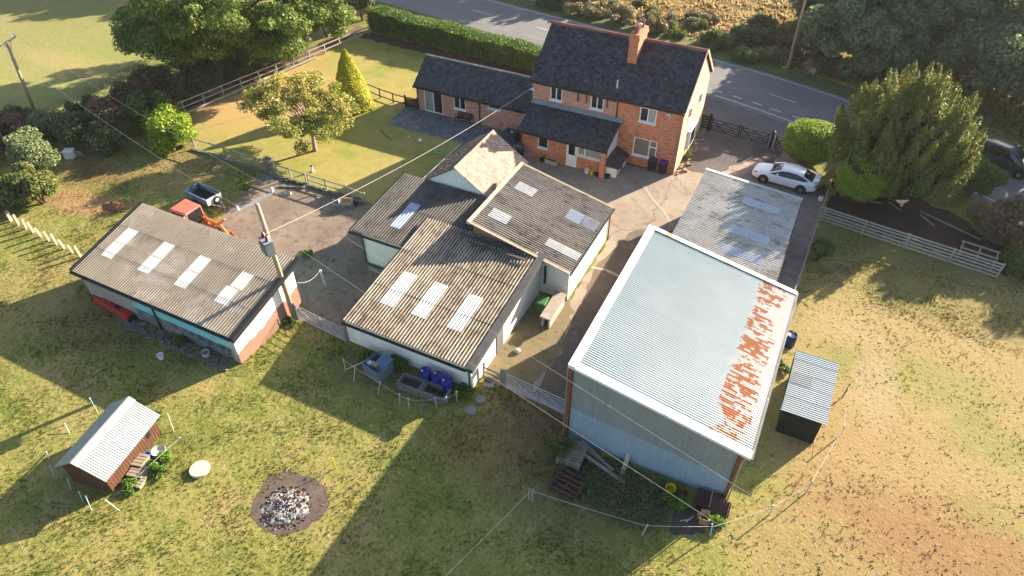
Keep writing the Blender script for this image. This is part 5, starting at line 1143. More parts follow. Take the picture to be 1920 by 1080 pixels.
# rope fence round the barn, with its thin posts
def stake(label, x, y, h, mat, lean=(0, 0), r=.022, group=None, name="fence_post"):
    b = MB(); b.tube([(x, y, -.05), (x+lean[0], y+lean[1], h)], r, 6); b.box(x+lean[0]-.03, x+lean[0]+.03, y+lean[1]-.03, y+lean[1]+.03, h-.02, h+.03)
    return tag(b.build(name, mat), label, "post", group)
m_bluepost = surf("pale_blue_post", (.36,.50,.54), (.28,.42,.47), 3, .6, bump=0)
m_bluepost2 = surf("strong_blue_post", (.05,.20,.38), None, 3, .6, bump=0)
RP = [(-6.78, 15.54), (-1.61, 16.21), (1.12, 17.52), (3.27, 19.75), (4.56, 21.6), (5.55, 25.65), (5.4, 28.4)]
hs = [.95, .95, .95, .8, .95, .95, 1.1]
labs = ["double grey wooden corner post of the rope fence south of the barn", "thin white post of the rope fence, halfway along the barn's front", "thin pale blue post of the rope fence by the cardboard box", "short white post where the rope fence turns around the barn's rusted corner", "white post of the rope fence below the black hut", "pale post of the rope fence beside the black hut's wall", "dark thin post ending the rope fence above the black hut"]
for i, ((x, y), h, lab) in enumerate(zip(RP, hs, labs)):
    if i == 0:
        t = thing("fence_post", lab, "post", (x, y, 0)); b = MB(); b.box(-.12, -.03, -.05, .05, -.05, h); b.box(.02, .11, -.05, .05, -.05, h+.05); b.build("shaft", m_greywood, t)
    else: stake(lab, x, y, h, m_darkwood if i == 6 else m_bluepost if i == 2 else m_tape, (random.gauss(0, .04), random.gauss(0, .04)), .028)
wire("white electric rope strung round the barn on thin posts", [Vector((-9.2, 7.2, .8))]+[Vector((x, y, h-.12)) for (x, y), h in zip(RP, hs)], .06, .010, "fence_rope", m_tape, "rope")
# thin posts by the hen house
for lab, p, h, mat, l in [("white plastic post lying out from the hen house's front corner", (225, 958), .8, m_tape, (-.35, -.1)), ("pale blue post leaning at the hen house's shaded end", (172, 958), .85, m_bluepost, (-.15, .2)), ("green-blue post standing beside the leaning pale blue one", (155, 940), .7, m_bluepost, (.05, .1)),
                      ("small white stake in the hen house's shadow, nearer the wall", (133, 920), .6, m_bluepost, (-.1, .2)), ("small white stake in the hen house's shadow, farther out", (102, 896), .6, m_bluepost, (-.18, .2)), ("grey-blue stake at the back corner of the hen house", (92, 862), .55, m_bluepost, (.05, .1)),
                      ("white stick lying on the grass behind the hen house", (131, 815), .3, m_tape, (-.5, .25)), ("pale blue post at the uphill corner of the hen house roof", (183, 773), .95, m_bluepost, (-.15, .1)), ("white post with a crossbar below the hen house's far corner", (326, 810), .8, m_tape, (-.45, .35)), ("white rod across the front of the hen house", (215, 930), .95, m_tape, (1.0, 3.4)),
                      ("yellow stick upright beside the bonfire ash", (630, 878), .75, m_yellow, (-.06, .05))]:
    q = at(*p); stake(lab, q.x, q.y, h, mat, l, .022)
# posts and string penning the troughs
pen = [(745, 708, .95, m_tape, (.12, -.05)), (750+0, 758, .8, m_bluepost, (.03, .05)), (767, 766, .8, m_bluepost, (0, .05)), (794, 767, .8, m_bluepost2, (0, 0)), (819, 764, .8, m_tape, (-.05, 0)), (838, 758, .6, m_bluepost, (0, 0)), (857, 752, .75, m_tape, (0, 0))]
pen[0] = (708, 740, .95, m_tape, (.20, .15))
pl = ["tall bent white post penning the grey tank", "first pale blue post of the pen in front of the stone trough, nearest the tank", "second pale blue post of the pen in front of the stone trough", "deep blue post of the pen in front of the stone trough", "white post of the pen against the stone trough's front", "short pale blue post at the stone trough's corner", "white post ending the pen beside the blue drums"]
tops = []
for (u, v, h, mat, l), lab in zip(pen, pl):
    q = at(u, v); stake(lab, q.x, q.y, h, mat, l, .024); tops.append(q+Vector((l[0], l[1], h-.08)))
for u, v, h, l, lab in ((647, 692, .75, (0, .05), "white leftmost post of the loose pen posts by the gate"), (663, 715, 1.1, (.15, .2), "white crooked post between gate and grey tank"), (643, 694, .5, (1.0, .7), "white rod slanting across the loose pen posts")):
    q = at(u, v); stake(lab, q.x, q.y, h, m_tape, l, .024); tops.insert(0, q+Vector((l[0], l[1], h-.05)))
wire("pale string looped between the pen posts by the cream shed", tops[1:], .05, .008, "fence_string", m_tape, "string")

# ================================================================ THINGS ABOUT THE YARD
def drum(label, x, y, h, r, mat, group=None, lid=True):
    t = thing("drum", label, "drum", (x, y, 0), random.uniform(0, 3), group); b = MB(); b.smooth = True
    b.lathe([(r*.93, 0), (r, .05), (r, h*.33), (r*1.02, h*.35), (r, h*.37), (r, h*.65), (r*1.02, h*.67), (r, h*.69), (r, h-.06), (r*.95, h), (r*.88, h), (r*.86, h-.025), (0, h-.02)], (0, 0, 0), 24); b.build("barrel", mat, t)
    for a, m in ((0, surf("red_bung", (.6,.12,.05), None, 2, .5, bump=0)), (PI*.8, m_white)):
        b = MB(); b.lathe([(.05, 0), (.05, .035), (0, .04)], (.62*r*math.cos(a), .62*r*math.sin(a), h-.022), 10); b.build("bung", m, t)
    return t
dp = [Vector((-15.15, 19.65, 0)), Vector((-14.45, 19.55, 0)), Vector((-13.75, 19.50, 0))]
for q, lab in zip([at(798, 694, .95), at(820, 703, .95), at(838, 711, .95)], ("blue plastic drum against the cream wall, the one farthest from the corner", "blue plastic drum, middle one of three against the cream wall", "blue plastic drum with a white band, nearest the cream shed's corner")): drum(lab, q.x, q.y, .95, .31, m_blue, "blue drums beside the stone trough")
drum("dark blue water drum standing beside the barn's eave", 2.15, 31.0, .9, .32, surf("dark_blue_drum", (.01,.03,.11), None, 2, .45, bump=.03))
t = thing("trough", "long mossy stone trough with a divider, in front of the blue drums", "trough", tuple(at(796, 735)), R(3)); b = MB()
b.box(-1.42, 1.42, -.36, .36, .0, .12)
for s_ in ((-1.45, 1.45, -.42, -.30), (-1.45, 1.45, .30, .42)): b.box(*s_, .0, .52)
b.box(-1.45, -1.33, -.301, .301, .0, .515); b.box(1.33, 1.45, -.301, .301, .0, .515); b.box(-.02, .10, -.301, .301, .1, .515); b.box(-.17, -.03, -.43, .43, .50, .56); b.build("basin", m_stone_old, t, .02)
b = MB(); b.box(-1.32, -.03, -.29, .29, .12, .20); b.box(.11, 1.32, -.29, .29, .12, .17); b.build("silt", surf("wet_silt", (.03,.025,.02), (.10,.09,.08), 3, .5), t)
q = at(822, 737); t = thing("bottle", "blue and white plastic bottles dropped in the stone trough's corner", "bottle", (q.x, q.y+.25, .17)); b = MB(); b.lathe([(.07, 0), (.07, .2), (.03, .26), (.03, .31), (0, .31)], (-.1, 0, 0), 10); b.build("body", m_white, t); b = MB(); b.lathe([(.06, 0), (.06, .22), (.025, .28), (.025, .32), (0, .32)], (.16, .12, 0), 10); b.build("body", m_blue, t)
t = thing("water_tank", "battered grey metal tank holding a sheet of corrugated iron", "tank", tuple(at(712, 700)), R(-12)); m_tank = surf("grey_blue_tank", (.16,.20,.24), (.12,.15,.185), 2, .6, .2, spot=(.25,.25,.25), sscale=4, slo=.62, shi=.74)
b = MB(); W2, D2, H2 = .62, .55, .85
for s_ in ((-W2, W2, -D2, -D2+.03), (-W2, W2, D2-.03, D2), (-W2, -W2+.03, -D2+.03, D2-.03), (W2-.03, W2, -D2+.03, D2-.03)): b.box(*s_, 0, H2)
b.box(-W2+.03, W2-.03, -D2+.03, D2-.03, .02, .2); b.build("shell", m_tank, t); b = MB()
for s_ in ((-W2-.03, W2+.03, -D2-.03, -D2+.02), (-W2-.03, W2+.03, D2-.02, D2+.03), (-W2-.03, -W2+.02, -D2+.02, D2-.02), (W2-.02, W2+.03, -D2+.02, D2-.02)): b.box(*s_, H2, H2+.03)
b.build("rim", m_tank, t)
t = thing("roof_sheet", "blue-grey corrugated iron sheet standing out of the metal tank", "metal sheet", tuple(at(712, 700)), R(-12)); rf = Roof((-.28, -.40, .55), (.75, 0, 0), (.25, .95, .62), .1, .014, 1); b = MB(); rf.patch(b); fix_normals(b.build("sheet", surf("blue_iron", (.10,.155,.24), (.075,.12,.19), 2, .5, .3), t, solid=.008))
q = at(706, 698); t = thing("tub", "white tub lid and pale board lying in the metal tank", "tub", (q.x, q.y+.15, .2)); b = MB(); b.lathe([(.16, .0), (.16, .5), (.13, .54), (0, .54)], (-.3, -.2, 0), 14); b.build("tub", m_white, t); b = MB(); b.hexa([(-.1, -.4, .5), (.25, -.4, .5), (.25, -.1, .5), (-.1, -.1, .5)], [(-.1, -.4, .66), (.25, -.4, .62), (.3, -.1, .62), (-.1, -.1, .64)]); b.build("board", m_paleboard, t)

def slabstone(label, p, r, name="stepping_stone", seed=1):
    r_ = random.Random(seed); q = at(*p); n = 9; o = [(r*(.85+.3*r_.random())*math.cos(2*PI*i/n), r*(.8+.3*r_.random())*math.sin(2*PI*i/n)) for i in range(n)]
    t = thing(name, label, "stone", tuple(q)); b = MB(); b.add([(x, y, -.03) for x, y in o]+[(x*.94, y*.94, .05) for x, y in o], [tuple(range(n-1, -1, -1)), tuple(range(n, 2*n))]+[(i, (i+1) % n, n+(i+1) % n, n+i) for i in range(n)]); b.build("slab", surf("grey_flagstone", (.27,.25,.215), (.20,.185,.16), 4, .9, spot=(.12,.12,.08), sscale=5), t); return t
slabstone("rough grey flagstone in the worn grass, nearer the bonfire side", (883, 770), .34, seed=3); slabstone("rough grey flagstone in the worn grass, nearer the shed corner", (902, 749), .33, seed=8)
t = thing("cover_slab", "round pale concrete cover lying alone on the grass", "cover", tuple(at(375, 882))); b = MB(); b.lathe([(.46, -.02), (.47, .14), (.44, .17), (0, .175)], (0, 0, 0), 28); b.build("slab", surf("pale_round_concrete", (.56,.47,.36), (.50,.42,.32), 3, .9, bump=.3), t)
# bonfire ash heap: low mound plus charred and white lumps
q = at(536, 952); t = thing("ash_heap", "bonfire heap of white ash and charred scraps on scorched earth", "ash heap", tuple(q)); b = MB(); n = 26; r_ = random.Random(5); vs = []
for j in range(9):
    for i in range(n): rr = 1.02*(j/8)*(1+.14*math.sin(i*1.7)+.08*math.sin(i*.5)); vs.append((rr*math.cos(2*PI*i/n)*1.02, rr*math.sin(2*PI*i/n)*.98, .15*(1-(j/8)**1.6)+r_.uniform(-.03, .04)*(j < 8)-.01*(j == 8)))
b.add(vs, [(j*n+i, j*n+(i+1) % n, (j+1)*n+(i+1) % n, (j+1)*n+i)[::-1] for j in range(8) for i in range(n)])
Ma = Mat("ash"); na = Ma.noise(4.5, 7, .75); nb_ = Ma.noise(1.6, 5, .6)
ca_ = Ma.mix(Ma.rng(na, .42, .56), (.04,.036,.036), (.36,.335,.315)); ca_ = Ma.mix(Ma.rng(nb_, .52, .62, 0, .85), ca_, (.035,.04,.05)); ca_ = Ma.mix(Ma.rng(Ma.noise(2.2, 4), .57, .66, 0, .6), ca_, (.30,.22,.18))
b.build("mound", Ma.fin(ca_, .95, na, .9, .06), t)
for m, k, sz in ((surf("charred_wood", (.022,.02,.02), None, 5, .9), 260, .065), (surf("white_ash", (.40,.38,.365), (.29,.275,.265), 6, .95), 90, .04), (surf("scorched_scrap", (.32,.16,.09), (.2,.1,.06), 6, .9), 14, .10)):
    b = MB()
    for i in range(k):
        a, rr = r_.uniform(0, 2*PI), 1.15*r_.random()**.6; s_ = sz*r_.uniform(.4, 1.3); b.T = Matrix.Translation((rr*math.cos(a), rr*math.sin(a), .15*max(0, 1-rr**1.6)+.015)) @ Matrix.Rotation(r_.uniform(0, 3), 4, 'Z') @ Matrix.Rotation(r_.uniform(-.6, .6), 4, 'X')
        b.hexa([(-s_, -s_*.4, -s_*.3), (s_*.9, -s_*.5, -s_*.3), (s_, s_*.4, -s_*.3), (-s_*.8, s_*.5, -s_*.3)], [(-s_*.7, -s_*.3, s_*.3), (s_*.6, -s_*.4, s_*.2), (s_*.8, s_*.2, s_*.3), (-s_*.6, s_*.3, s_*.35)])
    o = b.build("lumps", m, t); o["kind"] = "stuff"
# pallets, planks and scrap against the barn front
def pallet(label, p, rz, mat, n=6, size=(1.2, 1.0), h=.14, tilt=0.0, layers=1):
    t = thing("pallet", label, "pallet", tuple(at(*p)), rz); b = MB(); w, d = size
    for k in range(layers):
        z = k*(h+.02)
        for i in range(n): y = -d/2+i*(d/(n-1))-.05; b.box(-w/2, w/2, y, y+.10, z+h-.02, z+h+random.uniform(0, .01))
        for x in (-w/2, -.05, w/2-.1): b.box(x, x+.1, -d/2-.04, d/2+.04, z, z+h-.022)
    b.build("boards", mat, t); return t
pallet("grey weathered pallet leaning on the barn's front corner post", (1072, 858), R(2), m_wood, 8, (1.15, 1.2), .18, layers=3)
pallet("dark red-brown pallet nearer the rope fence", (1064, 912), R(-6), surf("red_stained_wood", (.11,.045,.04), (.075,.032,.03), 3, .85, spot=(.16,.12,.10), sscale=4), 5, (1.35, 1.1), .16, layers=2)
for lab, a, za, c, zc, w in (("long grey plank, upper one of the slanting pile on the barn wall", (1083, 828), .3, (1150, 882), .12, .16), ("long grey plank, middle one of the slanting pile on the barn wall", (1092, 826), .35, (1140, 874), .2, .13), ("longest grey plank, lowest of the slanting pile by the barn wall", (1087, 846), .45, (1172, 906), .08, .17), ("single pale plank propped upright against the barn wall", (1166, 890), .02, (1183, 838), .75, .22)):
    p, q = at(*a, za), at(*c, zc); b = MB(); b.bar(p, q, w, .05, up=(0, 0, 1)); tag(b.build("plank", m_wood if "grey" in lab else surf("pale_plank", (.42,.38,.32), (.34,.30,.26), 4, .85)), lab, "plank")
def tub(name, label, p, r, h, mat, cat="tub", dark=None, hole=.72):
    t = thing(name, label, cat, tuple(at(*p))); b = MB(); b.smooth = False; b.lathe([(r*.78, 0), (r, h), (r*1.06, h), (r*1.06, h+.02), (r*.9, h+.02), (r*hole, .05), (0, .05)], (0, 0, 0), 20); b.build("body", mat, t); return t
tub("bucket", "bright yellow rubber tub at the foot of the barn wall", (1256, 921), .24, .30, m_yellow, "tub")
tub("plant_pot", "rusty brown pot to the right of the yellow tub", (1281, 930), .18, .30, m_rust, "pot")
t = thing("scrap_sheets", "stack of dark rusty ribbed sheets at the barn's right corner", "scrap", tuple(at(1330, 950)), R(4))
for k, (dx, dy, L) in enumerate(((-.25, .18, 1.0), (.15, .05, 1.1), (.4, -.1, .9))):
    rf = Roof((dx-.45, dy-.4, .12+k*.10), (.9, 0, 0), (0, L*.75, .28), .13, .02, 1); b = MB(); rf.patch(b); fix_normals(b.build("sheet", surf("dark_rust_sheet", (.085,.033,.028), (.06,.027,.024), 3, .7, spot=(.17,.07,.04), sscale=3), t, solid=.01))
b = MB(); b.box(-.6, .8, -.38, .4, 0, .11); b.build("base_block", m_darkwood, t)
p, q = at(1328, 957, .3), at(1338, 915, 1.05); b = MB(); b.tube([p, q], .018, 6); b.bar(q, q+(q-p)*.10, .07, .05); b.hexa([p+Vector((-.1, -.02, -.3)), p+Vector((.1, -.02, -.3)), p+Vector((.1, .02, -.3)), p+Vector((-.1, .02, -.3))], [p+Vector((-.11, -.02, 0)), p+Vector((.11, -.02, 0)), p+Vector((.11, .02, 0)), p+Vector((-.11, .02, 0))]); tag(b.build("shovel", m_galv_dull), "long handled shovel leaning on the rusty sheets", "shovel")
t = thing("cardboard_box", "open brown cardboard box on bare soil by the barn's right corner", "box", tuple(at(1319, 978)), R(10)); m_card = surf("cardboard", (.40,.235,.12), (.34,.20,.10), 3, .9); b = MB()
for s_ in ((-.2, .2, -.17, -.15), (-.2, .2, .15, .17), (-.2, -.18, -.15, .15), (.18, .2, -.15, .15)): b.box(*s_, 0, .42)
b.box(-.18, .18, -.15, .15, 0, .02); b.build("carton", m_card, t); b = MB(); b.slab((-.2, .17, .42), (.2, .17, .42), (.2, .30, .52), (-.2, .30, .52), .01); b.slab((-.2, -.17, .42), (-.2, .17, .42), (-.33, .17, .36), (-.33, -.17, .36), .01); b.build("flap", m_card, t)
for (u, v, u2, v2, lab) in ((1275, 977, 1292, 974, "short white stick on the bare soil left of the cardboard box"), (1286, 979, 1300, 968, "thin pale stick crossing the short white one")):
    b = MB(); b.tube([at(u, v, .05), at(u2, v2, .12)], .02, 6); tag(b.build("stick", m_tape), lab, "stick")
sheet("bare_soil", [tuple(at(*p).xy) for p in ((1255, 985), (1268, 955), (1305, 950), (1330, 965), (1320, 1000), (1262, 1005))], .009, surf("dark_soil", (.10,.075,.058), (.07,.053,.042), 2, .95, bump=.7), .08, .25, 21)
# lane side bits
t = thing("wheelie_bin", "green wheeled bin tucked between cream shed and workshop", "bin", tuple(at(1016, 586)), R(4))
def wheelie(t, mat, lidmat):
    b = MB(); b.hexa([(-.24, -.26, .06), (.24, -.26, .06), (.24, .26, .06), (-.24, .26, .06)], [(-.29, -.35, .98), (.29, -.35, .98), (.29, .35, .98), (-.29, .35, .98)]); b.build("body", mat, t, .02)
    b = MB(); b.hexa([(-.31, -.40, .98), (.31, -.40, .98), (.31, .38, .98), (-.31, .38, .98)], [(-.28, -.36, 1.04), (.28, -.36, 1.04), (.28, .36, 1.08), (-.28, .36, 1.08)]); b.build("lid", lidmat, t, .02)
    for x in (-.27, .27):
        b = MB(); b.lathe([(.11, -.03), (.11, .03)], (x, .24, .11), 14, 'x'); b.build("wheel", m_rubber, t)
    b = MB(); b.tube([(-.25, .41, 1.0), (.25, .41, 1.0)], .02, 6); b.build("handle", m_black, t)
m_gbin = surf("green_bin", (.06,.16,.055), (.05,.13,.045), 2, .5, bump=.03); wheelie(t, m_gbin, m_gbin)
t = thing("concrete_bunker", "pale concrete slab bunker against the workshop wall beside the green bin", "bunker", (-10.83, 27.3, 0)); b = MB(); b.box(.14, .26, -1.2, 1.0, 0, .80); b.box(-.26, -.14, -1.2, 1.0, 0, .80); b.build("side_wall", m_concrete, t); b = MB(); b.slab((-.32, -1.35, .90), (.34, -1.35, .90), (.32, 1.08, .92), (-.36, 1.08, .92), .1); b.build("top_slab", surf("stained_slab", (.36,.31,.26), (.26,.22,.18), 2, .9, spot=(.08,.07,.06), sscale=3, slo=.56, shi=.66), t)
t = thing("rubble", "small white rock on the trodden grass beside the cream shed's door", "rock", tuple(at(970, 660))); b = MB(); b.lathe([(.0, 0), (.2, .02), (.22, .12), (.12, .22), (0, .24)], (0, 0, 0), 7); b.build("rock", m_concrete, t)
t = thing("rubble", "broken concrete block and dark brick by the barn gate fence", "rubble", tuple(at(918, 722)), R(20)); b = MB(); b.box(-.3, .25, -.2, .2, 0, .14); b.build("block", m_concrete, t, .02); b = MB(); b.T = Matrix.Translation((-.1, .15, .2)) @ Matrix.Rotation(.4, 4, 'Y'); b.box(-.2, .2, -.1, .1, -.07, .09); b.build("brick", m_stone_old, t, .02)
# by the long shed
p, q = at(183, 563), at(250, 602); t = thing("mower_deck", "long red machine casing with black ends against the long shed's wall", "machine", tuple((p+q)/2), math.atan2((q-p).y, (q-p).x)); L = (q-p).length/2
b = MB(); b.hexa([(-L, -.28, .12), (L, -.28, .12), (L, .28, .12), (-L, .28, .12)], [(-L*.97, -.16, .46), (L*.97, -.16, .46), (L*.97, .24, .50), (-L*.97, .24, .50)]); b.build("casing", m_red, t, .03)
for x in (-L-.02, L+.02):
    b = MB(); b.lathe([(.2, -.06), (.24, -.03), (.24, .03), (.2, .06)], (x, -.02, .24), 14, 'x'); b.build("roller", m_rubber, t)
for x in (-.75, -.2, .5):
    b = MB(); b.box(x-.18, x+.18, -.05, .12, .46, .56); b.build("cover", m_darkwood if x == .5 else m_red, t, .02)
tub("bucket", "white tub on the rubble strip below the long shed's downpipe", (303, 672), .17, .30, m_white, "tub"); tub("bucket", "dirty white tub near the long shed's brick corner", (388, 668), .22, .34, surf("dirty_white", (.5,.47,.42), (.36,.33,.29), 3, .8), "tub")
t = thing("rubble_strip", "strip of broken rubble and weeds along the long shed's front", "rubble", (-30.5, 15.6, 0)); b = MB(); r_ = random.Random(9)
for i in range(160):
    s_ = r_.uniform(.06, .2); b.T = Matrix.Translation((r_.uniform(-3.5, 5.4), r_.uniform(-.45, .3), s_*.2)) @ Matrix.Rotation(r_.uniform(0, 3), 4, 'Z') @ Matrix.Rotation(r_.uniform(-.3, .3), 4, 'X'); b.hexa([(-s_, -s_*.7, -s_*.3), (s_, -s_*.6, -s_*.3), (s_*.9, s_*.7, -s_*.3), (-s_, s_*.6, -s_*.3)], [(-s_*.8, -s_*.5, s_*.3), (s_*.7, -s_*.5, s_*.35), (s_*.8, s_*.5, s_*.3), (-s_*.7, s_*.5, s_*.4)])
o = b.build("rubble", m_stone_old, t); o["kind"] = "stuff"
p = at(190, 592, .04); b = MB(); b.tube([p, at(205, 598, .04)], .03, 6); tag(b.build("stick", m_paleboard), "pale stick lying on the shaded grass below the red machine", "stick")
# weeds as leafy clumps
for lab, p, rx, h, mat in (("bright green weed clump growing through the yard concrete", (581, 480), .55, .5, f_bright), ("nettle patch round the foot of the gate by the transformer pole", (470, 690), .0, 0, None), ("leafy green weeds behind the stone trough and tank", (752, 690), .9, .7, f_weed), ("weeds sprouting at the cream shed's front corner", (868, 742), .8, .45, f_bright),
                       ("leafy weeds between the stone trough and the cream shed's left corner", (690, 672), .7, .6, f_weed), ("dark green bush against the barn's left corner post", (1043, 850), 1.0, 1.2, f_weed), ("green weeds around the yellow tub", (1270, 948), .8, .6, f_bright), ("weed clump at the hen house's far corner", (296, 786), .6, .6, f_weed), ("sprawling pale weeds beside the hen house steps", (302, 875), .95, .5, f_bright),
                       ("weeds at the hen house's nearest corner", (240, 915), .6, .35, f_bright), ("ground weeds under the wall of the black hut", (1455, 690), .8, .5, f_weed), ("weeds by the pale blue rope fence post", (1340, 985), .5, .5, f_bright), ("weed tuft at the yard's back edge beside the trailer", (463, 352), .4, .3, f_bright), ("ivy tangle at the lawn fence's foot", (560, 346), .0, 0, None), ("weeds at the foot of the pole by the long shed's brick end", (545, 605), .6, .35, f_weed), ("weeds under the long shed's turquoise wall", (345, 640), .7, .45, f_weed)):
    if mat: q = at(*p); bush(lab, (q.x, q.y), (rx, rx*.8), h, int(1500*rx+300), .11, mat, "weed_clump", "weeds", nc=10, cr=.3*min(rx, h)+.05, shell=.1)
for i in range(9):
    q = at(535+i*17, 341+i*4.6); bush("ivy patch creeping along the kerb at the lawn fence", (q.x, q.y+.1), (.42, .22), .24, 380, .09, f_weed, "ivy", "ivy", nc=6, cr=.1, group="ivy patches along the lawn kerb", shell=.1)
# low growth in the shaded corner in front of the barn (rough weeds nobody could count)
n = 5200; P_ = np.stack([rng.uniform(-6.2, -.4, n), rng.uniform(16.3, 19.3, n), np.zeros(n)], 1); P_ = P_[inside(P_[:, 0], P_[:, 1], [(-5.5, 19.4), (-6.3, 17.6), (-4, 16.2), (-1.2, 16.5), (-.2, 18.3), (-.6, 19.4)])]; P_[:, 2] = rng.uniform(.03, .30, len(P_))*(.4+.6*np.sin(P_[:, 0]*2.3)**2)
tag(np_mesh("undergrowth", leaf_mesh(P_, np.tile([0, 0, 1.0], (len(P_), 1)), .13, 1.8, 1.0), quads(len(P_)), foliage_mat("undergrowth_leaves", (.075,.105,.05), (.17,.19,.085), (.19,.165,.085))), "tangled undergrowth in front of the barn", "undergrowth", kind='stuff')
# beside the hen house
for lab, p, s_, z in (("upper wooden crate step on the hen house's front side", (262, 868), (.42, .34, .34), 0), ("middle wooden crate step beside the hen house weeds", (262, 888), (.40, .32, .28), 0), ("lower wooden crate step at the hen house's near corner", (258, 905), (.38, .30, .20), 0)):
    t = thing("crate", lab, "crate", tuple(at(*p)), R(15)); b = MB(); w, d, h = s_
    for i in range(4): b.box(-w, w, -d+i*d*.52, -d+i*d*.52+d*.42, h-.02, h)
    for i in range(2): b.box(-w, w, -d-.02, -d, .03+i*h*.5, .03+i*h*.5+h*.38); b.box(-w, w, d-.05, d-.03, .03+i*h*.5, .03+i*h*.5+h*.38)
    for x in (-w, w-.05): b.box(x, x+.05, -d+.001, d-.06, 0, h-.021)
    b.build("slats", m_paleboard, t)
tub("bucket", "blue bucket hanging at the hen house's side, by the white dish", (279, 858), .15, .28, surf("mid_blue_plastic", (.02,.14,.50), None, 2, .45, bump=0), "bucket")
t = thing("dish", "round white dish on the grass beside the blue bucket", "dish", tuple(at(299, 848))); b = MB(); b.lathe([(.25, 0), (.34, .16), (.33, .18), (.24, .05), (0, .05)], (0, 0, 0), 22); b.build("dish", surf("cream_plastic", (.62,.58,.48), (.55,.50,.41), 3, .6, bump=.05), t)
# white hive in the bushes
t = thing("hive_box", "small white box with a flat lid among the dark bushes", "box", tuple(at(134, 296)), R(28)); b = MB(); b.box(-.32, .32, -.3, .3, .05, .62); b.build("body", m_white, t); b = MB(); b.box(-.36, .36, -.34, .34, .62, .70); b.build("lid", m_white, t); b = MB(); b.T = Matrix.Translation((.62, .15, .28)) @ Matrix.Rotation(.3, 4, 'X'); b.box(-.26, .26, -.03, .03, -.28, .28); b.build("panel", m_whitewood, t)

# ================================================================ VEHICLES
def loft(b, secs, closed_ends=True):
    """secs: lists of equal length of (x, y, z) rings (open strips); bridges neighbours"""
    n = len(secs[0]); vs = [p for s_ in secs for p in s_]; fs = []
    for i in range(len(secs)-1):
        for k in range(n-1): fs.append((i*n+k, i*n+k+1, (i+1)*n+k+1, (i+1)*n+k))
    if closed_ends: fs += [tuple(range(n-1, -1, -1)), tuple((len(secs)-1)*n+k for k in range(n))]
    return b.add(vs, fs)
def body_ring(x, hw, zl, zs, zt):
    r = [(0, zl), (hw*.86, zl), (hw*.98, zl+.10), (hw, (zl+zs)/2), (hw*.985, zs-.08), (hw*.93, zs), (hw*.6, zt-.01), (0, zt)]
    return [(x, -y, z) for y, z in r]+[(x, y, z) for y, z in r[::-1][1:-1]]+[(x, -r[0][0], r[0][1])]
def wheel(t, x, y, r, rimmat, w=.2):
    wt = MB(); wt.smooth = True; sgn = 1 if y > 0 else -1
    wt.lathe([(r*.60, -w/2), (r*.93, -w/2), (r, -w*.32), (r, w*.32), (r*.93, w/2), (r*.60, w/2)], (x, y, r), 26, 'y'); o = wt.build("wheel", m_rubber, t)
    b = MB(); b.lathe([(.01, sgn*w*.30), (r*.60, sgn*w*.30)], (x, y, r), 20, 'y')
    for k in range(5):
        a = 2*PI*k/5+.3; c_, s_ = math.cos(a), math.sin(a); b.bar((x+c_*r*.12, y+sgn*w*.44, r+s_*r*.12), (x+c_*r*.60, y+sgn*w*.42, r+s_*r*.60), .085, .03, up=(0, 1, 0))
    b.lathe([(.0, sgn*w*.49), (r*.17, sgn*w*.48), (r*.17, sgn*w*.3)], (x, y, r), 12, 'y'); b.lathe([(r*.56, sgn*w*.46), (r*.66, sgn*w*.5), (r*.67, sgn*w*.40)], (x, y, r), 24, 'y')
    b.m = 1; b.lathe([(.01, sgn*w*.31), (r*.58, sgn*w*.31)], (x, y, r), 20, 'y'); b.build("rim", [rimmat, m_black], o)
    a = MB(); a.lathe([(r*.9, 0), (r*1.14, sgn*.012), (r*1.14, -sgn*.03)], (x, y+sgn*w*.40, r+.01), 26, 'y')
    a.lathe([(.02, sgn*.0), (r*1.1, sgn*.0)], (x, y+sgn*w*.22, r+.01), 26, 'y'); a.build("wheel_arch", m_black, t)
def paint(name, c, rough=.25):
    M = Mat(name); M.fin(M.mix(M.rng(M.noise(3, 3), .3, .7, 0, .2), c, tuple(x*.85 for x in c)), rough, spec=.5); M.b.inputs["Coat Weight"].default_value = .6; return M.m
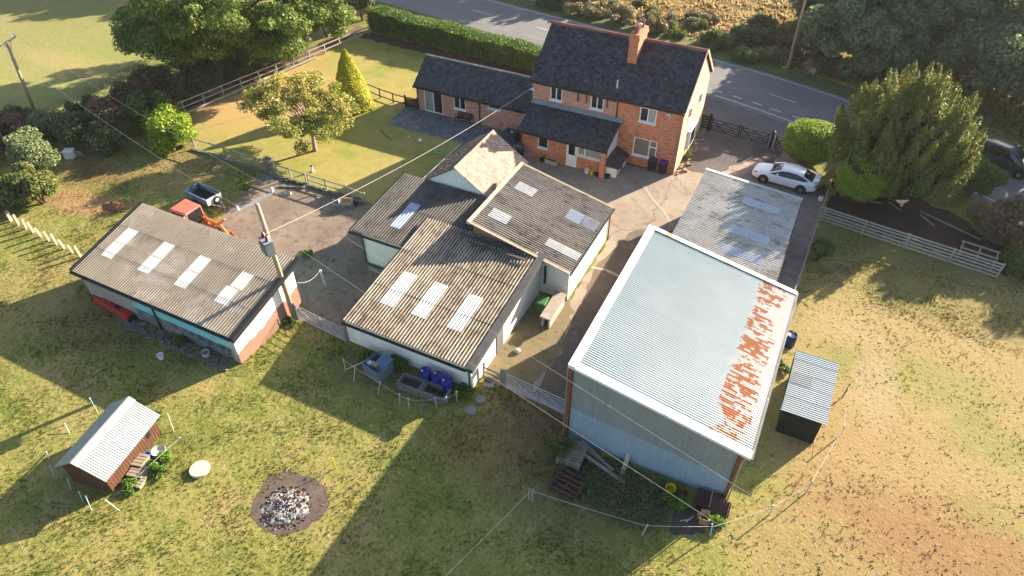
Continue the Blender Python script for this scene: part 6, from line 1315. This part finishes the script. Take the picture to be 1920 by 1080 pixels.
def vehicle(name, label, cat, loc, rz, st, cab, pm_, rim, wx, wr, wy, lights, glassmat, roof_idx, extra=None):
    t = thing(name, label, cat, loc, rz); b = MB(); b.smooth = True; loft(b, [body_ring(*s_) for s_ in st]); b.build("body", pm_, t, subsurf=1)
    def cring(x, hb, zb, ht, zt): r = [(hb, zb), (ht+.05, zt-.10), (ht, zt-.03), (ht*.7, zt), (0, zt+.012)]; return [(x, -y, z) for y, z in r]+[(x, y, z) for y, z in r[::-1][1:]]
    b = MB(); b.smooth = True; loft(b, [cring(*c_) for c_ in cab]); b.build("window_glass", glassmat, t)
    b = MB(); b.smooth = True; rr = cab[roof_idx[0]:roof_idx[1]+1]; vs = []
    for (x, hb, zb, ht, zt) in rr: r = [(ht+.045, zt-.085), (ht+.012, zt-.02), (ht*.7, zt+.014), (0, zt+.026)]; vs.append([(x, -y, z) for y, z in r]+[(x, y, z) for y, z in r[::-1][1:]])
    loft(b, vs, False); b.build("roof", pm_, t, solid=.01)
    for sg in (-1, 1):   # pillars framing the glass
        b = MB()
        for i0, i1 in ((0, roof_idx[0]), (len(cab)-1, roof_idx[1])):
            a, c_ = cab[i0], cab[i1]; b.bar((a[0], sg*(a[1]-.0), a[2]+.02), (c_[0], sg*(c_[3]+.05), c_[4]-.05), .10, .06)
        a = cab[roof_idx[0]]; c_ = cab[roof_idx[1]]; xm = (a[0]+c_[0])/2+.1
        b.build("pillar", pm_, t)
    for x in wx:
        for y in (-wy, wy): wheel(t, x, y, wr, rim)
    for nm, x, y, z, sx, sy, sz, m in lights:
        for sg in (-1, 1):
            b = MB(); b.T = Matrix.Translation((x, sg*y, z)) @ Matrix.Diagonal((sx, sy, sz, 1)); b.lathe([(0, -1), (.6, -.75), (1, 0), (.6, .75), (0, 1)], (0, 0, 0), 12); b.build(nm, m, t)
    for sg in (-1, 1):
        b = MB(); x = cab[0][0]+.62; b.box(x-.07, x+.07, sg*(cab[0][1]+.16)-.1, sg*(cab[0][1]+.16)+.1, cab[0][2]+.03, cab[0][2]+.17); b.build("mirror", pm_, t, .02)
    return t
m_carw = paint("white_car_paint", (.80,.80,.80)); m_silver = surf("silver_alloy", (.45,.44,.43), None, 3, .35, .6, bump=0); m_lamp = surf("clear_lamp", (.30,.32,.34), None, 4, .1, bump=0, spec=.6); m_tail = surf("dark_tail_lamp", (.035,.008,.010), None, 4, .2, bump=0)
ST = [(-2.38, .55, .34, .54, .58), (-2.30, .74, .24, .64, .70), (-2.0, .87, .20, .73, .82), (-1.45, .905, .19, .82, .92), (-.9, .91, .19, .88, .99), (0, .91, .19, .92, 1.0), (.9, .915, .19, .95, 1.02), (1.5, .91, .20, .97, 1.05), (1.95, .88, .22, .98, 1.07), (2.25, .80, .30, .96, 1.04), (2.38, .66, .40, .80, .84)]
CB_ = [(-1.10, .80, .93, .66, .97), (-.35, .84, .93, .60, 1.32), (.1, .85, .94, .60, 1.42), (.75, .85, .96, .60, 1.41), (1.25, .83, .98, .59, 1.30), (1.95, .74, 1.00, .60, 1.06)]
cp, cq = at(1430, 343), at(1498, 362.5); ang = math.atan2((cq-cp).y, (cq-cp).x); mid = (cp+cq)/2; nrm = Vector((-math.sin(ang), math.cos(ang), 0))
t = vehicle("parked_car", "white sports saloon car parked on pink gravel by the lime conifer block", "car", tuple(mid+nrm*.86), ang, ST, CB_, m_carw, m_silver, (-1.38, 1.35), .34, .83,
        [("headlight", -2.05, .70, .68, .22, .10, .07, m_lamp), ("tail_light", 2.24, .66, .82, .12, .17, .07, m_tail)], m_glass, (1, 4))
b = MB(); b.hexa([(2.0, -.62, 1.13), (2.34, -.60, 1.16), (2.34, .60, 1.16), (2.0, .62, 1.13)], [(2.0, -.62, 1.15), (2.36, -.60, 1.19), (2.36, .60, 1.19), (2.0, .62, 1.15)]); b.build("spoiler", m_carw, t)
b = MB(); b.box(-2.40, -2.28, -.42, .42, .30, .44); b.build("grille", m_black, t)
m_vang = paint("dark_green_van_paint", (.012,.035,.036), .3)
ST2 = [(-2.3, .62, .42, .80, .86), (-2.2, .80, .32, .90, .98), (-1.8, .90, .28, .98, 1.06), (-1.2, .93, .27, 1.05, 1.12), (0, .93, .27, 1.10, 1.14), (1.2, .93, .27, 1.12, 1.16), (2.1, .91, .28, 1.12, 1.16), (2.34, .84, .36, 1.08, 1.12)]
CB2 = [(-1.35, .83, 1.04, .72, 1.10), (-.62, .87, 1.08, .70, 1.70), (0, .88, 1.08, .70, 1.80), (1.4, .88, 1.10, .69, 1.80), (2.05, .86, 1.10, .67, 1.72), (2.28, .83, 1.10, .70, 1.16)]
p_, q_ = at(1898, 332), at(1841, 309); ang = math.atan2((q_-p_).y, (q_-p_).x); mid = (p_+q_)/2; nrm = Vector((-math.sin(ang), math.cos(ang), 0)) * (1 if math.cos(ang) > 0 else -1)
sgn = 1
t = vehicle("van", "dark green people carrier driving along the road at the right edge", "van", tuple(mid+nrm*.88), ang, ST2, CB2, m_vang, m_silver, (-1.42, 1.38), .34, .86,
        [("headlight", -2.14, .70, .86, .12, .13, .10, m_lamp), ("tail_light", 2.24, .76, 1.05, .09, .10, .22, m_tail)], m_glass, (1, 4))
# red tractor and loader behind the long shed
ca_ = [at(345.6, 403, 2.35), at(369.3, 385.2, 2.35), at(349.6, 374.4, 2.35), at(324.8, 390.4, 2.35)]
fw = (ca_[1]-ca_[2]); ctr = sum(ca_, Vector())/4; fdir = (at(400, 408, 1.0)-at(347, 388, 1.0)); ang = math.atan2(fdir.y, fdir.x)
t = thing("tractor", "faded red tractor with an orange front loader, behind the long shed", "tractor", (ctr.x, ctr.y, 0), ang)
b = MB(); b.hexa([(-.78, -.72, 2.26), (.72, -.68, 2.26), (.72, .68, 2.26), (-.78, .72, 2.26)], [(-.70, -.64, 2.40), (.64, -.6, 2.38), (.64, .6, 2.38), (-.70, .64, 2.40)]); cab = b.build("cab_roof", m_redfade, t, .04)
b = MB()
for x, y in ((-.72, -.64), (.66, -.60), (.66, .60), (-.72, .64)): b.bar((x*1.08, y*1.05, 1.0), (x, y, 2.28), .09)
b.box(-.80, .74, -.70, -.64, .75, 1.15); b.box(-.80, .74, .64, .70, .75, 1.15); b.box(-.82, -.76, -.64, .64, .7, 1.2); b.build("cab_frame", m_redfade, t)
for x in (.68, -.76): b = MB(); b.box(x, x+.02, -.56, .56, 1.2, 2.24); b.build("window_glass", m_glass, t)
b = MB(); b.box(-.35, .15, -.25, .25, .75, 1.05); b.box(-.40, -.28, -.25, .25, 1.05, 1.5); b.build("seat", surf("pale_seat", (.34,.35,.38), None, 3, .8), t)
b = MB(); b.box(.75, 2.05, -.34, .34, .72, 1.22); b.build("bonnet", m_redfade, t, .06); b = MB(); b.box(-.6, 1.95, -.22, .22, .45, .72); b.build("chassis", m_darkwood, t)
b = MB(); b.tube([(1.1, .42, 1.1), (1.1, .42, 2.0)], .04, 8); b.build("exhaust", m_rust, t)
for x, y, r_, w in ((-.35, -.85, .66, .34), (-.35, .85, .66, .34), (1.65, -.66, .42, .22), (1.65, .66, .42, .22)):
    b = MB(); b.smooth = True; b.lathe([(r_*.5, -w/2), (r_*.93, -w/2), (r_, -w*.3), (r_, w*.3), (r_*.93, w/2), (r_*.5, w/2)], (x, y, r_), 24, 'y'); o = b.build("wheel", m_rubber, t); b = MB(); b.lathe([(.01, -w*.35), (r_*.52, -w*.4), (r_*.52, w*.4), (.01, w*.35)], (x, y, r_), 18, 'y'); b.build("rim", m_redfade, o)
    if r_ > .5: b = MB(); b.lathe([(r_*1.08, -w*.6), (r_*1.08, w*.6)], (x, y, r_), 24, 'y'); b.v = b.v; b.build("mudguard", m_redfade, t)
for y in (-.52, .52):
    b = MB(); b.bar((.55, y, .7), (.55, y, 1.45), .12); b.bar((.55, y, 1.42), (2.2, y, 1.30), .12, .16); b.bar((2.2, y, 1.32), (2.75, y, .55), .12, .16); b.build("loader_arm", m_orange, t)
b = MB(); b.bar((1.2, .52, .95), (2.3, .52, 1.5), .13); b.tube([(2.3, .52, 1.5), (2.85, .52, 2.0)], .07, 8); b.build("ram", surf("bright_orange", (.66,.14,.02), (.5,.1,.02), 3, .5), t)
b = MB(); pr_ = [(2.55, .75), (2.60, .15), (2.85, .05), (3.35, .08)]
for (xa, za), (xb, zb) in zip(pr_[:-1], pr_[1:]): b.slab((xa, -.85, za), (xb, -.85, zb), (xb, .85, zb), (xa, .85, za), .03)
for y in (-.86, .84): b.hexa([(2.55, y, .75), (2.60, y, .12), (2.85, y, .04), (3.35, y, .07)], [(2.55, y+.03, .75), (2.60, y+.03, .12), (2.85, y+.03, .04), (3.35, y+.03, .07)])
b.build("bucket", m_orange, t)
# small blue trailer
T4 = [at(389.6, 376.3, .95), at(410, 358.5, .95), at(367.4, 341.5, .95), at(347.8, 356.7, .95)]; c_ = sum(T4, Vector())/4; d_ = T4[0]-T4[3]; ang = math.atan2(d_.y, d_.x); Lx, Ly = d_.length/2, (T4[1]-T4[0]).length/2
t = thing("trailer", "open blue two-wheel trailer parked on grass beside the red tractor", "trailer", (c_.x, c_.y, 0), ang); m_tr = surf("trailer_blue", (.10,.20,.27), (.075,.15,.21), 3, .6, spot=(.30,.33,.34), sscale=3, slo=.6, shi=.72)
b = MB()
for s_ in ((-Lx, Lx, -Ly, -Ly+.05), (-Lx, Lx, Ly-.05, Ly), (-Lx, -Lx+.05, -Ly+.05, Ly-.05), (Lx-.05, Lx, -Ly+.05, Ly-.05)): b.box(*s_, .45, .95)
b.build("side", m_tr, t); b = MB(); b.box(-Lx+.05, Lx-.05, -Ly+.05, Ly-.05, .42, .48); b.build("floor", m_darkwood, t)
b = MB(); b.box(-Lx-.03, Lx+.03, -Ly-.03, -Ly, .92, .97); b.box(-Lx-.03, Lx+.03, Ly, Ly+.03, .92, .97); b.box(Lx, Lx+.04, -Ly, Ly, .46, .97); b.build("rail", surf("pale_tailboard", (.55,.56,.55), None, 3, .6), t)
b = MB(); b.lathe([(.05, -.05), (.22, -.05), (.27, -.02), (.27, .04), (.2, .07)], (Lx+.10, .12, .62), 20, 'x'); sp = b.build("spare_wheel", m_rubber, t); b = MB(); b.lathe([(.0, .075), (.15, .07), (.15, -.02)], (Lx+.10, .12, .62), 16, 'x'); b.build("rim", m_white, sp)
for y in (-Ly-.12, Ly+.12): b = MB(); b.lathe([(.05, -.07), (.24, -.08), (.30, -.04), (.30, .04), (.24, .08), (.05, .07)], (-.1, y, .30), 20, 'y'); b.build("wheel", m_rubber, t)
b = MB(); b.bar((Lx, -.35, .42), (Lx+1.0, 0, .38), .07); b.bar((Lx, .35, .42), (Lx+1.0, 0, .38), .07); b.tube([(Lx+.9, 0, .0), (Lx+.9, 0, .5)], .03, 6); b.build("drawbar", m_galv_dull, t)
# wheelbarrow with logs
q = at(650, 388); t = thing("wheelbarrow", "galvanised wheelbarrow loaded with logs in the yard", "wheelbarrow", tuple(q), R(35)); b = MB()
B0 = [(-.28, -.2, .28), (.28, -.18, .28), (.28, .18, .28), (-.28, .2, .28)]; B1 = [(-.48, -.33, .58), (.52, -.32, .62), (.52, .32, .62), (-.48, .33, .58)]
for i in range(4): j = (i+1) % 4; b.add([B0[i], B0[j], B1[j], B1[i]], [(0, 1, 2, 3)])
b.add(B0, [(0, 1, 2, 3)]); b.build("tray", surf("pale_steel", (.55,.55,.54), (.45,.45,.44), 4, .5, .2), t, solid=.012)
b = MB()
for y in (-.24, .24): b.tube([(.62, y*.3, .2), (0, y, .27), (-.95, y*1.1, .55)], .02, 6)
for y in (-.22, .22): b.tube([(-.3, y, .27), (-.4, y, 0), (-.12, y, .27)], .016, 6)
b.build("frame", m_galv, t); b = MB(); b.lathe([(.05, -.04), (.15, -.05), (.19, -.02), (.19, .02), (.15, .05), (.05, .04)], (.66, 0, .19), 16, 'y'); b.build("wheel", m_rubber, t)
t2 = thing("log_pile", "cut orange-brown logs heaped in the wheelbarrow", "logs", (q.x, q.y, .3), R(35))
for i in range(7): b = MB(); a = random.uniform(0, 3); x, y, z = random.uniform(-.2, .25), random.uniform(-.12, .12), .1+.05*i; b.tube([(x-.14*math.cos(a), y-.14*math.sin(a), z), (x+.14*math.cos(a), y+.14*math.sin(a), z+.04)], .065, 8); b.build("log", surf("split_log", (.42,.20,.08), (.30,.14,.06), 6, .9), t2)
for lab, p, s_ in (("whitish concrete lump on the yard under the crossarm", (540, 364), .3), ("small pale stone on the yard between lump and wheelbarrow", (597, 372), .14), ("brown stone block at the end of the lawn kerb", (573, 350), .2)):
    t = thing("rubble", lab, "rock", tuple(at(*p)), R(20)); b = MB(); b.hexa([(-s_, -s_*.6, 0), (s_, -s_*.5, 0), (s_*.9, s_*.5, 0), (-s_, s_*.6, 0)], [(-s_*.8, -s_*.4, s_*.7), (s_*.7, -s_*.4, s_*.6), (s_*.8, s_*.3, s_*.65), (-s_*.7, s_*.4, s_*.75)]); b.build("rock", m_concrete, t, .03)
t = thing("sleeper", "dark timber beam lying on the yard by the lawn kerb", "beam", tuple(at(548, 352))); b = MB(); p, q = Vector((-.9, -.35, .07)), Vector((.9, .35, .07)); b.bar(p, q, .18, .12); b.build("beam", m_stone_old, t)
t = thing("white_pipe", "white pipe standing in the yard beside the dark-roofed shed", "pipe", tuple(at(611, 537))); b = MB(); b.tube([(0, 0, 0), at(600, 506, 1.4)-at(611, 537)], .07, 10); b.build("pipe", m_tape, t)
t = thing("folded_frame", "white folded metal frame lying at the foot of the dark-roofed shed", "frame", tuple(at(703, 508))); b = MB(); p = [at(690, 500, .1), at(716, 508, .1), at(714, 512, .1), at(690, 505, .1)]; o_ = at(703, 508)
for a, c2_ in ((0, 1), (1, 2), (2, 3), (0, 2)): b.tube([p[a]-o_, p[c2_]-o_], .025, 6)
b.build("tubing", m_tape, t)

# ================================================================ ROUND THE FARMHOUSE
t = thing("wheelie_bin", "black wheeled bin with a dark lid under the big farmhouse window", "bin", tuple(at(1219, 322)+Vector((0, .25, 0))), 0); wheelie(t, m_black, surf("slate_lid", (.03,.045,.06), None, 2, .5, bump=.03))
t = thing("wheelie_bin", "black wheeled bin with a purple lid by the farmhouse corner", "bin", tuple(at(1239, 327)+Vector((0, .28, 0))), R(-4)); wheelie(t, m_black, surf("purple_lid", (.13,.015,.26), None, 2, .5, bump=.03))
t = thing("dog_kennel", "small cream kennel with a slate lean roof between lean-to and window", "kennel", (-13.15, 44.0, 0), 0); b = MB(); b.box(-.40, .50, -1.0, 1.3, 0, .78); b.build("wall", m_cream, t)
b = MB(); tiles(b, (-.46, 1.42, 1.32), (0, -2.55, 0), (1.12, 0, -.52), .3, .28, .02); b.hexa([(-.42, -1.05, .8), (.62, -1.05, .8), (.62, 1.36, .8), (-.42, 1.36, .8)], [(-.42, -1.05, 1.27), (.62, -1.05, .81), (.62, 1.36, .81), (-.42, 1.36, 1.27)]); b.build("roof", surf("brown_slate", (.085,.065,.075), (.06,.05,.058), 2, .7, island=.3), t)
b = MB(); b.box(.5, .51, .0, .45, .02, .7); b.build("door_hole", m_black, t); b = MB(); b.box(.5, .53, .48, 1.2, .05, .72); b.build("door", m_white, t)
tub("bucket", "yellow bucket against the lean-to wall beside the brick pillar", (1109, 327), .15, .33, m_yellow, "bucket"); tub("plant_pot", "white pot left of the yellow bucket", (1100, 324), .20, .28, m_white, "pot"); tub("plant_pot", "dark pot between the yellow bucket and the brick pillar", (1119, 330), .16, .26, m_black, "pot"); tub("plant_pot", "blue pot at the right foot of the brick pillar", (1139, 333), .20, .24, surf("navy_pot", (.02,.045,.14), None, 2, .4, bump=0), "pot")
tub("plant_pot", "black pot at the left end of the stone planter", (1016, 303), .18, .26, m_black, "pot")
b = MB(); b.tube([at(1119, 326, .05), at(1123, 302, 1.2)], .018, 6); tag(b.build("broom", m_paleboard), "thin broom leaning on the lean-to wall by the pillar", "broom")
q = at(1109, 318); bush("bare young shrub in front of the lean-to's long window", (q.x, q.y+.1), (.35, .3), 1.3, 160, .08, f_dry, "shrub", "shrub", nc=6, cr=.14)
t = thing("planter", "oblong cream stone planter in front of the lean-to wall", "planter", tuple(at(1034, 306)), R(-4)); b = MB(); b.box(-.5, .5, -.2, -.13, 0, .3); b.box(-.5, .5, .13, .2, 0, .3); b.box(-.5, -.43, -.13, .13, 0, .3); b.box(.43, .5, -.13, .13, 0, .3); b.build("box", surf("cream_stone", (.44,.39,.28), (.36,.32,.22), 3, .9), t); b = MB(); b.box(-.43, .43, -.13, .13, .02, .24); b.build("soil", m_darkwood, t)
q = at(1024, 297); bush("rounded green pot plant behind the stone planter", (q.x, q.y), (.42, .35), .62, 900, .08, f_weed, "pot_plant", "plant", nc=8, cr=.2)
t = thing("water_butt", "black water butt at the lean-to's left corner", "water butt", tuple(at(976, 292))); b = MB(); b.smooth = True; b.lathe([(.27, 0), (.33, .3), (.34, .6), (.31, .88)], (0, 0, 0), 20); b.build("barrel", m_black, t); b = MB(); b.lathe([(.33, .86), (.33, .91), (.1, .97), (0, .97)], (0, 0, 0), 20); b.build("lid", surf("grey_lid", (.07,.08,.10), None, 2, .5, bump=.03), t)
t = thing("garden_chair", "dark metal garden chair next to the water butt", "chair", tuple(at(988, 298)), R(30)); b = MB()
for x in (-.22, .22):
    for y in (-.22, .22): b.tube([(x, y, 0), (x, y, .45)], .015, 5)
    b.tube([(x, .22, .45), (x, .3, .9)], .015, 5)
b.build("frame", m_galv_dull, t); b = MB(); b.box(-.24, .24, -.24, .24, .44, .46); b.build("seat", m_galv_dull, t); b = MB(); b.bar((-.22, .3, .88), (.22, .3, .88), .03); b.bar((-.22, .27, .7), (.22, .27, .7), .03); b.build("backrest", m_galv_dull, t)
t = thing("compost_bin", "black covered heap between the annexe and the tiled outbuilding", "bin", tuple(at(958, 262))); b = MB(); b.hexa([(-.7, -.5, 0), (.7, -.5, 0), (.7, .5, 0), (-.7, .5, 0)], [(-.6, -.4, .7), (.5, -.4, .6), (.6, .4, .75), (-.6, .4, .8)]); b.build("cover", surf("dark_sheet", (.035,.037,.04), (.05,.05,.055), 2, .6, bump=.5), t, .05); b = MB(); b.lathe([(.1, .7), (.13, .78), (0, .84)], (.1, 0, 0), 10); b.build("weight", m_concrete, t)
t = thing("garden_bench", "dark wooden bench on the patio below the annexe window", "bench", tuple(at(868, 232)+Vector((0, .25, 0))), 0); m_bench = surf("dark_bench_wood", (.075,.045,.035), (.05,.03,.025), 4, .8)
b = MB()
for i in range(3): b.box(-.72, .72, -.25+i*.16, -.25+i*.16+.13, .40, .43)
b.build("seat", m_bench, t); b = MB()
for i in range(5): b.bar((-.72, .22+i*.02, .50+i*.1), (.72, .22+i*.02, .50+i*.1), .03, .08)
b.build("backrest", m_bench, t)
for x in (-.74, .74): b = MB(); b.tube([(x, -.24, 0), (x, -.24, .62), (x, .2, .62)], .025, 6); b.tube([(x, .24, 0), (x, .32, .98)], .025, 6); b.build("side_frame", m_black, t)
for lab, p, r_ in (("white ball on the shaded lawn beside the patio", (788, 266), .15), ("small white ball on the lawn nearer the patio edge", (766, 258), .08)):
    t = thing("ball", lab, "ball", tuple(at(*p))); b = MB(); b.smooth = True; b.lathe([(r_*math.sin(PI*i/8), r_-r_*math.cos(PI*i/8)) for i in range(9)], (0, 0, 0), 14); b.build("ball", m_white, t)
b = MB(); b.tube([at(714, 243, .06), at(734, 261, .06)], .05, 6); tag(b.build("pole_on_grass", m_paleboard), "pale pole lying on the shaded lawn near the patio", "pole")
b = MB(); q = at(823, 283, .05); b.tube([q+Vector((.3*math.cos(2*PI*i/20), .3*math.sin(2*PI*i/20), 0)) for i in range(21)], .03, 6); tag(b.build("hose_coil", m_bluepost), "small ring of pale hose on the grass by the outbuilding gutter", "hose")
b = MB(); q = at(488, 212); b.tube([q, q+Vector((-.1, .1, 2.0))], .02, 6); tag(b.build("washing_post", m_tape), "thin pale washing line post on the brown side of the lawn", "post")
t = thing("garden_ornament", "small black and white garden ornament on the lawn at the fence", "ornament", tuple(at(586, 322))); b = MB(); b.smooth = True; b.lathe([(.10, 0), (.12, .06), (.06, .12), (.10, .28), (.09, .38), (.04, .42)], (0, 0, 0), 12); b.build("body", m_white, t); b = MB(); b.smooth = True; b.lathe([(.05, .41), (.09, .46), (.08, .55), (0, .59)], (0, 0, 0), 12); b.build("head", m_black, t)
t = thing("drain_cover", "grey metal drain cover set in the farmyard concrete", "cover", tuple(at(1178, 351)), 0); b = MB(); b.box(-.45, .45, -.25, .25, -.02, .03); b.build("lid", surf("grey_iron", (.30,.29,.28), (.24,.23,.22), 3, .7), t)
r_ = random.Random(4)
for i in range(22):
    y = 45.6+i*.33; x = -8.45+r_.uniform(-.25, .25); s_ = r_.uniform(.12, .24)
    t = thing("edging_stone", "rough pinkish edging stone along the farmhouse gable", "stone", (x, y, 0), r_.uniform(0, 3), "edging stones along the gable"); b = MB(); b.hexa([(-s_, -s_*.7, 0), (s_, -s_*.6, 0), (s_*.9, s_*.7, 0), (-s_, s_*.6, 0)], [(-s_*.8, -s_*.5, s_*.8), (s_*.7, -s_*.5, s_*.6), (s_*.8, s_*.5, s_*.7), (-s_*.7, s_*.5, s_*.9)]); b.build("stone", surf("pink_rock", (.26,.17,.14), (.17,.12,.10), 4, .9), t)
q = at(1290, 295); bush("small plant at the foot of the apricot gable wall", (q.x, q.y), (.45, .6), .5, 900, .09, f_weed, "plant", "plant", nc=8, cr=.2)
t = thing("traffic_cone", "white-bodied red-topped cone at the corner of the gravel", "cone", tuple(at(1538, 375))); b = MB(); b.lathe([(.17, 0), (.17, .30), (.12, .36)], (0, 0, 0), 14); b.build("body", m_white, t); b = MB(); b.lathe([(.13, .36), (.08, .5), (0, .52)], (0, 0, 0), 14); b.build("top", m_red, t)
q = at(1541, 360); bush("russet pot plant behind the red-topped cone", (q.x, q.y), (.4, .4), .7, 900, .1, f_brown, "plant", "plant", nc=8, cr=.2)
t = thing("dung_heap", "orange-brown soil heap on the grass behind the long shed", "heap", tuple(at(216, 387))); b = MB(); n = 18; b.add([(1.0*(j/5)*(1+.2*math.sin(i*2.1))*math.cos(2*PI*i/n), .6*(j/5)*math.sin(2*PI*i/n), .28*(1-(j/5)**1.5)+r_.uniform(-.03, .03)*(j < 5)-.02*(j == 5)) for j in range(6) for i in range(n)], [((j+1)*n+i, (j+1)*n+(i+1) % n, j*n+(i+1) % n, j*n+i) for j in range(5) for i in range(n)]); b.build("mound", surf("orange_soil", (.25,.11,.05), (.16,.07,.035), 3, .95, spot=(.34,.19,.09), sscale=4, bump=.8), t)
t = thing("marker_stone", "pale marker stone in the bracken on the far verge", "stone", tuple(at(1522, 136)), R(-15)); b = MB(); b.box(-.35, .35, -.12, .12, 0, .5); b.build("slab", m_concrete, t, .04)
for (u0, v0, u1, v1, lab) in ((1632, 378, 1655, 381, "short pale stick lying on the soil bed under the broad conifer"), (1666, 378, 1690, 395, "bent pale branch on the soil bed"), (1725, 402, 1752, 424, "thin branch lying along the middle of the soil bed"), (1725, 396, 1840, 450, "long dark edging timber along the soil bed's conifer side")):
    b = MB(); b.bar(at(u0, v0, .06), at(u1, v1, .06), .10 if "long" in lab else .07, .08); tag(b.build("branch", m_wood), lab, "branch")
FAR = off(RL, 6.6); FARP = [tuple(p) for p in FAR]+[(60, 130), (-110, 130)]
n = 60000; x = rng.uniform(-50, 30, n); y = rng.uniform(62, 112, n); k = in_view(x, y) & inside(x, y, FARP); x, y = x[k], y[k]; n = len(x); sz = .30*rng.uniform(.4, 1.3, n)*(.6+.8*(np.sin(x*.8+np.sin(y*.6)*2)*np.sin(y*.9)*.5+.5)); V = []
for j in range(2):
    a = rng.uniform(0, 2*PI, n); w = sz*.5; V.append(np.stack([np.stack([x-np.cos(a)*w, y-np.sin(a)*w, np.zeros(n)], 1), np.stack([x+np.cos(a)*w, y+np.sin(a)*w, np.zeros(n)], 1), np.stack([x+rng.normal(0, .5, n)*sz, y+rng.normal(0, .5, n)*sz, sz], 1)], 1))
V = np.stack(V, 1).reshape(-1, 3); tag(np_mesh("rough_grass", V, np.arange(len(V)).reshape(-1, 3), m_tuft), "rough tawny grass beyond the road", "grass", kind='stuff')

# ================================================================ THE AIR
b = MB(); b.box(-335, 335, -175, 375, -1.5, 36); hz = b.build("haze", bpy.data.materials.new("air")); tag(hz, "thin golden morning haze", "haze", kind='stuff')
m_ = hz.data.materials[0]; m_.use_nodes = True; m_.node_tree.nodes.clear(); o_ = m_.node_tree.nodes.new("ShaderNodeOutputMaterial"); v_ = m_.node_tree.nodes.new("ShaderNodeVolumePrincipled")
v_.inputs["Color"].default_value = (.92, .94, .96, 1); v_.inputs["Density"].default_value = .00013; v_.inputs["Anisotropy"].default_value = .3
m_.node_tree.links.new(v_.outputs[0], o_.inputs["Volume"])
